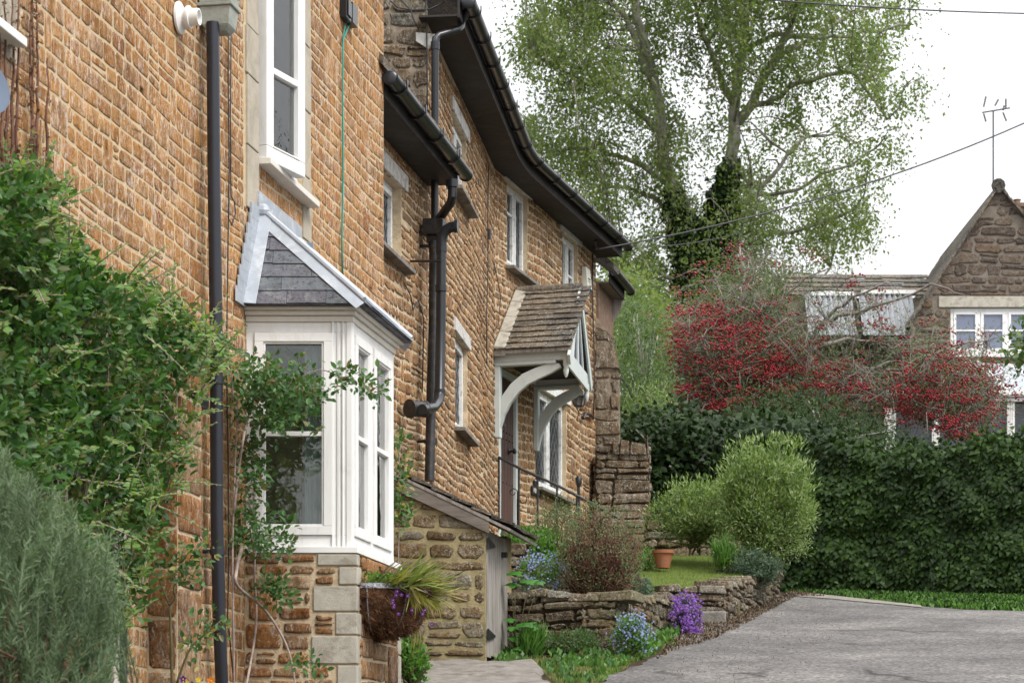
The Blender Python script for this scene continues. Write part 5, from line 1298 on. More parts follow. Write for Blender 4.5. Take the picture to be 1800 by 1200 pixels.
# aerial
AE=thing('tv_aerial','thin television aerial on a tall mast above the far gable','aerial',P(1746,328,FY+.3))
mb=MB(); mb.tube([P(1746,330,FY+.3),P(1746,196,FY+.3)],.017,6); mb.build('mast','greyP',AE)
mb=MB(); mb.tube([P(1727,198,FY+.6),P(1775,190,FY)],.014,6)
mb.build('boom','greyP',AE)
for (x_,y0,y1,dx) in ((1731,170,188,2),(1731,200,214,-2),(1752,175,186,3),(1768,174,190,0),(1764,186,194,1),(1766,198,213,-3)):
    mb=MB(); mb.tube([P(x_+dx,y0,FY+.3),P(x_-dx,y1,FY+.3)],.018,5); mb.build('element','greyP',AE)
# conservatory
CV=thing('conservatory','white-framed conservatory with frosted roof panels behind the ivy hedge','conservatory',P(1700,960,41.))
cy=40.5; zc_=lambda py,Y=cy: EYE+(H-py)/F*Y
def post(px,w=13): 
    x_=P(px,0,cy).x; mb=MB(); mb.box((x_,cy,(zc_(960)+zc_(700))/2),(w/F*cy,.12,zc_(700)-zc_(960))); 
    for k in (-.03,.0,.03): mb.box((x_+k,cy-.065,(zc_(960)+zc_(700))/2),(.008,.012,zc_(705)-zc_(955)))
    mb.build('post','pvc',CV,bevel=.006)
for x_ in (1562,1644,1776,1900): post(x_)
post(1570,7)
mb=MB(); xa=P(1555,0,cy).x; xb=P(1985,0,cy).x
mb.box(((xa+xb)/2,cy-.02,zc_(700)),(xb-xa,.16,.13)); mb.box(((xa+xb)/2,cy-.1,zc_(692)),(xb-xa,.12,.09)); mb.build('eaves_beam','pvc',CV,bevel=.006)
e=[P(1560,694,cy-.1),P(1990,694,cy-.1),P(1990,628,FY-.1),P(1690,640,FY-.1)]
hp1=P(1700,648,cy+2.0)
mb=MB(); a,b,c,d_=P(1562,703,cy-.15),P(1990,690,cy-.15),P(1990,648,FY-.12),P(1690,640,FY-.12)
mb.prism([a,b,c,d_],(0,0,.03)); mb.build('roof_panel','poly',CV)
mb=MB()
for (p,q) in (((1770,690),(1718,640)),((1640,697),(1700,641)),((1700,694),(1706,640)),((1850,690),(1770,645))):
    A_=P(p[0],p[1],cy-.15)+Vector((0,0,.04)); B_=P(q[0],q[1],FY-.15)+Vector((0,0,.05)); mb.tube([A_,B_],.035,6)
mb.build('glazing_bar','pvc',CV)
for (pa,pb) in ((1569,1638),(1651,1769),(1783,1893)):
    mb=MB(); xa=P(pa,0,cy).x; xb=P(pb,0,cy).x; mb.box(((xa+xb)/2,cy+.02,(zc_(705)+zc_(950))/2),(xb-xa,.02,zc_(705)-zc_(950))); mb.build('pane','glassD',CV)
# ================================================================== OVERHEAD CABLES
def catenary(name,a,b,sag,r,label):
    global CO_
    pts=[]; 
    for t in np.linspace(0,1,30): p=a.lerp(b,t); p=p+Vector((0,0,-4*sag*t*(1-t))); pts.append(p)
    mb=MB(); mb.tube(pts,r,6); o=mb.build(name,'wire',None,smooth='all'); tag(o,label,'cable','overhead cables crossing the sky')
catenary('overhead_cable',C2.W(1052,438,.25),P(2100,60,36),.42,.011,'overhead cable rising from the cottage eaves corner to the right past the aerial')
catenary('overhead_cable',P(1180,-16,24),P(2100,22,30),.10,.008,'overhead cable crossing the top right corner of the picture')
catenary('overhead_cable',C2.W(1056,436,.25),P(1330,398,52),.12,.006,'faint thin cable running from the cottage eaves back into the tall tree')
# ================================================================== FOLIAGE
rng=np.random.default_rng(7)
def inpoly(px,py,poly):
    poly=np.array(poly,float); n=len(poly); c=np.zeros(len(px),bool); j=n-1
    for i in range(n):
        xi,yi=poly[i];xj,yj=poly[j]
        k=((yi>py)!=(yj>py))&(px<(xj-xi)*(py-yi)/(yj-yi+1e-9)+xi); c^=k; j=i
    return c
def samp(poly,n):
    p=np.array(poly,float); lo=p.min(0);hi=p.max(0); out=[]; tot=0
    while tot<n:
        q=rng.uniform(lo,hi,size=(n*2,2)); q=q[inpoly(q[:,0],q[:,1],poly)]; out.append(q); tot+=len(q)
    return np.concatenate(out)[:n]
def onA(px,py,d,a0=4.2):   # numpy: points d outward of the near house front
    Y=F*(a0-d/A.nx)/(1700.-px); return np.stack([(px-CX)/F*Y,Y,EYE+(H-py)/F*Y],1)
def pxp(px,py,Y): return np.stack([(px-CX)/F*Y,Y*np.ones_like(px),EYE+(H-py)/F*Y],1)
def sprigs(centers,nl,rad,size,rng,up=.2,out=(0,0,0)):
    """leaf clusters: nl leaves fanned about each centre"""
    n=len(centers); off=rdirs(rng,n*nl)*rng.uniform(.2,1,(n*nl,1))*rad
    pos=np.repeat(centers,nl,0)+off; ax=off/ (np.linalg.norm(off,axis=1,keepdims=True)+1e-6)*.7+rdirs(rng,n*nl)*.5+np.array([0,0,up])+np.array(out)
    return pos,ax
def twigs(name,mat,parent,lines,r0=.006,seg=5):
    mb=MB()
    for l in lines: mb.tube(l,[r0*(1-.7*i/(len(l)-1)) for i in range(len(l))],seg)
    return mb.build(name,mat,parent,smooth='all')
# --- climber on the near house
HN=thing('climbing_honeysuckle','dense green climber covering the lower left wall of the near house','climber',A.pt(2.5,1.3,.2))
poly=[(-60,300),(0,298),(60,312),(105,325),(128,350),(100,365),(75,405),(140,445),(165,500),(215,490),(232,475),(250,505),(285,540),(330,545),(345,585),(385,590),(402,612),(385,640),(350,655),(345,700),(330,730),(310,770),(332,810),(318,850),(285,880),(262,905),(285,935),(262,965),(250,1000),(258,1045),(235,1090),(215,1075),(200,1110),(150,1120),(100,1000),(-60,1000)]
c=samp(poly,2050); d=rng.uniform(.06,.5,len(c))*np.clip((1.05-np.abs(c[:,0])/700),.4,1)
cen=onA(c[:,0],c[:,1],d)
# thin the lower tail so wall and dark stems show through
keep=np.ones(len(c),bool)
hol=samp([(0,0),(1,0),(1,1)],1)
lump=np.array([mnoise.noise(Vector((p[0]*3.,p[1]*3.,p[2]*3.))) for p in cen])
keep&=~((c[:,1]>740)&(lump<-.02)&(c[:,0]>60)); keep&=~(lump<-.17)
cen=cen[keep]
pos,ax=sprigs(cen,12,.085,.04,rng,.25,(.25,-.35,0))
pos+=0; nr=rdirs(rng,len(pos),(.35,-.6,.8),.55)
leaves('leaves',pos,ax,nr,rng.uniform(.028,.062,len(pos)),T_OVAL,['L_honey'],HN)
edge=[(0,300),(60,310),(120,335),(105,370),(90,410),(150,450),(205,490),(240,480),(265,525),(320,545),(370,590),(400,620),(370,660),(340,720),(325,790),(320,850),(270,890),(260,960),(255,1030),(230,1090),(190,1110)]
sp=[];sa=[];sl_=[]
for k in range(230):
    if k<120:
        i=int(rng.integers(0,len(edge)-1)); t=rng.random(); x_=edge[i][0]*(1-t)+edge[i+1][0]*t-6; y_=edge[i][1]*(1-t)+edge[i+1][1]*t+6
    else: x_,y_=samp(poly,1)[0]
    p=np.array(tuple(A.W(float(x_),float(y_),float(rng.uniform(.25,.5))))); dv=rdirs(rng,1,(.35,-.35,.55),.8)[0]; L_=rng.uniform(.10,.26); l=[]
    for j in range(8):
        q=p+dv*L_*j/7+np.array([0,0,-.10*(L_*j/7)**1.0*(j/7)]); l.append(Vector(q))
        for sg in (-1,1):
            sd=np.cross(dv,[0,0,1.])*sg+dv*.5; sp.append(q); sa.append(sd+rng.normal(size=3)*.25); sl_.append((1-.55*j/7)*rng.uniform(.035,.055))
    ln_=l; SH=SH+[l] if k else [l]
sp=np.array(sp); leaves('shoot_leaves',sp,np.array(sa),rdirs(rng,len(sp),(.2,-.7,.9),.5),np.array(sl_),T_OVAL,['L_honeyY'],HN)
ln=[]
for k in range(130):
    x_,y_=samp([(-40,360),(90,400),(200,540),(330,600),(320,760),(250,960),(120,1000),(-40,900)],1)[0]; l=[]; dx_=rng.normal()*5; dd_=rng.uniform(.08,.30)
    for j in range(7): l.append(A.W(float(x_+dx_*j+rng.normal()*3),float(y_+j*rng.uniform(8,16)),float(dd_+rng.normal()*.01)))
    ln.append(l)
twigs('stems','cane',HN,ln+SH,.0042,5)
cs=samp([(-60,330),(60,340),(150,520),(330,600),(330,650),(250,800),(230,980),(100,1000),(-60,980)],2600)
pos=onA(cs[:,0],cs[:,1],rng.uniform(.03,.14,len(cs))); leaves('inner_leaves',pos,rdirs(rng,len(pos),(0,0,-.4)),rdirs(rng,len(pos),(.3,-.6,.3)),rng.uniform(.03,.055,len(pos)),T_OVALLO,['L_honey','dead'],HN,(rng.random(len(pos))<.25).astype(int))
# --- dry vine stems, far left
DV=thing('dry_vine','dry brown leafless vine stems climbing the wall above the green climber','climber',A.W(40,300,.03))
ln=[]; lp=[]
for x0 in (5,14,20,35,52,57,64,78):
    l=[]; x_=x0+rng.normal()*3
    for yy in range(345,-40,-22):
        x_+=rng.normal()*1.6; y_=yy; l.append(A.W(float(x_),y_,.03+.02*rng.random())); 
        if (x0>70 and yy<110): break
        if rng.random()<.8:
            for _ in range(3 if yy<250 else 9): lp.append(A.W(float(x_+rng.normal()*3.5),yy+rng.normal()*10,.05))
    ln.append(l)
twigs('stems','twigB',DV,ln,.010,6)
lp=np.array([tuple(p) for p in lp]); leaves('dead_leaves',lp,rdirs(rng,len(lp),(0,0,-.5)),rdirs(rng,len(lp)),rng.uniform(.015,.035,len(lp)),T_OVALLO,['dead'],DV)
# --- rosemary in the foreground
RM=thing('rosemary_bush','large out-of-focus rosemary bush in the bottom left foreground','shrub',(-1.75,8.3,.9))
ln=[];np_=[];na=[];
outline=[(-80,760),(0,790),(30,830),(65,850),(110,880),(140,925),(190,950),(200,1000),(190,1060),(205,1110),(195,1180),(150,1240),(-80,1240)]
tips=samp(outline,330)
# extra tips on the outline so its edge bristles
for i in range(len(outline)-2):
    a=np.array(outline[i],float);b=np.array(outline[i+1],float)
    for t in np.linspace(0,1,9): tips=np.vstack([tips,a+(b-a)*t+rng.normal(scale=6,size=2)])
for (tx,ty) in tips:
    Y=8.3+rng.uniform(-.45,.4); tip=P(tx,ty,Y); base=Vector((-1.72+rng.normal()*.12,8.3+rng.normal()*.1,tip.z-.75)) ; base.z=min(base.z,tip.z-.45)
    dr=(tip-base).normalized(); L_=rng.uniform(.22,.40)
    dv=(Vector((dr.x*.8+rng.normal()*.28,dr.y*.5+rng.normal()*.25,1.0))).normalized()
    s0=tip-dv*L_; cv=[s0,s0.lerp(tip,.5)+Vector(rng.normal(scale=.006,size=3)),tip]; ln.append(cv)
    nn=int(L_*330)
    t=np.linspace(.02,1,nn); q=np.array([tuple(s0.lerp(tip,float(x_))) for x_ in t]); np_.append(q)
    na.append(rdirs(rng,nn,(dv.x*.9,dv.y*.9,dv.z*.9),.8))
np_=np.concatenate(np_); na=np.concatenate(na); leaves('needles',np_,na,rdirs(rng,len(np_)),rng.uniform(.020,.040,len(np_)),T_NEED,['L_rosem'],RM)
twigs('stems','L_rosem',RM,ln,.0022,4)
ln=[[Vector((-1.75,8.35,.9)),P(60+rng.normal()*30,1180,8.3),P(float(rng.uniform(-40,160)),float(rng.uniform(1000,1150)),8.3+rng.normal()*.2)] for _ in range(26)]; twigs('branches','twigB',RM,ln,.012)
cs=samp([(-80,850),(60,900),(140,990),(170,1100),(150,1230),(-80,1230)],1500); Yb=rng.uniform(8.35,8.8,len(cs)); leaves('inner_needles',pxp(cs[:,0],cs[:,1],Yb),rdirs(rng,len(cs),(0,0,.6)),rdirs(rng,len(cs)),rng.uniform(.025,.04,len(cs)),T_NEED,['L_rosem'],RM)
# --- climbing rose by the bay
RS=thing('climbing_rose','climbing rose with arching canes around the left side of the bay window','climber',A.W(410,1150,.1))
def canes(fr_pts,r,parent,mat='cane',name='cane'):
    mb=MB()
    for pts,rr in fr_pts:
        # smooth through points
        P3=[Vector(p) for p in pts]; out=[]
        for i in range(len(P3)-1):
            p0=P3[max(i-1,0)];p1=P3[i];p2=P3[i+1];p3=P3[min(i+2,len(P3)-1)]
            for t in (0,.25,.5,.75):
                out.append(.5*((2*p1)+(p2-p0)*t+(2*p0-5*p1+4*p2-p3)*t*t+(3*p1-p0-3*p2+p3)*t**3))
        out.append(P3[-1]); mb.tube(out,[rr*(1-.45*i/len(out)) for i in range(len(out))],6)
    return mb.build(name,mat,parent,smooth='all')
aw=lambda x_,y_,d_: A.W(x_,y_,d_)
bw_=lambda x_,y_,d_=.12: BL.W(x_,y_,d_)
canes([([aw(412,1230,.1),aw(410,1100,.12),aw(409,960,.12),aw(414,800,.1),aw(418,700,.15)],.007),
 ([aw(425,960,.12),aw(416,1000,.14),aw(418,1030,.15),bw_(460,1065,.15),bw_(492,1110,.15),bw_(512,1160,.15),bw_(522,1230,.15)],.011),
 ([aw(428,1230,.16),bw_(450,1100,.12),bw_(447,1000,.12),bw_(452,930,.12),aw(436,880,.2)],.008),
 ([aw(411,900,.12),aw(420,820,.15),aw(430,760,.2),bw_(440,720,.2),bw_(450,690,.22)],.009),
 ([bw_(445,700,.2),bw_(500,680,.3),bw_(560,650,.35),bw_(610,668,.36),bw_(650,680,.36),bw_(676,688,.36)],.004),
 ([aw(410,700,.12),aw(405,640,.12),aw(400,600,.1)],.005)],1,RS)
cl=[]
def blob(px,py,sx,sy,n,d0,d1,base=None):
    x_=rng.normal(px,sx,n); y_=rng.normal(py,sy,n); Y=rng.uniform(13.35,13.95,n) if base is None else base+rng.uniform(-.15,.1,n)
    return pxp(x_,y_,Y)
cl=[blob(425,690,18,22,26,0,0,13.7),blob(470,690,25,20,42,0,0),blob(510,685,25,22,46,0,0),blob(540,690,18,15,18,0,0),blob(500,740,25,18,22,0,0),blob(455,660,20,14,20,0,0),blob(480,735,22,12,20,0,0),
 blob(440,790,14,25,26,0,0,13.7),blob(450,850,12,18,14,0,0),blob(440,905,16,14,16,0,0),blob(425,940,14,10,16,0,0),blob(475,935,20,12,16,0,0),blob(498,960,10,8,5,0,0),blob(445,965,14,12,12,0,0),blob(410,640,8,10,6,0,0,13.4),
 blob(590,660,14,10,7,0,0,13.5),blob(625,672,14,8,7,0,0,13.5),blob(655,685,12,9,8,0,0,13.5),
 blob(475,1035,18,14,14,0,0,13.8),blob(490,1055,10,10,6,0,0,13.8),blob(545,1165,20,12,7,0,0,13.6)]
cen=np.concatenate(cl); pos,ax=sprigs(cen,9,.06,.04,rng,.1,(.2,-.3,.0)); leaves('leaves',pos,ax,rdirs(rng,len(pos),(.2,-.7,.7),.6),rng.uniform(.025,.05,len(pos)),T_OVAL,['L_rose'],RS)
# rose right of the bay
cen=np.concatenate([blob(700,800,6,22,9,0,0,15.7),blob(705,845,7,16,12,0,0,15.7),blob(708,885,6,18,12,0,0,15.7),blob(700,905,6,12,8,0,0,15.7)])
R2=thing('climbing_rose','small rose spray with yellowing leaves growing between bay window and outhouse','climber',P(700,1150,15.7),'climbing roses either side of the bay')
RS['group']='climbing roses either side of the bay'
pos,ax=sprigs(cen,7,.07,.04,rng,.1,(.2,-.3,0)); leaves('leaves',pos,ax,rdirs(rng,len(pos),(.2,-.7,.7),.6),rng.uniform(.03,.055,len(pos)),T_OVAL,['L_rose','L_straw'],R2,(rng.random(len(pos))<.15).astype(int))
canes([([P(705,1250,15.7),P(700,1000,15.7),P(704,860,15.7),P(698,760,15.7)],.006)],1,R2)
# rose bush in front of buttress
R3=thing('rose_bush','young rose bush with forked stem in front of the buttress left of the downpipe','shrub',P(300,1210,12.2))
canes([([P(303,1230,12.2),P(301,1130,12.2),P(298,1064,12.2)],.010),([P(298,1064,12.2),P(288,1040,12.2),P(279,1015,12.2)],.006),([P(298,1064,12.2),P(308,1050,12.2),P(306,1030,12.2),P(330,1000,12.2)],.006),([P(311,1200,12.1),P(325,1160,12.1),P(342,1130,12.1),P(395,1085,12.1)],.007)],1,R3,'stem')
cen=np.concatenate([blob(300,1000,16,14,8,0,0,12.2),blob(335,985,16,14,10,0,0,12.2),blob(325,1020,16,14,9,0,0,12.2),blob(355,965,10,9,5,0,0,12.2),blob(290,975,8,10,4,0,0,12.2),blob(350,1115,16,13,9,0,0,12.1),blob(385,1100,12,9,5,0,0,12.1),blob(335,1140,8,8,3,0,0,12.1)])
pos,ax=sprigs(cen,7,.055,.04,rng,.1,(.1,-.3,0)); leaves('leaves',pos,ax,rdirs(rng,len(pos),(.2,-.7,.7),.6),rng.uniform(.025,.045,len(pos)),T_OVAL,['L_rose','L_straw'],R3,(rng.random(len(pos))<.1).astype(int))
# pansies in a trough
PN=thing('pansy_trough','trough of pansies just showing at the bottom edge below the buttress','planter',(P(340,0,12.)[0],12.,1.7))
tz=EYE+(H-1212)/F*12.; xc=P(345,0,12.).x
mb=MB(); mb.hexa([(xc-.14,11.9,tz-.30),(xc+.14,11.9,tz-.30),(xc+.14,12.1,tz-.30),(xc-.14,12.1,tz-.30),(xc-.17,11.87,tz-.03),(xc+.17,11.87,tz-.03),(xc+.17,12.13,tz-.03),(xc-.17,12.13,tz-.03)]); mb.build('trough','terra',PN,bevel=.01)
def flower(name,c,r,mat,parent,n=5,cm='yellowF'):
    mb=MB(); c=Vector(c)
    for k in range(n):
        an=k*2*math.pi/n+.3; d1=Vector((math.cos(an),-.25,math.sin(an))); s_=Vector((-math.sin(an),0,math.cos(an)))
        mb.add([c,c+d1*r*.5+s_*r*.42,c+d1*r,c+d1*r*.5-s_*r*.42],[(0,1,2,3)])
    mb.ball(c+Vector((0,-.004,0)),r*.2,1,6,4); return mb.build(name,[mat,cm],parent)
for (x_,y_,mt,r) in ((322,1193,'violet',.02),(327,1199,'yellowF',.018),(349,1194,'yellowF',.016),(371,1196,'orangeF',.024),(338,1203,'violet',.018)): flower('flower',P(x_,y_,11.95),r,mt,PN)
c_=np.array([[xc+rng.uniform(-.15,.15),12+rng.uniform(-.1,.1),tz-.03+rng.uniform(0,.03)] for _ in range(160)]); leaves('leaves',c_,rdirs(rng,160,(0,-.3,.8)),rdirs(rng,160,(0,-.8,.4)),rng.uniform(.02,.035,160),T_OVAL,['L_weed'],PN)
# --- wall basket plants
n=430; u_=rng.uniform(ba+.02,bb,n); dd=rng.uniform(.02,bp,n)
pos=np.array([tuple(PF.pt(a,zR-.01,b)) for a,b in zip(u_,dd)]); side=(u_-bc)/br_
ax=np.stack([.35+.9*rng.random(n)*1.2,-.35+rng.normal(size=n)*.3,.55+rng.normal(size=n)*.35],1)
leaves('grass',pos,ax,rdirs(rng,n,(0,-.2,1.),.5),rng.uniform(.14,.30,n),T_BLADE,['L_straw','L_grass','dead'],WB,(rng.random(n)*2.4).astype(int))
n=260; pos=np.array([tuple(PF.pt(a,zR+rng.uniform(0,.07),b)) for a,b in zip(rng.uniform(ba,ba+.3,n),rng.uniform(.02,bp*.6,n))]); leaves('foliage',pos,rdirs(rng,n,(0,-.2,.8)),rdirs(rng,n),rng.uniform(.02,.035,n),T_OVALLO,['L_weed'],WB)
for _ in range(13):
    cx_,cy_=((700,1058) if rng.random()<.6 else (742,1075)); c=P(cx_+rng.normal()*9,cy_+rng.normal()*9,14.05); flower('flower',c,.014,'violet',WB)
n=200; pos=np.array([tuple(PF.pt(rng.uniform(ba+.1,bb),zR-.0,bp*.95)) for _ in range(n)]); leaves('dry_strands',pos,rdirs(rng,n,(.3,-.5,-1.),.4),rdirs(rng,n),rng.uniform(.08,.2,n),T_BLADE,['L_straw'],WB)
# --- generic shrub made of leafy sprays
def shrub(name,label,c,rad,ncl,nl,crad,size,tm,mats,cat='shrub',stems=None,out=(.0,-.2,.35),up=.3,mix=None,flat=.0,seedn=1,shell=.45,nrmb=(.1,-.5,.8),branches=18,bmat='stem',fr_=None,spiky=0,ax_up=None):
    t=thing(name,label,cat,(c[0],c[1],c[2]-rad[2]))
    c=np.array(c,float); rad=np.array(rad,float)
    dirs=rdirs(rng,ncl); r=rng.uniform(shell,1,(ncl,1))**.6
    lum=np.array([mnoise.noise(Vector(tuple(d*1.9+seedn))) for d in dirs])
    cen=c+dirs*rad*r*(1+.42*lum[:,None])
    cen=cen[cen[:,2]>c[2]-rad[2]*.98]
    pos,ax=sprigs(cen,nl,crad,size,rng,up,out)
    if ax_up is not None: ax=ax*.6+np.array(ax_up)
    mi=None
    if mix: mi=(rng.random(len(pos))<mix).astype(int)
    leaves('leaves',pos,ax,rdirs(rng,len(pos),nrmb,.6),rng.uniform(size*.65,size*1.25,len(pos)),tm,mats,t,mi)
    b0=Vector((c[0],c[1],c[2]-rad[2])); ln=[]
    for i in rng.integers(0,len(cen),branches):
        p=Vector(cen[i]); m_=b0.lerp(p,.5)+Vector((0,0,.12*rad[2]))+Vector(rng.normal(scale=.05,size=3)); ln.append([b0+Vector(rng.normal(scale=.03,size=3)),b0.lerp(m_,.5),m_,m_.lerp(p,.5)+Vector(rng.normal(scale=.02,size=3)),p])
    twigs('branches',bmat,t,ln,.012 if fr_ is None else fr_,5)
    return t,cen
def pc3(x_,y_,Y): return tuple(P(x_,y_,Y))
# variegated round bush by the lane
BB,_=shrub('round_bush','big rounded pale green bush at the corner of the lawn and lane',pc3(1345,880,25.6),(.43,.44,.46),640,20,.15,.062,T_NARR,['L_bush'],up=.5,branches=40,seedn=3,shell=.6)
tipsx=samp([(1258,830),(1280,790),(1335,765),(1405,775),(1432,850),(1425,910),(1400,880),(1275,860)],170); cen=pxp(tipsx[:,0],tipsx[:,1],25.4+rng.uniform(-.3,.3,len(tipsx)))
pos,ax=sprigs(cen,14,.09,.05,rng,.7,(0,-.1,.3)); leaves('shoots',pos,ax,rdirs(rng,len(pos),(0,-.5,.8)),rng.uniform(.04,.08,len(pos)),T_NARR,['L_bush'],BB)
cs=samp([(1250,900),(1430,880),(1420,960),(1370,990),(1270,980)],300); pos,ax=sprigs(pxp(cs[:,0],cs[:,1],25.4+rng.uniform(-.3,.3,len(cs))),18,.1,.05,rng,.1); leaves('skirt_leaves',pos,ax,rdirs(rng,len(pos),(0,-.5,.8)),rng.uniform(.03,.05,len(pos)),T_NARR,['L_bush'],BB)
shrub('lower_bush','loose lower bush spreading left from the round bush over the old wall',pc3(1222,905,26.2),(.50,.35,.34),460,16,.15,.058,T_NARR,['L_bush'],seedn=6,branches=40)
shrub('pale_shrub','airy yellow-green shrub growing just behind the stone pier',pc3(1135,740,29.6),(.36,.4,.50),170,16,.13,.05,T_NARR,['L_bush'],seedn=8,branches=30,shell=.1)
shrub('grey_shrub','low grey-green shrub spilling over the end of the low lawn wall',pc3(1318,1000,25.3),(.32,.35,.17),420,22,.06,.026,T_OVALLO,['L_grey'],seedn=9,branches=14)
shrub('grass_clump','grassy clump of blades beside the grey-green shrub',pc3(1275,985,25.2),(.10,.1,.14),40,8,.05,.16,T_BLADE,['L_weed'],seedn=10,branches=2,ax_up=(0,0,.9),cat='plant')
# twiggy brown shrub
TS,cen=shrub('twiggy_shrub','twiggy red-brown shrub with sparse small leaves on the garden wall','x' and pc3(1056,985,20.0),(.33,.32,.40),520,12,.08,.020,T_OVALLO,['L_twig'],seedn=12,branches=60,bmat='twigB',fr_=.008,shell=.85)
ln=[]
b0=Vector(pc3(1050,1068,20.0))
for k in range(420):
    tip=Vector(cen[rng.integers(0,len(cen))]); m_=b0.lerp(tip,.55)+Vector(rng.normal(scale=.05,size=3)); s0=b0+Vector(rng.normal(scale=.06,size=3)); q=[s0,s0.lerp(m_,.5)+Vector(rng.normal(scale=.02,size=3)),m_,m_.lerp(tip,.6)+Vector(rng.normal(scale=.03,size=3)),tip+Vector(rng.normal(scale=.05,size=3))]; ln.append(q)
for k in range(500):
    p=Vector(cen[rng.integers(0,len(cen))]); p=b0.lerp(p,rng.uniform(.4,.95)); q=p+Vector(rdirs(rng,1,(.1,-.2,.1))[0])*rng.uniform(.08,.22); ln.append([p,p.lerp(q,.5)+Vector(rng.normal(scale=.02,size=3)),q])
twigs('twigs','twigB',TS,ln,.006,4)
shrub('leafy_weeds','green leafy weeds in front of the iron railings',pc3(925,965,21.5),(.27,.4,.16),260,10,.09,.045,T_OVALLO,['L_weed'],seedn=14,branches=30,cat='plant')
shrub('thin_shrub','thin small-leaved shrub against the railings left of the twiggy shrub',pc3(985,930,21.6),(.27,.25,.26),210,12,.07,.022,T_OVALLO,['L_twig'],seedn=15,branches=40,fr_=.005,shell=.2)
def blueclump(name,label,c,rad,n,col,nleaf,cat='flowers',fs=.011,lf='L_weed',ncl=None):
    t,cen=shrub(name,label,c,rad,nleaf,8,.05,.03,T_OVALLO,[lf],seedn=20,branches=10,cat=cat,fr_=.004)
    dirs=rdirs(rng,n,(0,-.25,.45)); cc=np.array(c)+dirs*np.array(rad)*rng.uniform(.85,1.12,(n,1))
    k=rng.integers(0,n//5,n); cc=cc[k]+rng.normal(scale=.030,size=(n,3))
    pos=np.repeat(cc,3,0)+rng.normal(scale=.003,size=(n*3,3)); leaves('petals',pos,rdirs(rng,n*3),rdirs(rng,n*3,(.1,-.9,.4),.5),np.ones(n*3)*fs,T_PET,[col],t); return t
blueclump('forget_me_nots','pale blue forget-me-nots growing on top of the garden wall left of the twiggy shrub',pc3(952,1010,20.1),(.19,.2,.17),330,'blueF',140)
blueclump('forget_me_nots','pale blue flowers at the foot of the garden wall corner by the lane',pc3(1110,1120,18.7),(.14,.12,.15),330,'blueF',180)
blueclump('purple_aubretia','bright purple flower cushion hanging over the end of the garden wall',pc3(1206,1082,21.5),(.105,.12,.16),520,'purple',130,fs=.014,lf='L_grey')
AU=[o for o in COL.objects if o.name.startswith('purple_aubretia')][0]
n=650; t=rng.random(n); dr=np.stack([1190+38*t+rng.normal(size=n)*11*(1-.3*t),1062+66*t+rng.normal(size=n)*9],1); lm=np.array([mnoise.noise(Vector((a*.07,b*.07,2.))) for a,b in dr]); dr=dr[lm>-.12]; n=len(dr)
pos=pxp(dr[:,0],dr[:,1],21.32+rng.uniform(-.05,.07,n)); pos=np.repeat(pos,3,0)+rng.normal(scale=.004,size=(n*3,3)); leaves('trailing_petals',pos,rdirs(rng,n*3),rdirs(rng,n*3,(.1,-.9,.4),.5),rng.uniform(.009,.015,n*3),T_PET,['purple'],AU)
# broad leaves by the outhouse
BLf=thing('broad_leaved_plant','plant with broad lobed bright leaves beside the outhouse door','plant',P(905,1160,19.0))
def lobed(mb,c,size,axis,nrm):
    axis=Vector(axis).normalized(); nrm=Vector(nrm); x_=axis.cross(nrm).normalized(); z_=x_.cross(axis); pts=[]
    for k in range(20):
        a=2*math.pi*k/20; r_=size*(.62+.38*abs(math.cos(a*2.5))**.7)*(1-.25*(k==10)); pts.append(Vector(c)+axis*(math.cos(a)*r_)+x_*(math.sin(a)*r_)+z_*(-.12*r_*math.cos(3*a)))
    b=len(mb.v); mb.add([Vector(c)+z_*.02]+pts,[(0,1+i,1+(i+1)%20) for i in range(20)])
mb=MB(); st=[]
for (x_,y_,s_) in ((905,1008,.07),(930,1022,.085),(900,1028,.075),(948,1025,.05),(902,1105,.06),(925,1098,.085),(905,1122,.07),(912,1140,.06),(938,1105,.05),(896,1090,.06),(900,1148,.05)):
    c=P(x_,y_,18.95+rng.uniform(-.1,.1)); lobed(mb,c,s_,(rng.uniform(-.3,.8),-.5,-.15),(0,-.45,1)); st.append([P(905,1165,19.05),c.lerp(P(905,1165,19.05),.4)+Vector((0,0,.04)),c])
mb.build('leaves','L_big',BLf,smooth='all'); twigs('stalks','stem',BLf,st,.005)
shrub('fern_clump','low dark ferny clump at the foot of the garden wall',pc3(1010,1130,18.9),(.21,.12,.08),160,12,.07,.03,T_NARR,['L_rose'],seedn=23,branches=8,cat='plant')
shrub('grass_clump','long-leaved green clump at the foot of the garden wall near the outhouse door',pc3(930,1140,18.9),(.1,.08,.07),40,9,.05,.15,T_BLADE,['L_weed'],seedn=24,branches=2,ax_up=(.1,0,.8),cat='plant')
shrub('leafy_weeds','bright weeds growing between bay window and stone path',pc3(722,1168,15.6),(.11,.12,.14),120,10,.06,.035,T_OVALLO,['L_weed'],seedn=25,branches=16,cat='plant')
mb=MB(); 
for k in range(4): mb.tube([P(718+k*3,1200,15.6),P(724+k*5,1120,15.55),P(727+k*3+rng.normal()*3,1040+k*12,15.5)],.006,5)
o=mb.build('bamboo_canes','L_straw',None); tag(o,'dry straw-coloured canes standing under the hanging basket','canes')
shrub('pot_weeds','soft green weeds around the terracotta pot',pc3(1135,985,25.6),(.14,.2,.12),120,10,.06,.03,T_NARR,['L_weed'],seedn=27,branches=6,cat='plant')
shrub('grey_shrub','small silver-green plant at the left edge of the lawn beside the twiggy shrub',pc3(1118,1035,21.5),(.14,.2,.09),170,12,.05,.026,T_OVALLO,['L_grey'],seedn=29,branches=6)
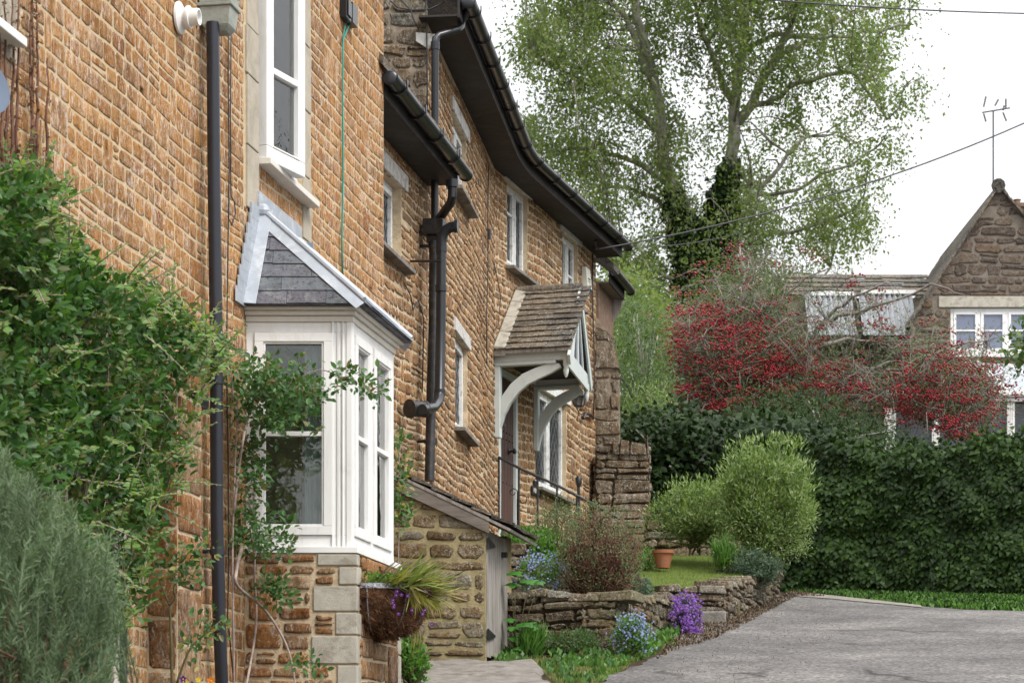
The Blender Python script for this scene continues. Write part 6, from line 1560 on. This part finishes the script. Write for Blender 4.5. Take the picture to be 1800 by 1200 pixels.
# --- grass: lawn and verges
def tuftgrid(n,region,zf,size,mat,name,bend=.35,tm=T_BLADE,kind='stuff',label=None,cat=None,dens=None):
    p=np.array(region); lo=p.min(0);hi=p.max(0); q=rng.uniform(lo,hi,size=(n*3,2)); q=q[inpoly(q[:,0],q[:,1],region)][:n]
    if dens is not None:
        l=np.array([mnoise.noise(Vector((a*dens,b*dens,0))) for a,b in q]); q=q[l>-.05+0*l]
    pos=np.array([(a,b,zf(a,b)-.004) for a,b in q]); ax=rdirs(rng,len(pos),(0,0,1.2),.6)
    mats=mat if isinstance(mat,list) else [mat]
    o=leaves(name,pos,ax,rdirs(rng,len(pos),(0,-.6,.4)),rng.uniform(size*.5,size*1.2,len(pos)),tm,mats,None,rng.integers(0,len(mats),len(pos)) if len(mats)>1 else None)
    o['kind']=kind
    if label: o['label']=label; o['category']=cat
    return o
tuftgrid(26000,[tuple(p) for p in lw],zl,.035,'L_grass','lawn_grass',label='short mown grass of the small raised lawn',cat='grass')
vg=[G(880,1158),G(960,1160),G(1060,1160),G(1110,1160),G(1100,1176),G(1060,1190),(.55,16.3),(.33,16.3),G(950,1178),G(870,1168)]
tuftgrid(9500,vg,lambda a,b:ground(a,b)+.02*wob(a,b,0,3),.04,['L_weed','L_grass','dead','L_straw'],'verge_grass',dens=None,label='weedy grass verge between garden wall and lane',cat='grass')
tuftgrid(5000,[G(1050,1200),G(1065,1195),G(1110,1165),G(1190,1135),G(1180,1115),G(1080,1150)],ground,.04,['L_weed','L_grass'],'verge_weeds',dens=4,label='small weeds along the foot of the mossy garden wall',cat='weeds',tm=T_OVALLO)
tuftgrid(1500,vg,lambda a,b:ground(a,b)+.03,.055,['L_weed','L_rose'],'broad_weeds',tm=T_OVALLO,dens=2.5,label='clumps of broad-leaved weeds in the verge below the garden wall',cat='weeds')
tuftgrid(900,[(g1.x,18.85),(g2.x,18.6),(g2.x+.35,19.4),(g3.x+.05,21.4),(g3.x-.1,21.6),(g2.x,18.95),(g1.x,19.15)],lambda a,b:ground(a,b)+.05*rng.random(),.07,['L_weed','L_rose'],'wall_foot_weeds',tm=T_OVALLO,label='ragged weeds growing against the foot of the garden wall',cat='weeds')
hg=[G(1378,1040),G(1450,1047),G(1600,1064),G(1700,1072),G(1830,1076),(8.,27.5),(3.2,29.5)]
tuftgrid(16000,hg,ground,.06,['L_weed','L_ivyh'],'ground_cover',tm=T_OVALLO,dens=None,label='low weeds and ivy creeping along the foot of the hedge',cat='ground cover')
tuftgrid(15000,[G(1150,1165),G(1185,1146),G(1250,1128),G(1310,1100),G(1370,1066),G(1400,1050),G(1450,1050),G(1400,1040),G(1366,1046),G(1280,1087),G(1235,1100),G(1190,1112),G(1170,1140)],lambda a,b: ground(a,b)+.018+.02*max(0,wob(a,b,1,3)),.024,['dead','soil'],'fallen_leaves',tm=T_OVALLO,label='dead leaves scattered along the wall edge of the lane',cat='leaves')
tuftgrid(700,[(.6,15),(1.6,15.2),(3,22),(3.4,27),(2.6,26)],lambda a,b:ground(a,b)+.015,.014,'dead','scattered_leaves',tm=T_OVALLO,label='few tiny leaves lying on the asphalt',cat='leaves')
# --- ivy hedge
IH=thing('ivy_hedge','long dark green ivy hedge along the far side of the lane','hedge',(5.,27.6,2.3))
hx0,hy0=P(1385,0,28.9).x,28.9; hx1,hy1=9.2,26.0
HFm=Frame(hx0,hy0,hx1-hx0,hy1-hy0); hl=math.hypot(hx1-hx0,hy1-hy0)
def htop(u):
    p=HFm.pt(u,0); px=CX+p.x/p.y*F; y=778+14*math.sin(px*.013)+8*math.sin(px*.05); 
    if px<1440: y+= -20*(1440-px)/60*-1
    return EYE+(H-y)/F*p.y
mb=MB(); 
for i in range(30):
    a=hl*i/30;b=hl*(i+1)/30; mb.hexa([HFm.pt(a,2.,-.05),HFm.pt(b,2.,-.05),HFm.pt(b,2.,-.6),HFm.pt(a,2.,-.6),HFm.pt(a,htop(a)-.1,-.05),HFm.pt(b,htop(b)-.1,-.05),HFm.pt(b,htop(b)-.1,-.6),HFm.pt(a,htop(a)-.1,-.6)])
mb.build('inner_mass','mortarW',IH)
n=62000; u_=rng.uniform(0,hl,n); tp=np.array([htop(a) for a in np.linspace(0,hl,200)]); tz_=np.interp(u_,np.linspace(0,hl,200),tp); gz0=np.array([ground(0,hy0+(hy1-hy0)*a/hl) for a in u_])
z_=gz0+(tz_-gz0)*rng.random(n)**.93
bumpn=np.array([mnoise.noise(Vector((a*1.3,b*1.6,1.)))*.16+mnoise.noise(Vector((a*4,b*4.,5.)))*.09 for a,b in zip(u_,z_)])
d_=.05+bumpn+rng.uniform(-.05,.06,n)
# round the top over
ov_=np.clip((z_-(tz_-.18))/.18,0,1); d_-= ov_**2*.25*rng.random(n)
pos=np.array([HFm.x+HFm.dx*u_+HFm.nx*d_,HFm.y+HFm.dy*u_+HFm.ny*d_,z_]).T
ax=rdirs(rng,n,(0,0,-.9),.75); nr=rdirs(rng,n,(HFm.nx*1.,HFm.ny*1.,.55),.45)
leaves('ivy_leaves',pos,ax,nr,rng.uniform(.045,.085,n),T_IVY,['L_ivyh'],IH)
n=2600; u_=rng.uniform(0,hl,n); tz_=np.interp(u_,np.linspace(0,hl,200),tp); pos=np.array([HFm.x+HFm.dx*u_-HFm.nx*rng.uniform(0,.5,n),HFm.y+HFm.dy*u_-HFm.ny*rng.uniform(0,.5,n),tz_+rng.normal(size=n)*.07]).T
leaves('top_shoots',pos,rdirs(rng,n,(0,-.2,.5)),rdirs(rng,n,(0,-.5,.8)),rng.uniform(.04,.08,n),T_IVY,['L_ivyh'],IH)
# dark ivy mass behind garden: px 1140-1460, y 700-930
def mass(name,label,poly,Y0,Y1,n,size,tm,mat,cat='shrub',core=True,clus=14,crad=.25,up=0.,nb=(0,-.6,.8)):
    t=thing(name,label,cat,tuple(P(float(np.mean([p[0] for p in poly])),max(p[1] for p in poly),(Y0+Y1)/2)))
    c=samp(poly,n//clus); Y=rng.uniform(Y0,Y1,len(c)); cen=pxp(c[:,0],c[:,1],Y); 
    pos,ax=sprigs(cen,clus,crad,size,rng,up); leaves('leaves',pos,ax,rdirs(rng,len(pos),nb,.6),rng.uniform(size*.7,size*1.25,len(pos)),tm,[mat],t)
    b0=t.location.copy(); ln=[]
    for i in rng.integers(0,len(cen),24):
        p=Vector(cen[i]); ln.append([b0,b0.lerp(p,.5)+Vector((0,0,.2)),p])
    twigs('branches','bark',t,ln,.03,5); return t
mass('ivy_thicket','dark ivy thicket behind the pale shrub and round bush',[(1130,770),(1180,765),(1300,745),(1420,755),(1470,790),(1440,880),(1400,960),(1140,960)],29.0,31.5,17000,.075,T_IVY,'L_ivy',nb=(0,-.8,.5))
mass('ivy_thicket','mixed olive and ivy growth under the right half of the berry tree',[(1300,700),(1400,690),(1500,730),(1560,745),(1600,800),(1500,830),(1300,800)],31.0,34.,9000,.08,T_NARR,'L_ivyh')
mass('background_shrub','light green leafy shrub between stone buttress and berry tree',[(1080,590),(1100,520),(1135,540),(1165,600),(1180,680),(1160,760),(1090,770)],31.0,34.0,7000,.075,T_NARR,'L_light')
mass('background_shrub','dark holly-like shrub low behind the stone pier',[(1100,740),(1200,720),(1290,770),(1290,880),(1120,900)],28.6,30.,7500,.07,T_IVY,'L_ivy')
mass('leafy_branch','green leafy branch reaching in from the right edge of the picture',[(1770,600),(1790,560),(1840,520),(1900,500),(1900,680),(1800,650),(1768,625)],22,23,1500,.07,T_OVALLO,'L_light','branch',crad=.12)
n=14; 
# --- tall tree with ivy trunks
TY=50.
TT=thing('birch_tree','very tall ivy-clad birch tree with drooping branches filling the sky behind the cottages','tree',P(1245,900,TY))
stems=[([(1262,960),(1255,800),(1236,640),(1222,520),(1205,420),(1180,330),(1165,250),(1152,150),(1128,60),(1108,-40),(1085,-180),(1070,-330)],.40),
 ([(1262,960),(1262,800),(1256,640),(1250,520),(1262,400),(1285,280),(1292,190),(1304,90),(1318,0),(1322,-150),(1315,-330)],.42),
 ([(1222,520),(1235,430),(1215,380),(1190,320)],.15),
 ([(1290,230),(1325,170),(1365,100),(1400,20),(1430,-80),(1450,-200)],.20),
 ([(1262,400),(1300,360),(1335,340),(1370,290),(1420,240)],.14),
 ([(1300,200),(1350,180),(1390,155),(1440,135),(1492,130),(1530,160),(1560,210)],.11),
 ([(1165,250),(1120,190),(1060,150),(1000,130),(930,95)],.12),([(1180,330),(1130,290),(1060,270),(980,262),(930,270)],.10),
 ([(1152,150),(1110,60),(1060,-20),(1010,-90)],.13),([(1205,420),(1150,350),(1090,330),(1030,322)],.09),
 ([(1292,190),(1250,100),(1225,20),(1210,-80)],.12),([(1304,90),(1370,60),(1440,70),(1520,55),(1600,45)],.10),([(1262,430),(1330,420),(1420,400),(1500,370)],.08),([(1370,100),(1440,60),(1500,20),(1580,10)],.08),
 ([(1318,300),(1320,420),(1330,520)],.08),([(1335,340),(1400,330),(1470,300),(1540,260)],.06),([(1222,520),(1170,480),(1120,460),(1080,470)],.08),([(1250,520),(1330,540),(1400,520),(1460,470)],.08)]
mb=MB(); S3=[]; sr=np.random.default_rng(5)
for pts,r in stems:
    off=0 if r>.35 else sr.uniform(-1.6,1.6); P3=[]
    for i,(x_,y_) in enumerate(pts):
        P3.append(P(x_,y_,TY+off*i/(len(pts)-1)*1.3))
    out=[]
    for i in range(len(P3)-1):
        p0=P3[max(i-1,0)];p1=P3[i];p2=P3[i+1];p3=P3[min(i+2,len(P3)-1)]
        for t in (0,.33,.66): out.append(.5*((2*p1)+(p2-p0)*t+(2*p0-5*p1+4*p2-p3)*t*t+(3*p1-p0-3*p2+p3)*t**3)+Vector(sr.normal(scale=.03,size=3)))
    out.append(P3[-1]); mb.tube(out,[r*(1-.80*i/(len(out)-1))*.48+.015 for i in range(len(out))],10)
    for i,p in enumerate(out): S3.append((p,r*(1-.8*i/(len(out)-1))))
mb.build('trunk','bark',TT,smooth='all')
S3p=np.array([tuple(p) for p,_ in S3])
crown=[(905,-360),(1000,-420),(1400,-420),(1560,-330),(1620,-150),(1640,-20),(1665,70),(1640,130),(1590,230),(1545,330),(1530,400),(1500,470),(1440,530),(1390,600),(1330,640),(1270,560),(1200,640),(1110,600),(1080,500),(1085,430),(1040,390),(1000,330),(940,280),(905,230),(925,160),(870,110),(885,40),(860,-40),(880,-200)]
tg=samp(crown,900); tg=tg[np.array([mnoise.noise(Vector((a*.011,b*.013,4.)))> -.28 for a,b in tg])]
# thinner right hand side
dk=rng.random(len(tg)); th_=np.clip((tg[:,0]-1420)/260,0,.62); tg=tg[dk>th_]
hole=lambda x_,y_: ((x_-1010)**2/45**2+(y_-350)**2/22**2<1) or ((x_-1430)**2/40**2+(y_-440)**2/60**2<1) or ((x_-1450)**2/55**2+(y_-240)**2/60**2<1)
lp=[];la=[];bl=[];tw=[]
for (tx,ty) in tg:
    if hole(tx,ty): continue
    e_=P(tx,ty,TY+rng.uniform(-3.2,3.2)); en=np.array(tuple(e_)); dist=np.linalg.norm(S3p-en,axis=1)+np.maximum(0,S3p[:,2]-en[2])*.6+np.maximum(0,en[2]-S3p[:,2]-1.5)*.2
    s_=Vector(S3p[np.argmin(dist)]); L_=(e_-s_).length
    if L_>3.6: s_=e_.lerp(s_,3.6/L_) if False else s_
    mid=s_.lerp(e_,.5)+Vector((0,0,.16*L_)); q=[s_,s_.lerp(mid,.5)+Vector(rng.normal(scale=.05,size=3)),mid,mid.lerp(e_,.55)+Vector((0,0,.06*L_)),e_]
    if rng.random()<.75: bl.append((q,L_))
    for k in range(14):
        t=rng.uniform(.3,1.); p=(q[2].lerp(q[3],(t-.5)*2.2) if t<.95 else e_) if t>.5 else q[1].lerp(q[2],t*2-.1)
        p=Vector(p)+Vector(rng.normal(scale=.19,size=3)); ll=rng.uniform(.35,1.05); dr=Vector((rng.normal()*.28,rng.normal()*.28,-1)).normalized(); e3=p+dr*ll
        tw.append([p,p.lerp(e3,.5)+Vector(rng.normal(scale=.04,size=3)),e3]) if rng.random()<.35 else None
        nn=int(17*ll)+3; tt=rng.random(nn)[:,None]; lp.append(np.array(tuple(p))*(1-tt)+np.array(tuple(e3))*tt+rng.normal(scale=.085,size=(nn,3)))
lp=np.concatenate(lp); print('tree leaves',len(lp))
mb=MB()
for q,L_ in bl: mb.tube(q,[max(.006,min(.028,.008*L_+.005))*(1-.75*i/4) for i in range(5)],5)
for q in tw: mb.tube(q,.003,3,caps=False)
mb.build('branches','bark',TT,smooth='all')
leaves('crown',lp,rdirs(rng,len(lp),(0,0,-.6)),rdirs(rng,len(lp),(0,-.2,.5)),rng.uniform(.06,.11,len(lp)),T_OVALLO,['L_tree'],TT)
# ivy on the trunks
iv=[]; 
for (poly,rr,dn) in (([(1262,960),(1255,800),(1236,640),(1222,520),(1205,420),(1182,340)],.50,6500),([(1262,800),(1256,640),(1250,520),(1258,430),(1272,350),(1285,290)],.50,6500)):
    pl=[P(a,b,TY) for a,b in poly]; L=len(pl)-1
    t=rng.random(dn)*L; i=np.minimum(t.astype(int),L-1); f_=t-i; base=np.array([tuple(pl[a].lerp(pl[a+1],float(b))) for a,b in zip(i,f_)])
    an=rng.uniform(0,2*math.pi,dn); r_=rr*(1.1-.85*(t/L)**1.3)*rng.uniform(.7,1.3,dn)*(1+.3*np.sin(t*9+an)+.2*np.sin(t*23+2*an)); iv.append(base+np.stack([np.cos(an)*r_,np.sin(an)*r_,rng.normal(size=dn)*.1],1))
iv=np.concatenate(iv); leaves('ivy_leaves',iv,rdirs(rng,len(iv),(0,0,-.8)),rdirs(rng,len(iv),(0,-.8,.5)),rng.uniform(.09,.15,len(iv)),T_IVY,['L_ivy'],TT)
# smaller trees behind
def bgtree(label,poly,Y,n,mat,trunk,size=.1):
    t=thing('background_tree',label,'tree',tuple(P(trunk[0],trunk[1],Y)),'trees massed behind the cottages')
    c=samp(poly,n//16); YY=Y+rng.uniform(-1.5,1.5,len(c)); cen=pxp(c[:,0],c[:,1],YY); pos,ax=sprigs(cen,16,.33,size,rng,-.2)
    leaves('crown',pos,ax,rdirs(rng,len(pos),(0,-.3,.6)),rng.uniform(size*.6,size*1.2,len(pos)),T_OVALLO,[mat],t)
    b0=t.location.copy(); ln=[[b0,b0+Vector((.1,0,1.5)),b0+Vector((.0,0,3.2))]]
    for i in rng.integers(0,len(cen),40): p=Vector(cen[i]); m_=b0.lerp(p,.45); m_.x=b0.x*.6+p.x*.4; ln.append([b0+Vector((0,0,.8)),m_,p])
    twigs('trunk','bark',t,ln,.07,6)
bgtree('dense green tree low behind the stone buttress',[(1050,520),(1090,470),(1140,500),(1190,560),(1230,640),(1240,760),(1160,800),(1060,760)],40,9000,'L_tree',(1130,900))
bgtree('broad green tree behind the berries and birch trunks',[(1180,600),(1240,560),(1330,560),(1400,600),(1430,680),(1400,780),(1200,780)],43,9000,'L_ivyh',(1300,900))
# --- berry tree
BY=36.
BT=thing('berry_tree','spreading grey-twigged tree loaded with red berries in front of the far house','tree',P(1440,960,BY))
bs=[([(1430,960),(1425,850),(1415,760),(1400,700)],.12),([(1415,760),(1380,700),(1330,660),(1270,620),(1220,600)],.07),([(1415,760),(1440,700),(1500,660),(1560,635),(1620,640)],.06),([(1400,700),(1370,620),(1340,560),(1310,500),(1300,430)],.06),([(1400,700),(1420,620),(1450,560),(1500,520),(1560,495)],.05),
 ([(1440,700),(1520,700),(1600,720),(1660,760),(1700,790)],.06),([(1500,660),(1560,650),(1640,670),(1700,700),(1750,720)],.05),([(1380,700),(1300,700),(1240,730),(1200,740)],.05),([(1370,620),(1300,590),(1240,560),(1200,545)],.04),([(1340,560),(1400,500),(1460,470)],.03),([(1420,620),(1490,590),(1560,600)],.04),([(1450,560),(1540,540),(1640,500),(1700,520)],.03),([(1560,650),(1640,620),(1700,600),(1745,600)],.03)]
mb=MB(); bp3=[]
for pts,r in bs:
    o_=rng.uniform(-1.2,1.2); P3=[P(x_,y_,BY+o_*i/max(1,len(pts)-1)*1.4) for i,(x_,y_) in enumerate(pts)]; out=[]
    for i in range(len(P3)-1):
        for t in (0,.33,.66): out.append(P3[i].lerp(P3[i+1],t)+Vector(rng.normal(scale=.03,size=3)))
    out.append(P3[-1]); mb.tube(out,[r*(1-.75*i/(len(out)-1)) for i in range(len(out))],7); bp3+= out
mb.build('trunk','twigG',BT,smooth='all'); bpn=np.array([tuple(p) for p in bp3])
bpoly=[(1175,600),(1185,530),(1240,480),(1290,440),(1360,430),(1420,470),(1480,500),(1560,540),(1640,570),(1700,600),(1760,630),(1780,680),(1750,740),(1700,790),(1640,740),(1570,700),(1520,740),(1450,740),(1400,760),(1330,750),(1280,770),(1230,740),(1180,690)]
dense=[(1180,590),(1260,540),(1330,600),(1420,640),(1500,660),(1560,680),(1640,640),(1720,640),(1750,700),(1700,770),(1640,730),(1560,720),(1480,680),(1420,720),(1330,730),(1270,760),(1230,730),(1180,670)]
tg=np.vstack([samp(bpoly,280),samp(dense,520),samp([(1180,580),(1225,530),(1300,500),(1370,520),(1400,600),(1390,700),(1300,750),(1230,720),(1180,660)],300)]); lines=[]; bc_=[]; lf=[]
for (tx,ty) in tg:
    e_=P(tx,ty,BY+rng.uniform(-1.5,1.5)); i=np.argmin(np.linalg.norm(bpn-np.array(tuple(e_)),axis=1)+rng.uniform(0,.5)); s_=Vector(bpn[i]); L_=(e_-s_).length
    m_=s_.lerp(e_,.5)+Vector((rng.normal()*.05,rng.normal()*.05,.18*L_)); q=[s_,s_.lerp(m_,.5)+Vector(rng.normal(scale=.03,size=3)),m_,m_.lerp(e_,.6)+Vector(rng.normal(scale=.04,size=3)),e_]; lines.append(q)
    for _ in range(3):
        p=q[2].lerp(e_,rng.random()); w_=p+Vector(rdirs(rng,1,(0,0,-.3))[0])*rng.uniform(.2,.6); lines.append([p,p.lerp(w_,.5)+Vector(rng.normal(scale=.03,size=3)),w_])
        lf.append(np.array(tuple(p))+rng.normal(scale=.2,size=(14,3)))
    if inpoly(np.array([tx]),np.array([ty]),dense)[0] or rng.random()<.28: 
        for _ in range(int(rng.integers(1,4))): bc_.append(np.array(tuple(e_))+rng.normal(scale=.16,size=3))
twigs('twigs','twigG',BT,lines,.007,4)
lf=np.concatenate(lf); leaves('leaves',lf,rdirs(rng,len(lf)),rdirs(rng,len(lf),(0,-.3,.7)),rng.uniform(.035,.07,len(lf)),T_NARR,['L_twig'],BT)
bc_=np.array(bc_); nb=14; bpz=np.repeat(bc_,nb,0)+rng.normal(size=(len(bc_)*nb,3))*np.array([.075,.06,.028]); print('berries',len(bpz))
oc=np.array([(1,0,0),(-1,0,0),(0,1,0),(0,-1,0),(0,0,1),(0,0,-1)],float); of=np.array([(0,2,4),(2,1,4),(1,3,4),(3,0,4),(2,0,5),(1,2,5),(3,1,5),(0,3,5)])
sz=rng.uniform(.013,.021,(len(bpz),1,1)); V=(bpz[:,None,:]+oc[None]*sz).reshape(-1,3); Fq=(of[None]+(np.arange(len(bpz))*6)[:,None,None]).reshape(-1,3)
npmesh('berries',V,Fq,['berry'],BT,None,True)
# --- unseen trees added behind and beside the viewpoint, to reflect in the window panes
wc=[]
for k in range(420):
    x_=rng.uniform(-30,26); top=7.6+2.8*mnoise.noise(Vector((x_*.25,0,0)))*2; wc.append((x_,-24+rng.normal()*1.2,rng.uniform(-4,1)+ (top-1)*rng.random()**.6))
for k in range(380):
    y_=rng.uniform(18,75); top=ground(0,y_)+8+4*mnoise.noise(Vector((y_*.3,3,0)))*2; wc.append((15.5+.10*y_+rng.normal()*1.0,y_,ground(0,y_)-1+(top-ground(0,y_))*rng.random()**.7))
wc=np.array(wc); pos,ax=sprigs(wc,26,1.2,.3,rng,-.1); o=leaves('reflection_trees',pos,ax,rdirs(rng,len(pos)),rng.uniform(.2,.42,len(pos)),T_OVALLO,['L_ivyh']); o['kind']='stuff'
# ================================================================== WORLD, SUN, CAMERA
w=bpy.data.worlds.new('World'); SC.world=w; w.use_nodes=True; nt=w.node_tree; nt.nodes.clear(); n=N(nt)
sk=n.n('ShaderNodeTexSky'); sk.sky_type='NISHITA'; sk.sun_disc=False; sk.sun_elevation=R(50); sk.sun_rotation=R(135); sk.air_density=1.; sk.dust_density=4.; sk.ozone_density=1.
hs=n.n('ShaderNodeHueSaturation'); hs.inputs['Saturation'].default_value=.12; n.l(sk.outputs[0],hs.inputs['Color'])
# overcast veil: mixes the clear sky with an even bright cloud layer
tc=n.n('ShaderNodeTexCoord'); cn=n.noise(tc.outputs['Generated'],3.,5,.6)
cl=n.ramp(cn,[(.3,(13.5,14.,14.8)),(.7,(17.5,17.6,17.8))])
mx=n.mix(.72,hs.outputs[0],cl)
sx=n.n('ShaderNodeSeparateXYZ'); n.l(tc.outputs['Generated'],sx.inputs[0])
mx=n.mix(1.0,mx,n.ramp(sx.outputs['Z'],[(.0,(.30,.30,.30)),(.15,(.40,.40,.40)),(.9,(1.,1.,1.))]),'MULTIPLY')
bg=n.n('ShaderNodeBackground'); bg.inputs['Strength'].default_value=.15; n.l(mx,bg.inputs[0]); o=n.n('ShaderNodeOutputWorld'); n.l(bg.outputs[0],o.inputs[0])
sd=bpy.data.lights.new('sun','SUN'); sd.energy=1.9; sd.angle=R(16); sd.color=(1,.96,.90); so_=bpy.data.objects.new('sun',sd); COL.objects.link(so_)
az=R(135); el=R(50); dirv=Vector((math.sin(az)*math.cos(el),math.cos(az)*math.cos(el),math.sin(el))); so_.rotation_euler=dirv.to_track_quat('Z','Y').to_euler()
cd=bpy.data.cameras.new('camera'); cd.lens=85; cd.sensor_width=36; cd.shift_y=(H-600)/1800.; cd.clip_start=.2; cd.clip_end=1500
cd.dof.use_dof=True; cd.dof.focus_distance=16.5; cd.dof.aperture_fstop=8
co=bpy.data.objects.new('camera',cd); co.location=(0,0,EYE); co.rotation_euler=(R(90),0,0); COL.objects.link(co); SC.camera=co
SC.view_settings.view_transform='Standard'; SC.view_settings.look='None'; SC.view_settings.gamma=1; SC.view_settings.exposure=.5
try: SC.view_settings.use_curve_mapping=False
except Exception: pass
SC.cycles.max_bounces=6; SC.cycles.diffuse_bounces=2; SC.cycles.glossy_bounces=3; SC.cycles.transmission_bounces=4; SC.cycles.transparent_max_bounces=8
SC.cycles.use_denoising=True
